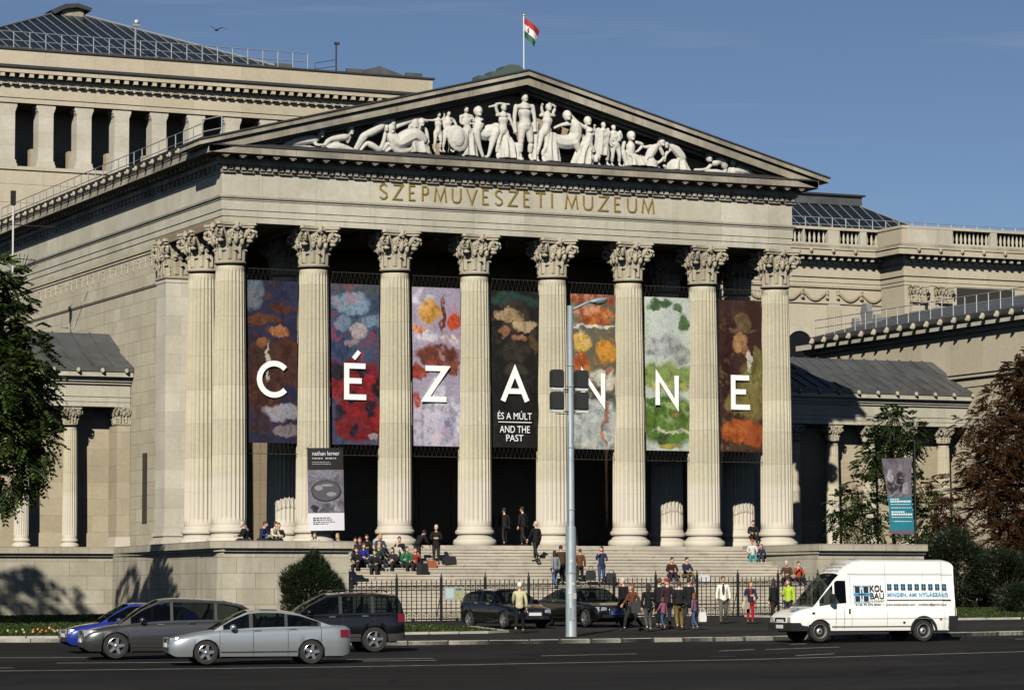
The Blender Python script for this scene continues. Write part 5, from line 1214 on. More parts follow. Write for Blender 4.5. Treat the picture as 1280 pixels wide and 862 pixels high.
make_car('black_sedan', 'black sedan with a blue number plate parked nose out beside the lamp post', at_g(5.4,-25.2,.12), HD(.06,-.998), P_BLK, 4.9, 1.86, 2.97, .85, .34,
    [(-2.45,.92),(-2.38,1.0),(-1.8,1.03),(0,.96),(.85,.93),(1.0,.94),(1.7,.87),(2.2,.77),(2.42,.68),(2.45,.6)], [(-2.0,1.0),(-1.5,1.2),(-1.0,1.38),(-.4,1.46),(.1,1.465),(.45,1.42),(.85,1.22),(1.2,1.0),(1.3,.93)],
    pillars=[(-1.6,-1.52),(-.68,-.6),(.28,.36)], side=(-1.6,1.05), handles=[(-.85,.86),(.15,.86)], mirror=(.8,1.0), hood=(.45,.66,.32), nose=(.48,0,.60,.74), tail=(.3,.75,.95), plate=M_PLATEB)
VL = 5.75
van, vs, (vx0,vx1,vxf,vxr,vhw) = make_car('white_van', 'white high roofed delivery van with blue window company lettering', at_g(5.85,-44.75), HD(-.994,.11), P_WHT, VL, 1.98, 3.62, .95, .345,
    [(-2.875,1.12),(1.0,1.12),(1.55,1.13),(1.95,1.12),(2.35,1.05),(2.70,.93),(2.86,.82),(2.875,.74)], [(-2.875,2.45),(-2.80,2.56),(-2.6,2.60),(.25,2.62),(.55,2.58),(.95,2.38),(1.32,2.06),(1.40,1.98),(1.75,1.56),(2.08,1.16),(2.14,1.12)],
    pillars=[(1.37,1.43)], side=(1.0,1.92), tum=.10, plan=(.86,.97), hood=(.66,.76,.40), nose=(.42,0,.62,.80), tail=(.06,.8,1.1), van=True, steel=True, handles=[], mirror=None, sill=.36, arch=1.14)
for s in (-1,1):
    q = MB(); rr = .345*1.14; x = vxr                      # black lip round the rear wheel arch
    f = lambda a, r_: (x+r_*math.cos(a), s*(vhw+.012), .345+r_*math.sin(a))
    q.add([f(PI*k/14,rr) for k in range(15)]+[f(PI*k/14,rr+.09) for k in range(15)], [(k,k+1,16+k,15+k) for k in range(14)]); q.build('wheel_arch_lip', M_TRIM, van)
    for nm_, bx_ in (('rear_bumper',None),('door_handle',((.90,s*(vhw+.0),.98),(.05,.03,.16))),('fuel_flap',((-1.0,s*(vhw+.012),.62),(.07,.02,.05))),('side_repeater',((2.15,s*(vhw-.01),.92),(.1,.03,.06)))):
        q = MB()
        if bx_: q.cbox(*bx_)
        else: q.box(vx0-.03,vx0+.28,s*.55,s*(vhw+.02),.42,.82)
        q.build(nm_, M_TRIM, van)
q = MB(); q.box(vx1-.14,vx1+.03,-.93,.93,.36,.62); q.box(vx1-.55,vx1-.1,-.965,-.90,.36,.62); q.box(vx1-.55,vx1-.1,.90,.965,.36,.62); q.build('front_bumper', M_TRIM, van)
q = MB(); q.cbox((1.55,-(vhw+.14),1.38),(.12,.2,.3)); q.tube([(1.6,-vhw*.92,1.25),(1.56,-(vhw+.1),1.3)],.03,5); q.cbox((1.55,(vhw+.14),1.38),(.12,.2,.3)); q.build('wing_mirror', M_TRIM, van)
q = MB(); q.box(vx1+.03,vx1+.045,-.26,.26,.44,.55); q.build('number_plate', M_PLATE, van)
q = MB(); q.cbox((-2.3,vhw+.012,.72),(.07,.02,.06)); q.build('side_marker', M_TAIL, van)
# seams and roof step on the van's near side (+y is its left side, facing us)
q = MB()
def vseg(xa, za, xb, zb_, w=.012):
    yy = vhw*.90+.106; f = lambda z: (vhw*.99+.008) if z < 1.0 else (vhw*.9 + .006 - .0*z)
    for k in range(12):
        t0, t1 = k/12, (k+1)/12; a = (xa+(xb-xa)*t0, za+(zb_-za)*t0); b = (xa+(xb-xa)*t1, za+(zb_-za)*t1)
        q.add([(a[0],vside(a[1]),a[1]),(b[0],vside(b[1]),b[1]),(b[0]+(w if xa==xb else 0),vside(b[1]),b[1]+(0 if xa==xb else w)),(a[0]+(w if xa==xb else 0),vside(a[1]),a[1]+(0 if xa==xb else w))],[(0,1,2,3)])
def vside(z, off=.006):
    off = off+.012
    """the near flank of the van at height z"""
    zt = 1.12
    if z < zt:
        P = [(0,.93),(.28,.985),(.55,1.0),(.80,.985),(.94,.955),(1.0,.90)]; t = (z-.36)/(zt-.36)
        return vhw*lerpP(P,max(0,t))+off
    h = 1.49; w = vhw*.90; t = (z-zt+.01)/h; qq = lerpP([(0,0),(.10,.06),(.86,.80),(.965,1.0)],t); return w-.10*h*qq*.9+off
vseg(.82,.5,.82,2.1); vseg(-.42,.5,-.42,2.5); vseg(-1.75,1.15,-1.75,2.5,.006); vseg(-2.8,2.16,.9,2.16,.016); vseg(-2.8,.74,1.9,.74,.01)
q.build('panel_seams', plain('seam_grey',(.25,.25,.25),.6), van)
M_BK = plain('vinyl_black',(.015,.015,.018),.5); M_LB = plain('vinyl_blue',(.10,.36,.62),.5)
def decal(txt, x0, x1, z0, z1, mat, name='lettering', bold=.0):
    """lettering on the flank facing us; x runs backwards along the van"""
    me = font(txt, 1, name, mat, van, Matrix.Identity(4), .004, off=bold)
    xs = [v.co.x for v in me.vertices]; ys = [v.co.y for v in me.vertices]; a, b, c, d = min(xs), max(xs), min(ys), max(ys)
    for v in me.vertices:
        X = x0+(v.co.x-a)/(b-a)*(x1-x0); Z = z0+(v.co.y-c)/(d-c)*(z1-z0); v.co = Vector((X, vside(Z,.010)+(.003 if v.co.z > 0 else 0), Z))
    return obj(name, me, van)
decal('KOL',.13,-.33,1.60,1.81,M_BK,bold=.018); decal('BAU',.13,-.35,1.365,1.565,M_BK,bold=.018); decal('HUNGARY',.12,-.36,1.265,1.335,M_BK)
decal('MINDEN, AMI NYÍLÁSZÁRÓ',-.47,-2.62,1.425,1.60,M_LB,bold=.022)
decal('6+36 70 570 8060  •  www.kolbaublak.com   e:kolbau@gmail.com',.66,-2.55,1.14,1.225,M_BK,bold=.012)
q = MB()
def dq(x0, x1, z0, z1, mi, off=.005): q.add([(x0,vside(z0,off),z0),(x1,vside(z0,off),z0),(x1,vside(z1,off),z1),(x0,vside(z1,off),z1)],[(0,1,2,3)],mi)
for cx in (.575,.275):
    for cz in (1.665,1.375):
        for (a,b,c,d) in ((-.14,.14,.108,.135),(-.14,.14,-.135,-.108),(-.14,-.115,-.108,.108),(.115,.14,-.108,.108)): dq(cx-a,cx-b,cz+c,cz+d,1)
        dq(cx+.085,cx-.085,cz-.085,cz+.085,0,.008)
dq(.44,.41,1.38,1.66,0,.012); dq(.55,.30,1.505,1.535,0,.015)
for k in range(9):
    cx = -.55-k*.2425; dq(cx+.082,cx-.082,1.655,1.845,1)
    for i in (-1,1):
        for j in (-1,1): dq(cx+i*.042+.034,cx+i*.042-.034,1.75+j*.048-.04,1.75+j*.048+.04,0,.010)
dq(-.45,-2.72,1.315,1.345,0)
q.build('emblem', [M_BK, M_LB], van)
# a second emblem on the bonnet and small lines on the roof fairing
q = MB()
def hz_(x): return smoothP([(-2.875,1.12),(1.0,1.12),(1.55,1.13),(1.95,1.12),(2.35,1.05),(2.70,.93),(2.86,.82),(2.875,.74)],x,.08)+.045
for i in range(2):
    for j in range(2):
        x, y = 2.42+.14*i, .28+.15*j; q.add([(x,y,hz_(x)),(x+.12,y,hz_(x+.12)),(x+.12,y+.13,hz_(x+.12)),(x,y+.13,hz_(x))],[(0,1,2,3)],0); q.add([(x+.03,y+.03,hz_(x+.03)+.004),(x+.09,y+.03,hz_(x+.09)+.004),(x+.09,y+.1,hz_(x+.09)+.004),(x+.03,y+.1,hz_(x+.03)+.004)],[(0,1,2,3)],1)
q.build('bonnet_emblem', [M_LB, M_BK], van)
def flat(txt, mat, org, ux, uz, wid, hgt, nm):
    me = font(txt, 1, nm, mat, van, Matrix.Identity(4), .002); xs = [v.co.x for v in me.vertices]; ys = [v.co.y for v in me.vertices]; a, b, c, d = min(xs), max(xs), min(ys), max(ys)
    for v in me.vertices: v.co = Vector(org)+Vector(ux)*(v.co.x-a)/(b-a)*wid+Vector(uz)*(v.co.y-c)/(d-c)*hgt
    obj(nm, me, van)
flat('KOL', M_BK, (2.40,.16,1.085), (0,-1,0), (-.9,0,.35), .34, .12, 'bonnet_lettering'); flat('BAU', M_BK, (2.56,.16,1.035), (0,-1,0), (-.9,0,.35), .34, .12, 'bonnet_lettering')
for k, (t, m_) in enumerate((('+36 70 570 8060',M_BK),('www.kolbaublak.com',M_BK),('kolbau@gmail.com',M_BK))):
    x = .90+.13*k; z = smoothP([(.25,2.62),(.55,2.58),(.95,2.38),(1.32,2.06)],x,.03)+.05; flat(t, m_, (x,.62,z-.0), (0,-1,0), (-.75,0,.62), 1.2, .09, 'fairing_lettering')
# ------------------------------------------------------------------ banners
def artmat(name, bg, blobs, vor, k=.3, scale=(4,1,10), warp=.15):
    """loose abstract paint: a ground colour, soft-edged patches pushed about by noise, and flecks of a second palette"""
    t = NT(name); tc = t.n('ShaderNodeTexCoord'); g = tc.outputs['Generated']
    mp = t.n('ShaderNodeMapping', i_Scale=scale); t.l(g, mp.inputs[0])
    nz = t.n('ShaderNodeTexNoise', i_Scale=.75, i_Detail=5, i_Roughness=.62); t.l(mp.outputs[0], nz.inputs['Vector'])
    va = t.n('ShaderNodeVectorMath', operation='SUBTRACT'); t.l(nz.outputs[1], va.inputs[0]); va.inputs[1].default_value = (.5,.5,.5)
    vm = t.n('ShaderNodeVectorMath', operation='MULTIPLY'); t.l(va.outputs[0], vm.inputs[0]); vm.inputs[1].default_value = (warp*3.2,0,warp)
    vb = t.n('ShaderNodeVectorMath', operation='ADD'); t.l(g, vb.inputs[0]); t.l(vm.outputs[0], vb.inputs[1])
    sp = t.n('ShaderNodeSeparateXYZ'); t.l(vb.outputs[0], sp.inputs[0])
    n2 = t.noise(1.7, 5, mp.outputs[0], rough=.65); n3 = t.noise(6, 4, mp.outputs[0], rough=.7)
    c = bg
    for cx, cz, rx, rz, col in blobs:
        d = t.math('SQRT', t.math('ADD', t.math('POWER', t.math('ABSOLUTE', t.math('DIVIDE', t.math('SUBTRACT', sp.outputs[0], cx), rx)), 2.0), t.math('POWER', t.math('ABSOLUTE', t.math('DIVIDE', t.math('SUBTRACT', sp.outputs[2], cz), rz)), 2.0)))
        shade = t.mix(t.ramp(n2,[(.38,0),(.62,1)]), tuple(q*.55 for q in col), tuple(min(1,q*1.3) for q in col))
        c = t.mix(t.ramp(d,[(.74,1),(1.06,0)]), c, shade)
    vo = t.n('ShaderNodeTexVoronoi', i_Scale=1.1); wv = t.n('ShaderNodeMix', data_type='VECTOR', i_0=.4); t.l(mp.outputs[0], wv.inputs[4]); t.l(nz.outputs[1], wv.inputs[5]); t.l(wv.outputs[1], vo.inputs['Vector'])
    s2 = t.n('ShaderNodeSeparateColor'); t.l(vo.outputs['Color'], s2.inputs[0])
    c2 = t.ramp(s2.outputs[0], [(i/len(vor), q) for i, q in enumerate(vor)], 'CONSTANT')
    c = t.mix(t.math('MULTIPLY', t.ramp(n2, [(.50,0),(.60,1)]), k), c, c2)
    c = t.mix(.5, c, t.ramp(n3, [(.3,.45),(.7,1.3)]), 'MULTIPLY')
    t.l(c, t.p.inputs['Base Color']); t.p.inputs['Roughness'].default_value = .65; t.p.inputs['Specular IOR Level'].default_value = .2; return t.m
ART = [
 ('C','dark brown and navy',(.012,.014,.035),[(.1,.93,.25,.12,(.09,.12,.15)),(.8,.88,.35,.16,(.022,.024,.06)),(.30,.40,.50,.30,(.040,.016,.011)),(.80,.50,.35,.16,(.055,.020,.013)),(.25,.76,.5,.035,(.085,.028,.014)),(.65,.68,.22,.05,(.34,.14,.055)),(.28,.62,.13,.04,(.20,.075,.03)),(.7,.84,.3,.03,(.07,.024,.016)),(.42,.50,.045,.13,(.36,.34,.29)),(.70,.19,.45,.055,(.24,.24,.28)),(.85,.08,.3,.05,(.17,.14,.16)),(.30,.10,.28,.05,(.03,.018,.02))],[(.015,.01,.01),(.05,.02,.012),(.02,.022,.05),(.09,.03,.015)],.5),
 ('É','crimson and slate blue',(.035,.055,.10),[(.5,.98,.7,.07,(.06,.07,.09)),(.15,.62,.3,.12,(.03,.045,.10)),(.38,.88,.45,.07,(.17,.25,.33)),(.85,.78,.3,.05,(.15,.22,.30)),(.25,.76,.22,.06,(.12,.19,.27)),(.6,.70,.22,.06,(.33,.28,.30)),(.4,.63,.2,.03,(.22,.17,.19)),(.5,.40,.8,.15,(.15,.010,.014)),(.55,.16,.8,.16,(.15,.010,.013)),(.15,.45,.16,.07,(.010,.008,.014)),(.62,.46,.16,.05,(.012,.008,.016)),(.95,.36,.14,.07,(.012,.008,.016)),(.40,.31,.15,.06,(.010,.008,.014)),(.8,.22,.16,.06,(.012,.008,.014)),(.12,.20,.15,.06,(.010,.008,.014)),(.5,.10,.14,.05,(.010,.008,.014)),(.88,.05,.14,.025,(.30,.24,.26)),(.03,.1,.08,.2,(.03,.045,.10))],[(.006,.005,.010),(.28,.012,.015),(.02,.02,.05),(.20,.012,.015)],.55),
 ('Z','lilac white, russet and orange',(.26,.23,.31),[(.2,.93,.25,.05,(.40,.38,.46)),(.33,.84,.26,.085,(.46,.24,.05)),(.85,.79,.18,.07,(.36,.05,.02)),(.12,.73,.16,.04,(.38,.13,.03)),(.3,.69,.32,.035,(.46,.43,.48)),(.75,.67,.25,.03,(.45,.38,.40)),(.5,.57,.56,.075,(.12,.035,.025)),(.62,.82,.05,.13,(.13,.035,.02)),(.85,.50,.2,.06,(.16,.045,.03)),(.15,.46,.2,.05,(.22,.035,.02)),(.5,.15,.75,.22,(.40,.38,.47)),(.52,.33,.26,.10,(.47,.45,.54)),(.08,.30,.12,.07,(.28,.05,.035)),(.8,.12,.14,.09,(.28,.27,.38))],[(.30,.04,.02),(.46,.42,.48),(.15,.05,.03),(.30,.27,.37)],.3),
 ('A','black with umber and dark green',(.008,.008,.008),[(.5,.94,.6,.05,(.016,.04,.035)),(.5,.83,.36,.12,(.03,.024,.016)),(.35,.84,.34,.045,(.30,.21,.12)),(.70,.78,.24,.05,(.38,.28,.17)),(.30,.74,.16,.04,(.22,.10,.055)),(.62,.69,.2,.03,(.28,.13,.075)),(.5,.62,.36,.08,(.022,.018,.013)),(.15,.66,.12,.1,(.014,.012,.010)),(.9,.68,.1,.08,(.07,.045,.02)),(.55,.5,.3,.04,(.035,.028,.018)),(.5,.24,.7,.25,(.007,.007,.007))],[(.008,.008,.008),(.04,.03,.02),(.02,.028,.024),(.008,.008,.008)],.35),
 ('N','orange over pale grey',(.09,.085,.06),[(.5,.97,.7,.045,(.24,.065,.03)),(.5,.885,.6,.035,(.36,.11,.035)),(.5,.835,.45,.022,(.30,.07,.02)),(.5,.80,.7,.014,(.50,.48,.43)),(.22,.69,.26,.075,(.46,.30,.07)),(.18,.55,.28,.075,(.32,.08,.02)),(.78,.63,.28,.08,(.44,.21,.03)),(.72,.46,.34,.075,(.44,.43,.37)),(.85,.50,.1,.02,(.30,.10,.05)),(.5,.15,.75,.2,(.33,.36,.36)),(.75,.17,.05,.2,(.26,.13,.09)),(.5,.355,.5,.03,(.06,.06,.05))],[(.44,.24,.04),(.32,.06,.012),(.10,.09,.05),(.40,.40,.36)],.28),
 ('N','green with a pale grey sky',(.38,.42,.40),[(.3,.94,.3,.04,(.06,.11,.05)),(.85,.84,.16,.07,(.06,.11,.045)),(.7,.93,.12,.04,(.09,.15,.07)),(.35,.68,.55,.09,(.30,.32,.33)),(.8,.63,.3,.06,(.26,.28,.27)),(.5,.48,.75,.11,(.17,.23,.07)),(.5,.42,.6,.03,(.30,.30,.10)),(.5,.2,.8,.2,(.075,.14,.025)),(.2,.33,.3,.04,(.05,.11,.015)),(.7,.30,.3,.03,(.14,.22,.04)),(.62,.235,.07,.02,(.30,.16,.07)),(.6,.13,.5,.014,(.36,.37,.28)),(.4,.07,.25,.05,(.035,.06,.015)),(.5,.03,.3,.02,(.28,.22,.05))],[(.03,.08,.012),(.24,.29,.09),(.10,.17,.04),(.36,.38,.30)],.3),
 ('E','olive and burnt orange',(.030,.013,.011),[(.2,.6,.2,.35,(.028,.009,.008)),(.55,.855,.2,.055,(.12,.075,.035)),(.5,.81,.42,.022,(.10,.065,.03)),(.48,.72,.19,.075,(.28,.15,.07)),(.62,.66,.12,.05,(.20,.10,.045)),(.78,.40,.40,.23,(.15,.125,.04)),(.68,.60,.07,.07,(.42,.41,.33)),(.45,.32,.4,.08,(.14,.115,.035)),(.9,.6,.14,.1,(.13,.11,.035)),(.45,.14,.48,.085,(.28,.065,.014)),(.85,.1,.25,.09,(.24,.055,.014)),(.4,.03,.5,.03,(.05,.03,.015))],[(.03,.012,.01),(.05,.02,.012),(.18,.15,.045),(.08,.05,.02)],.3)]
BX = [(.78,3.22),(4.83,7.22),(8.86,11.27),(12.81,15.28),(16.94,19.32),(20.88,23.31),(24.87,27.23)]
LX = [(1.22,2.80),(5.47,6.63),(9.31,10.64),(13.28,14.72),(17.36,18.75),(21.31,22.67),(25.47,26.59)]
M_BWHITE = plain('banner_white', (.72,.73,.74), .7); M_CORD = plain('cord', (.035,.03,.026), .8)
for (ch, desc, bg_, blobs, vor, k), (xa, xb), (la, lb) in zip(ART, BX, LX):
    mb = MB(); bow = lambda u, v: .05*math.sin(PI*u)*(.6+.4*math.cos(5*v+xa))+.022*math.sin(9*u+3*v+xa)+.02*math.sin(17*v+4*u) 
    for off, fl in ((0,False),(.02,True)):
        o = len(mb.f); mb.grid(lambda u, v: (xa+(xb-xa)*u, -.02+off-bow(u,v), 4.57+7.33*v), 14, 30)
        if fl: mb.f[o:] = [tuple(reversed(f)) for f in mb.f[o:]]
    bo = mb.build('banner', artmat('art_%d' % int(xa*10), bg_, blobs, vor, k), None, 180)
    tag(bo, 'tall hanging banner in %s with a big white letter %s' % (desc, ch), 'banner', 'tall painted banners between the columns')
    q = MB()
    gl_ = {'É':'E'}.get(ch, ch)
    for i_, s in enumerate(GLY[gl_]): stroke(q, s, .25, -.135-.004*i_, .012, lambda a, b: (la+.10+(a if gl_ not in 'E' else (a-.12)/.76)*(lb-la-.2), 6.73+b*1.42))
    if ch == 'É': stroke(q, [(0,0),(1,1)], .2, -.10, .012, lambda a, b: (5.92+a*.28, 8.48+b*.34))
    q.build('letter', M_BWHITE, bo)
    q = MB()                                         # zigzag lacing to the wires above and below
    for z0, z1 in ((11.9,12.42),(4.57,4.08)):
        n = 11; pts = [(xa+(xb-xa)*i/(2*n), -.02, z0 if i % 2 == 0 else z1) for i in range(2*n+1)]; q.tube(pts, .010, 4); q.tube([(xa-.5,-.02,z1),(xb+.5,-.02,z1)], .014, 4); q.build('lacing', M_CORD, bo); q = MB()
    if ch == 'A':
        q = MB(); q.box(13.15,14.85,-.147,-.135,5.735,5.77); q.build('rule', M_BWHITE, bo)
        text_fit('ÉS A MÚLT',13.12,14.86,5.88,6.28,-.135,M_BWHITE,'lettering',bo,.005); text_fit('AND THE',13.22,14.76,5.26,5.58,-.135,M_BWHITE,'lettering',bo,.005); text_fit('PAST',13.55,14.42,4.86,5.17,-.135,M_BWHITE,'lettering',bo,.005)
# black and white banner on the second column
nb = thing('banner', 'narrow black and white photo banner with lowercase title hanging before the second column', 'banner', (3.36,-1.15,.62)); nb.rotation_euler = (0,R(-1.2),0)
def panel(z0, z1, mat, nm, y=0.0):
    q = MB(); q.grid(lambda u, v: (1.72*u, y-.04*math.sin(PI*u), z0+(z1-z0)*v), 6, 4); q.grid(lambda u, v: (1.72*(1-u), y+.02-.04*math.sin(PI*u), z0+(z1-z0)*v), 6, 4); return q.build(nm, mat, nb, 180)
panel(0,.78,plain('panel_white',(.60,.60,.66),.7),'text_panel'); panel(.78,2.72,artmat('grey_print',(.15,.14,.18),[(.15,.1,.1,.12,(.03,.03,.035)),(.5,.12,.15,.14,(.10,.10,.12)),(.85,.12,.06,.12,(.32,.31,.36)),(.5,.9,.5,.1,(.22,.21,.26))],[(.03,.03,.035),(.12,.115,.14),(.28,.27,.32),(.05,.05,.06)],.6,(3,1,4)),'picture_panel'); panel(2.72,3.68,plain('panel_black',(.010,.009,.010),.7),'title_panel')
q = MB()
for r0, r1, mi in ((.70,.62,0),):
    n = 32
    for k in range(n):
        a, b = 2*PI*k/n, 2*PI*(k+1)/n; f = lambda r, t: (.84+r*math.cos(t), -.062, 1.78+r*.66*math.sin(t)); q.add([f(.72,a),f(.72,b),f(.66,b),f(.66,a)],[(0,1,2,3)],0); q.add([(.84,-.058,1.78),f(.66,a),f(.66,b)],[(0,1,2)],1)
    for (cx, cz, rx, rz_, mi) in ((.5,1.9,.2,.12,2),(1.1,1.62,.24,.1,2),(.9,2.02,.3,.06,2)): q.ell((cx,-.064,cz),(rx,.006,rz_),12,6,mi)
q.build('oval_print', [plain('print_dark',(.02,.02,.025),.7), plain('print_mid',(.07,.068,.08),.7), plain('print_light',(.22,.21,.25),.7)], nb)
me = font('nathan lerner', 1, 'lettering', plain('title_white',(.65,.65,.68),.6), nb, Matrix.Identity(4), .004); xs = [v.co.x for v in me.vertices]; ys = [v.co.y for v in me.vertices]
for v in me.vertices: v.co = Vector((.22+(v.co.x-min(xs))/(max(xs)-min(xs))*1.30, -.058-v.co.z, 3.36+(v.co.y-min(ys))/(max(ys)-min(ys))*.19))
obj('lettering', me, nb)
q = MB()
def fine(z, x0, x1, h, seed, y=-.056):
    rnd = random.Random(seed); x = x0
    while x < x1: w = rnd.uniform(.05,.16); q.add([(x,y,z),(min(x+w,x1),y,z),(min(x+w,x1),y,z+h),(x,y,z+h)],[(0,1,2,3)]); x += w+.03
fine(3.2,.2,.72,.06,1); fine(3.2,.84,1.36,.06,2); fine(3.04,.2,1.05,.03,3); fine(2.96,.2,1.1,.03,4); q.build('small_print', plain('print_pale',(.35,.35,.38),.6), nb)
q = MB(); fine(.55,.2,1.05,.04,5); fine(.46,.2,1.12,.04,6); fine(.37,.2,1.25,.03,7); fine(.29,.2,.95,.03,8); q.build('small_print', plain('print_ink',(.10,.10,.12),.6), nb)
q = MB(); q.tube([(-.05,.01,3.68),(1.77,.01,3.68)],.025,6); q.tube([(0,.0,3.68),(.3,.25,3.9)],.012,4); q.tube([(1.72,.0,3.68),(1.4,.25,3.9)],.012,4); q.build('hanging_bar', M_IRON, nb)
# teal banner on its pole at the right
pb = thing('banner_pole', 'slim dark pole among the trees carrying the teal banner', 'pole', (32.72,-5,gz(32.7,-5,.15)))
q = MB(); q.tube([(0,0,0),(0,0,7.95)],.05,8); q.tube([(0,0,7.85),(-1.62,0,7.95)],.025,6); q.tube([(0,0,4.3),(-1.5,0,4.25)],.02,6); q.build('pole', M_IRON, pb)
z0 = .58; q = MB()
wav = lambda u, v: (31.02+1.56*u+.16*(1-v)*(1-v)*(1-u)+.10*math.sin(3*v+1)*(1-u), -5-.12*math.sin(4*v+2*u), z0+3.62*v-.06*(1-u)*v)
q.grid(lambda u, v: wav(u,.48+.52*v), 8, 10); tb = q.build('banner', artmat('grey_print_b',(.13,.115,.14),[(.3,.35,.2,.3,(.05,.045,.055)),(.6,.4,.16,.3,(.03,.027,.034)),(.25,.55,.13,.2,(.34,.32,.36)),(.8,.25,.17,.17,(.30,.28,.32)),(.6,.75,.12,.1,(.24,.2,.23))],[(.02,.02,.024),(.10,.09,.11),(.30,.28,.32),(.04,.035,.045)],.5,(3,1,4),.14), None, 180)
tag(tb, 'teal and grey photo banner waving from a pole between the green trees', 'banner')
q = MB(); q.grid(lambda u, v: wav(u,.05+.43*v), 8, 8); q.build('text_panel', plain('panel_teal',(.01,.155,.215),.65), tb, 180)
q = MB(); q.grid(lambda u, v: wav(u,.05*v), 8, 2); q.build('hem', plain('panel_plum',(.10,.08,.11),.7), tb, 180)
q = MB(); rnd = random.Random(3)
for v_, u1, h in ((.45,.45,.016),(.415,.95,.026),(.385,.9,.009),(.34,.35,.009),(.34,.95,.009),(.28,.62,.02),(.245,.95,.026),(.215,.95,.009),(.16,.4,.009),(.16,.9,.009)):
    u = .08
    while u < u1:
        w = rnd.uniform(.05,.10); a = [wav(min(u,u1),v_),wav(min(u+w,u1),v_),wav(min(u+w,u1),v_+h),wav(min(u,u1),v_+h)]; q.add([(p[0],p[1]-.015,p[2]) for p in a],[(0,1,2,3)]); u += w+.022
q.build('small_print', plain('print_white',(.6,.66,.68),.6), tb)
# ------------------------------------------------------------------ flag, bird, masts
fp = thing('flagpole', 'thin white flagpole standing on the peak of the pediment roof', 'flagpole', (14.79,.5,22.0)); q = MB(); q.tube([(0,0,0),(0,0,3.05)],.028,6); q.build('pole', plain('white_pole',(.6,.6,.58),.4), fp); q = MB(); q.ell((0,0,3.1),(.05,.05,.06),8,6); q.build('finial', M_GOLD, fp)
q = MB(); W_, H_ = .95, .92
def flagp(u, v):
    s = 1-.48*u*(v<2); x = u*(.86-.38*(1-v)); z = 2.98-H_*(1-v)*(1-.12*u)-.58*u**1.15
    return (14.82+x, .5+.10*math.sin(6*u+2*v)*u, 22.0+z)
q.grid(flagp, 14, 15); q.m = [(2 if (i//14) < 5 else (1 if (i//14) < 10 else 0)) for i in range(14*15)]
fl_ = q.build('flag', [plain('flag_red',(.30,.018,.02),.7), plain('flag_white',(.55,.57,.62),.7), plain('flag_green',(.012,.08,.04),.7)], None, 180); tag(fl_, 'limp red white and green flag hanging from the roof pole', 'flag')
q = MB(); 
for k in range(7): p = flagp(.30+.025*math.sin(k),.36+.045*k); q.ell((p[0],p[1]-.02,p[2]),(.05 if 0 < k < 5 else .03,.01,.035),6,4,1 if k > 4 else 0)
q.build('coat_of_arms', [plain('arms_red',(.25,.03,.04),.6), M_GOLD], fl_)
q = MB(); q.ell((0,0,0),(.20,.07,.06),10,7); q.ell((-.19,0,.03),(.06,.05,.05),8,6); q.prism([(-.24,.03),(-.30,.015),(-.24,.0)],'y',-.012,.012); q.prism([(.15,.02),(.34,.03),(.34,-.02)],'y',-.05,.05)
for s in (-1,1): q.add([(-.1,s*.04,.03),(.10,s*.04,.03),(.02,s*.36,.17),(-.14,s*.34,.17),(-.02,s*.68,.08),(-.10,s*.66,.08),(-.1,s*.04,.05),(.10,s*.04,.05),(.02,s*.36,.19),(-.14,s*.34,.19),(-.02,s*.68,.09)],[(0,1,2,3),(3,2,4,5),(6,9,8,7),(9,5,10,8)])
bd = q.build('bird', plain('bird_grey',(.10,.10,.10),.7), None, 60); bd.location = (6.2,20,27); bd.rotation_euler = (R(10),R(-8),R(55)); tag(bd, 'small grey bird gliding in the blue sky above the parapet', 'bird')
ma = thing('roof_mast', 'thin pale mast with a fan of wire rods at the left edge above the tree', 'mast', (-5.6,16,10.6))
q = MB(); q.tube([(0,0,0),(0,0,6.5)],.045,6); q.build('pole', plain('mast_white',(.5,.5,.5),.4), ma); q = MB(); q.box(-.12,.1,-.1,.1,6.2,6.9); q.box(-.1,2.2,-.02,.02,5.2,5.25); q.build('lamp_box', M_IRON, ma)
q = MB(); q.tube([(0,0,3.1),(.95,0,3.05)],.03,5)
for k in range(15):
    a = R(-62+124*k/14); q.tube([(.45,.1,2.8),(.45+.95*math.sin(a),.1+.3*math.sin(k*2),2.8+.95*math.cos(a)*1.1)],.014,4)
q.tube([(-.2,.1,3.6),(1.15,.1,3.55)],.02,4); q.build('wire_rods', M_IRON, ma)
# ------------------------------------------------------------------ lamp post with signals seen from behind
lp = thing('street_lamp', 'tall grey lamp post with four black signal boxes, standing before the stairs', 'street lamp', (-1.1,-37.5,gz(-1.1,-37.5,.12)))
def polemat():
    t = NT('galvanised_pole'); tc = t.n('ShaderNodeTexCoord'); n = t.noise(3.2,6,tc.outputs['Object'],(1,1,.35),.7)
    t.l(t.ramp(n,[(.35,(.17,.21,.24)),(.55,(.24,.285,.315)),(.66,(.26,.275,.28)),(.72,(.12,.10,.085))]), t.p.inputs['Base Color']); t.p.inputs['Roughness'].default_value = .55; t.p.inputs['Metallic'].default_value = .2; return t.m
M_POLE = polemat(); q = MB(); q.tube([(0,0,0),(0,0,.02),(0,0,3.6),(0,0,3.65),(0,0,3.7),(0,0,11.1)],[.20,.185,.175,.165,.125,.105],20); 
for z in (2.1,4.2,6.3,8.35,9.05): q.lathe([(.13 if z > 3.6 else .19,z),(.135 if z > 3.6 else .196,z+.02),(.135 if z > 3.6 else .196,z+.05),(.13 if z > 3.6 else .19,z+.07)],18)
q.build('pole', M_POLE, lp, 40)
q = MB()
for a, z, w, h in ((-2.2,1.5,.12,.16),(-1.7,1.75,.1,.1),(-1.3,1.35,.14,.2),(-2.0,2.5,.1,.13)): q.cbox((.183*math.cos(a),.183*math.sin(a),z),(w,.012,h),0,a+PI/2)
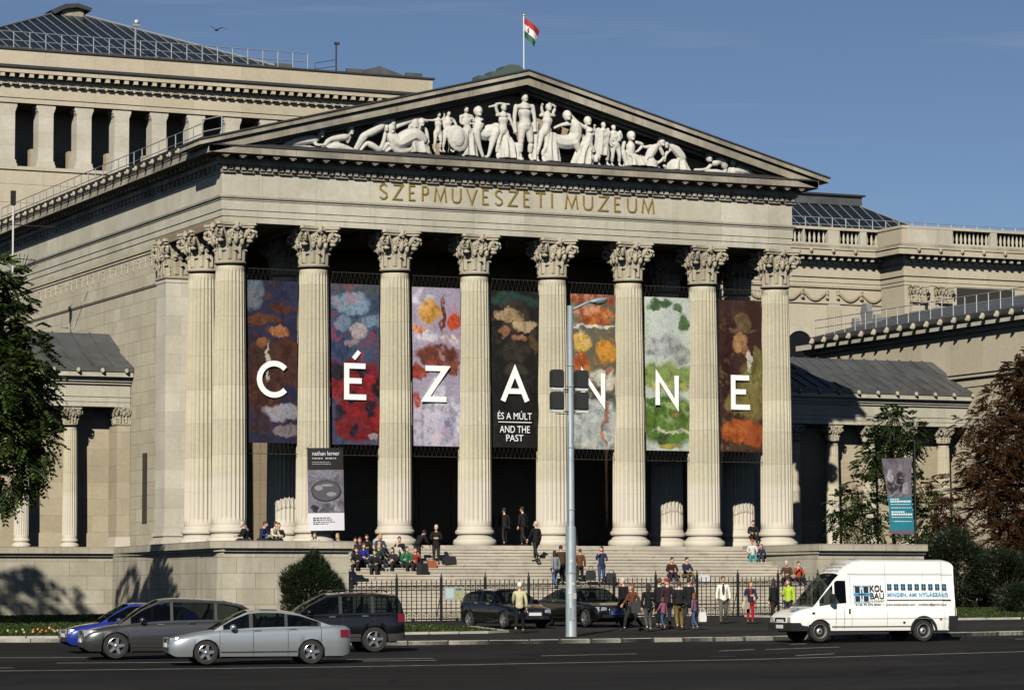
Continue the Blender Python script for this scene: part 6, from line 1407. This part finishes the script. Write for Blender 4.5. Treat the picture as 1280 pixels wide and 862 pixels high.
q.cbox((.185*math.cos(-1.9),.185*math.sin(-1.9),.75),(.16,.02,.42),1,-1.9+PI/2); q.tube([(-.14,-.1,7.2),(-.15,-.11,5.5),(-.16,-.12,4.0),(-.18,-.1,2.2)],.012,4,1)
q.build('stickers', [plain('paper_scrap',(.45,.44,.40),.8,var=.4,vs=12), plain('service_door',(.20,.23,.25),.6)], lp)
q = MB(); q.tube([(0,0,10.95),(.25,-.05,11.05),(.6,-.1,11.22),(.75,-.12,11.27)],[.05,.045,.04,.04],8); q.build('arm', M_POLE, lp, 60)
q = MB(); q.ell((1.0,-.14,11.3),(.36,.17,.10),14,8,0,Matrix.Rotation(R(-10),3,'Y')); q.ell((1.05,-.14,11.25),(.26,.15,.10),14,8,1,Matrix.Rotation(R(-10),3,'Y')); q.build('lamp_head', [M_POLE, plain('lamp_glass',(.10,.11,.12),.15)], lp, 60)
for sx_ in (-.55,.36):
    for z0 in (8.32,7.58):
        q = MB(); w = .22; pr_ = [(-w,z0+.04),(-w+.03,z0),(w-.03,z0),(w,z0+.04),(w,z0+.52),(w-.06,z0+.6),(-w+.06,z0+.6),(-w,z0+.52)]
        q.prism([(sx_+a,b) for a,b in pr_],'y',-.22,.02); q.prism([(sx_+a*.9,z0+.30+(b-z0-.3)*.9) for a,b in pr_],'y',-.25,-.22)
        tl_ = q.build('signal_box', plain('signal_black',(.022,.022,.024),.5), lp); q = MB(); q.box(sx_-.2,sx_+.2,-.2,.10,z0-.09,z0-.005); q.box(sx_-.2,sx_+.2,.02,.05,z0,z0+.55); q.build('backplate', plain('signal_white',(.5,.5,.5),.5), tl_)
        q = MB(); q.tube([(sx_,-.05,z0-.06),(0,-.05,z0-.06)],.022,6); q.tube([(sx_,-.05,z0-.14),(0,-.05,z0-.14)],.014,6); q.build('bracket', M_IRON, tl_)
# ------------------------------------------------------------------ iron fence before the stairs
fe = thing('iron_fence', 'black wrought iron railing with spear tips and scrolls along the foot of the stairs', 'fence', (.15,-14.45,gz(.15,-14.45,.12)))
FG = lambda x: gz(x,-14.45,.12)-gz(.15,-14.45,.12)
NP = 14; PITCH = 27.6/NP
for i in range(NP+1):
    x = PITCH*i; q = MB(); z = FG(x); q.box(x-.045,x+.045,-.045,.045,z,z+1.72); q.ell((x,0,z+1.78),(.065,.065,.08),8,6); q.lathe([(.02,0),(.035,.05),(.0,.2)],6,(x,0,z+1.84)); q.tube([(x,.03,z+1.2),(x,.55,z)],.02,4); q.build('post', M_IRON, fe)
    if i == NP: break
    q = MB(); n = 9
    f = lambda t, h: (x+PITCH*t, 0, FG(x+PITCH*t)+h)
    for h in (.12,.55,1.30,1.48): a, b = f(0,h), f(1,h); q.add([(a[0],-.018,a[2]-.02),(b[0],-.018,b[2]-.02),(b[0],.018,b[2]-.02),(a[0],.018,a[2]-.02),(a[0],-.018,a[2]+.02),(b[0],-.018,b[2]+.02),(b[0],.018,b[2]+.02),(a[0],.018,a[2]+.02)],[(0,3,2,1),(4,5,6,7),(0,1,5,4),(2,3,7,6)])
    for k in range(1,n):
        a = f(k/n,.06); b = f(k/n,1.60); q.box(a[0]-.014,a[0]+.014,-.014,.014,a[2],b[2]); q.lathe([(.014,0),(.03,.035),(.0,.14)],4,(b[0],0,b[2]))
    for k in range(n):
        for h, r_ in ((.335,.09),(1.39,.075)):
            c = f((k+.5)/n,h); q.join(spiral(c,(1 if k % 2 else -1,0,0),(0,0,1),r_,.02,1.3,.018,0,10,4))
        c = f((k+.5)/n,.2); q.join(spiral(c,(-1 if k % 2 else 1,0,0),(0,0,-1),.06,.02,1.0,.015,0,8,4))
    q.build('railing_panel', M_IRON, fe)
sg = MB(); sg.box(4.2,5.05,-14.55,-14.51,-2.45,-1.93); so = sg.build('notice_board', plain('board_grey',(.30,.33,.34),.5)); tag(so, 'small notice board with two printed sheets fixed to the iron fence', 'notice board')
sg = MB(); sg.box(4.25,4.60,-14.565,-14.55,-2.40,-1.98); sg.build('left_sheet', plain('sheet_blue',(.36,.45,.46),.6), so); sg = MB(); sg.box(4.66,5.0,-14.565,-14.55,-2.40,-1.98); sg.build('right_sheet', artmat('sheet_map',(.30,.32,.2),[(.5,.25,.5,.2,(.38,.35,.1)),(.5,.9,.5,.15,(.1,.14,.14))],[(.4,.38,.1),(.2,.3,.2),(.35,.36,.3)],.6,(3,1,3)), so)
# ------------------------------------------------------------------ trees
def spray(v, f, c, d, L_, n, lw, droop):
    """a leaf stalk with pairs of pointed leaflets"""
    d = d.normalized(); s = d.cross(Vector((0,0,1))); s = s.normalized() if s.length > 1e-3 else Vector((1,0,0)); u = s.cross(d)
    for i in range(n):
        t = (i+.6)/n; p = c+d*L_*t+Vector((0,0,-droop*t*t*L_))
        for sg in (-1,1):
            a = (d*.55+s*sg+u*random.uniform(-.25,.25)+Vector((0,0,-.25-droop*.4))).normalized(); l = lw*2.6*(1-.35*t)*random.uniform(.8,1.2); w = s.cross(a).cross(a); w = (d - a*d.dot(a)).normalized()*lw*.5
            k = len(v); v += [tuple(p),tuple(p+a*l*.45+w),tuple(p+a*l),tuple(p+a*l*.45-w)]; f.append((k,k+1,k+2,k+3))
def rv(r=1.0):
    while True:
        p = Vector((random.uniform(-1,1),random.uniform(-1,1),random.uniform(-1,1)))
        if p.length < 1: return p*r
def tree(name, label, base, trunk, clumps, mat, bark, nsp, L_, n, lw, droop=.5, group='trees beside the museum'):
    """clumps: (x,y,z,r) relative to base; a branch runs to each"""
    t = thing(name, label, 'tree', base, 0, group); q = MB(); tp = Vector(trunk[0]); H = trunk[1]; r0 = trunk[2]
    pts = [(tp.x*k/5+.06*math.sin(k*2.1),tp.y*k/5+.05*math.cos(k*1.7),H*k/5) for k in range(6)]; q.tube([(0,0,-.2)]+pts, [r0*1.25]+[r0*(1-.13*k) for k in range(6)], 9)
    for c in clumps:
        b = Vector(pts[random.choice((2,3,4,5))]); e = Vector(c[:3]); m = b.lerp(e,.5)+Vector((0,0,.25))+rv(.2); q.tube([b,m,e],[r0*.42,r0*.28,.02],6)
        for _ in range(4): g = e+rv(c[3]*.8); q.tube([m.lerp(e,.6),e.lerp(g,.5)+rv(.1),g],[r0*.14,.022,.01],4)
    q.build('trunk', bark, t, 60); v = []; f = []
    for c in clumps:
        for _ in range(int(nsp*c[3]**2)):
            o = rv(); o = o.normalized()*(o.length**.45); p = Vector(c[:3])+Vector((o.x*c[3],o.y*c[3],o.z*c[3]*.85)); d = (o+rv(.7)+Vector((0,0,-.1))); spray(v, f, p, d, L_, n, lw, droop)
    q = MB(); q.v = v; q.f = f; q.m = [0]*len(f); q.build('crown', mat, t); return t
M_BARK = plain('bark', (.05,.04,.03), .9, var=.35, vs=5)
LG = leafmat('leaf_green', [(.014,.028,.007),(.026,.050,.011),(.045,.075,.016),(.085,.115,.028)], .35); LR = leafmat('leaf_russet', [(.035,.013,.006),(.060,.020,.008),(.080,.030,.010),(.030,.022,.008),(.036,.034,.011)], .3); LD = leafmat('leaf_dark', [(.012,.024,.008),(.020,.038,.010),(.034,.055,.014)], .3); LY = leafmat('leaf_yew', [(.006,.011,.005),(.010,.018,.006),(.015,.026,.009)], .1)
LB = leafmat('leaf_shrub', [(.005,.010,.004),(.008,.015,.005),(.012,.021,.007)], .15)
random.seed(11)
tz = gz(-15.6,-13,.1)
cl = []
for (x, z, r) in ((-13.9,10.3,.85),(-13.5,9.3,1.0),(-13.0,8.3,1.05),(-12.8,7.1,1.1),(-12.6,6.0,1.1),(-12.6,4.9,1.15),(-12.7,3.8,1.05),(-12.9,2.7,.95),(-13.6,1.9,.8),(-14.2,8.4,1.4),(-14.1,6.2,1.5),(-14.2,4.2,1.4),(-15.4,10.2,1.4),(-15.8,8,1.8),(-15.6,5.4,1.7),(-17.2,7.0,1.8),(-15.6,3,1.3),(-12.2,5.4,.7),(-12.2,4.1,.7)): cl.append((x+15.25, random.uniform(-1.0,1.0), z-tz, r))
tree('ash_tree', 'leafy green tree at the left edge with drooping feathered leaves', (-15.6,-13,tz), ((.2,.1,0),9.5,.24), cl, LG, M_BARK, 78, .58, 6, .13)
tz = gz(-29,-14,.1); cl = []                 # its neighbour further left shades the terrace wall
for k in range(34): a = random.uniform(0,6.28); q_ = random.uniform(0,4.6); cl.append((q_*math.cos(a)*1.25, q_*math.sin(a)*.6, random.uniform(9.5,18.6)-.2*q_-tz-3.6, random.uniform(1.1,1.9)))
tree('ash_tree', 'tall dense tree on the left lawn whose shadow darkens the terrace wall', (-22.6,-14,tz), ((.2,.1,0),13,.3), cl, LG, M_BARK, 34, .6, 5, .2)
tz = gz(36.3,2,.15); cl = []
for (x, z, r) in ((35.6,6.2,1.0),(35.1,5.0,1.05),(36.2,4.9,.95),(35.5,3.9,.95),(36.7,5.7,.7),(34.6,4.2,.7),(35.9,6.8,.5)): cl.append((x-35.9, random.uniform(-.6,.6), z-tz, r))
tree('ash_tree', 'tall slender green tree behind the teal banner, its top reaching the cornice', (35.9,2,tz), ((-.2,0,0),8.6,.13), cl, LD, M_BARK, 84, .5, 6, .11)
tz = gz(33.6,1.5,.15); cl = []
for (x, z, r) in ((33.9,2.9,.85),(33.0,2.1,.85),(34.3,1.9,.85),(33.4,1.1,.95),(34.5,.8,.8),(32.6,1.2,.6)): cl.append((x-33.7, random.uniform(-.5,.5), z-tz, r))
tree('ash_tree', 'short bushy green tree left of the teal banner above the stone block', (33.7,1.5,tz), ((.0,0,0),5.2,.09), cl, LD, M_BARK, 84, .5, 6, .10)
tz = gz(37.6,1.0,.15); cl = []
for (x, z, r) in ((37.0,3.1,.8),(37.8,1.8,1.0),(36.9,1.2,.95),(38.3,.6,1.0),(37.6,-.3,1.1),(38.8,-.8,.9),(36.7,-.6,.9),(37.5,-1.8,1.1)): cl.append((x-37.6, random.uniform(-.6,.6), z-tz, r))
tree('ash_tree', 'bushy green tree right of the teal banner beside the russet tree', (37.6,1.0,tz), ((.1,0,0),5.6,.1), cl, LD, M_BARK, 84, .5, 6, .10)
tz = gz(42.5,-5,.15); cl = []
random.seed(5)
for (x, z, r) in ((40.4,8.9,1.2),(39.4,8.2,1.2),(39.9,8.2,1.3),(38.8,7.2,1.2),(37.6,6.2,1.0),(36.6,5.9,.7),(37.4,4.6,1.1),(36.2,3.7,.9),(35.2,2.8,.7),(35.0,.6,.8),(35.6,-.8,.9),(36.2,-1.9,.9),(38,-2.2,1.2),(40.5,8.6,1.2),(40.2,6.6,1.6),(38.4,5.0,1.4),(36.5,5.0,.95),(35.5,4.1,.75),(36.9,3.6,1.25),(39.4,5.0,1.8),(38.3,3.0,1.7),(36.0,2.7,1.0),(35.4,1.5,.9),(37.3,1.5,1.4),(39.4,2.2,1.9),(36.4,0.2,1.1),(38.4,.2,1.6),(40.4,.4,1.8),(37.4,-1.0,1.0),(39.3,-1.4,1.2),(41.5,7.8,1.8),(42.0,6.0,2.1),(42.2,3,2.1),(42.4,0.4,1.9),(44.6,6.6,2.2),(44.8,3.5,2.2),(45,0.5,2.0)): cl.append((x-42.5, random.uniform(-1.6,1.6), z-tz, r))
tree('russet_tree', 'large russet brown autumn tree at the right edge', (42.5,-5,tz), ((-.8,0,0),9.0,.3), cl, LR, M_BARK, 125, .42, 5, .085)
def bush(label, c, rx, rz_, n, mat, cone=False, name='bush', ls=.12, lumps=0):
    t = thing(name, label, 'bush', (c[0],c[1],gz(c[0],c[1],.1))); v = []; f = []; random.seed(int(abs(c[0])*31+n))
    lump = [(rv().normalized(), random.uniform(.08,.2)) for _ in range(26)]
    for _ in range(n):
        o = rv().normalized(); k = 1+sum(a*max(0,o.dot(d)-.86)*7 for d, a in lump)-.06; k *= random.uniform(.72,1.03); prof = 1.0 if not cone else (1-.35*max(0,o.z)**1.5)
        p = Vector((o.x*rx*k*prof, o.y*rx*k*prof, rz_+o.z*rz_*k)); d = (o*.8+rv(.6)+Vector((0,0,.55 if cone else .1))).normalized(); s = d.cross(rv().normalized()).normalized()*ls*.28
        kx = len(v); v += [tuple(p-s),tuple(p+d*ls*.5+s*.4),tuple(p+d*ls*1.5),tuple(p+s)]; f.append((kx,kx+1,kx+2,kx+3))
    q = MB(); q.v = v; q.f = f; q.m = [0]*len(f); q.build('foliage', mat, t); q = MB()
    for _ in range(9): d = rv().normalized(); q.tube([(0,0,0),(d.x*rx*.3,d.y*rx*.3,rz_*.8),(d.x*rx*.7,d.y*rx*.7,rz_*1.2+abs(d.z)*rz_*.4)],[.05,.035,.012],5)
    q.build('stems', M_BARK, t); return t
bush('dark clipped round yew bush in front of the left stone block', (-2.35,-16.6), 1.12, 1.38, 15000, LY, True, 'yew_bush', .15)
bush('low green shrub behind the rear of the white van', (30.6,-17.5), 1.2, .62, 6000, LB, False, 'shrub', .14)
bush('low dark shrub on the lawn right of the shrub behind the van', (33.4,-16.2), 1.5, .85, 7000, LB, False, 'shrub', .14)
bush('tall loose dark bush against the end of the right stone block', (33.2,-7.6), 1.5, 1.8, 9000, LB, False, 'shrub', .18)
bush('broad dark bush under the left branches of the russet tree', (35.9,-8.0), 1.7, 1.35, 8000, LB, False, 'shrub', .18)
bush('dark bush in the shade under the russet tree at the right edge', (38.6,-8.5), 1.6, 1.2, 8000, LB, False, 'shrub', .18)
# unseen wood added behind the camera to darken reflections and low sky fill
random.seed(21); v = []; f = []
for k in range(150):
    a = R(-215+250*k/149); rr = 235+random.uniform(-18,25); cx, cy = -46+rr*math.sin(a+PI), -131+rr*math.cos(a+PI)*.9
    if cy > -60: continue
    hh = random.uniform(11,19)
    for _ in range(130):
        o = rv(); p = Vector((cx,cy,-4+hh*.55))+Vector((o.x*8,o.y*8,o.z*hh*.5)); d = rv().normalized(); e = d.cross(rv().normalized()).normalized(); z_ = random.uniform(.9,1.8)
        kx = len(v); v += [tuple(p-d*z_),tuple(p+e*z_),tuple(p+d*z_),tuple(p-e*z_)]; f.append((kx,kx+1,kx+2,kx+3))
q = MB(); q.v = v; q.f = f; q.m = [0]*len(f); wo_ = q.build('added_woods', LD); wo_['kind'] = 'stuff'
# ------------------------------------------------------------------ light, sky, camera
SUN_AZ, SUN_EL = 36.5, 31.0
sd = Vector((-math.sin(R(SUN_AZ))*math.cos(R(SUN_EL)), -math.cos(R(SUN_AZ))*math.cos(R(SUN_EL)), math.sin(R(SUN_EL))))
L = bpy.data.lights.new('sun','SUN'); L.energy = 5.0; L.angle = R(.5); L.color = (1,.93,.80)
lo = bpy.data.objects.new('sun', L); COL.objects.link(lo); lo.location = (-40,-60,60); lo.rotation_euler = (-sd).to_track_quat('-Z','Y').to_euler()
W = bpy.data.worlds.new('World'); S.world = W; W.use_nodes = True
nt = W.node_tree; nt.nodes.clear()
sky = nt.nodes.new('ShaderNodeTexSky'); sky.sky_type = 'NISHITA'; sky.sun_disc = False
sky.sun_elevation = R(SUN_EL); sky.sun_rotation = R(180+SUN_AZ); sky.altitude = 150; sky.air_density = .52; sky.dust_density = .08; sky.ozone_density = 1.6
bg = nt.nodes.new('ShaderNodeBackground'); bg.inputs[1].default_value = .05
wo = nt.nodes.new('ShaderNodeOutputWorld'); tc = nt.nodes.new('ShaderNodeTexCoord'); mp = nt.nodes.new('ShaderNodeMapping'); mp.inputs['Rotation'].default_value = (R(12),R(-9),R(20)); mp.inputs['Scale'].default_value = (2.2,2.2,26)
nz = nt.nodes.new('ShaderNodeTexNoise'); nz.inputs['Scale'].default_value = 1.6; nz.inputs['Detail'].default_value = 6; nz.inputs['Roughness'].default_value = .6
cr = nt.nodes.new('ShaderNodeValToRGB'); cr.color_ramp.elements[0].position = .52; cr.color_ramp.elements[1].position = .80; cr.color_ramp.elements[1].color = (.75,.75,.75,1)   # thin cirrus
mx = nt.nodes.new('ShaderNodeMix'); mx.data_type = 'RGBA'; mx.inputs[7].default_value = (5.2,6.0,7.0,1)
nt.links.new(tc.outputs['Generated'], mp.inputs[0]); nt.links.new(mp.outputs[0], nz.inputs['Vector']); nt.links.new(nz.outputs[0], cr.inputs[0]); nt.links.new(cr.outputs[0], mx.inputs[0]); nt.links.new(sky.outputs[0], mx.inputs[6]); nt.links.new(mx.outputs[2], bg.inputs[0]); nt.links.new(bg.outputs[0], wo.inputs[0])
cam = bpy.data.cameras.new('camera'); co = bpy.data.objects.new('camera', cam); COL.objects.link(co)
YAW, PIT, ROL = .4294, .0799, -.0021
fw = Vector((math.sin(YAW)*math.cos(PIT), math.cos(YAW)*math.cos(PIT), math.sin(PIT)))
rt = Vector((math.cos(YAW), -math.sin(YAW), 0)); up = rt.cross(fw)
rt2 = math.cos(ROL)*rt + math.sin(ROL)*up; up2 = -math.sin(ROL)*rt + math.cos(ROL)*up
co.matrix_world = Matrix(((rt2.x,up2.x,-fw.x,-46.3327),(rt2.y,up2.y,-fw.y,-131.5767),(rt2.z,up2.z,-fw.z,-2.2209),(0,0,0,1)))
cam.sensor_fit = 'HORIZONTAL'; cam.sensor_width = 36; cam.lens = 36*3884.07/1280; cam.clip_end = 5000; cam.clip_start = 1
S.camera = co
S.cycles.diffuse_bounces = 0; S.cycles.max_bounces = 6; S.cycles.transparent_max_bounces = 8
S.view_settings.view_transform = 'Standard'; S.view_settings.look = 'None'; S.view_settings.exposure = .36; S.view_settings.gamma = 1
S.view_settings.use_curve_mapping = False
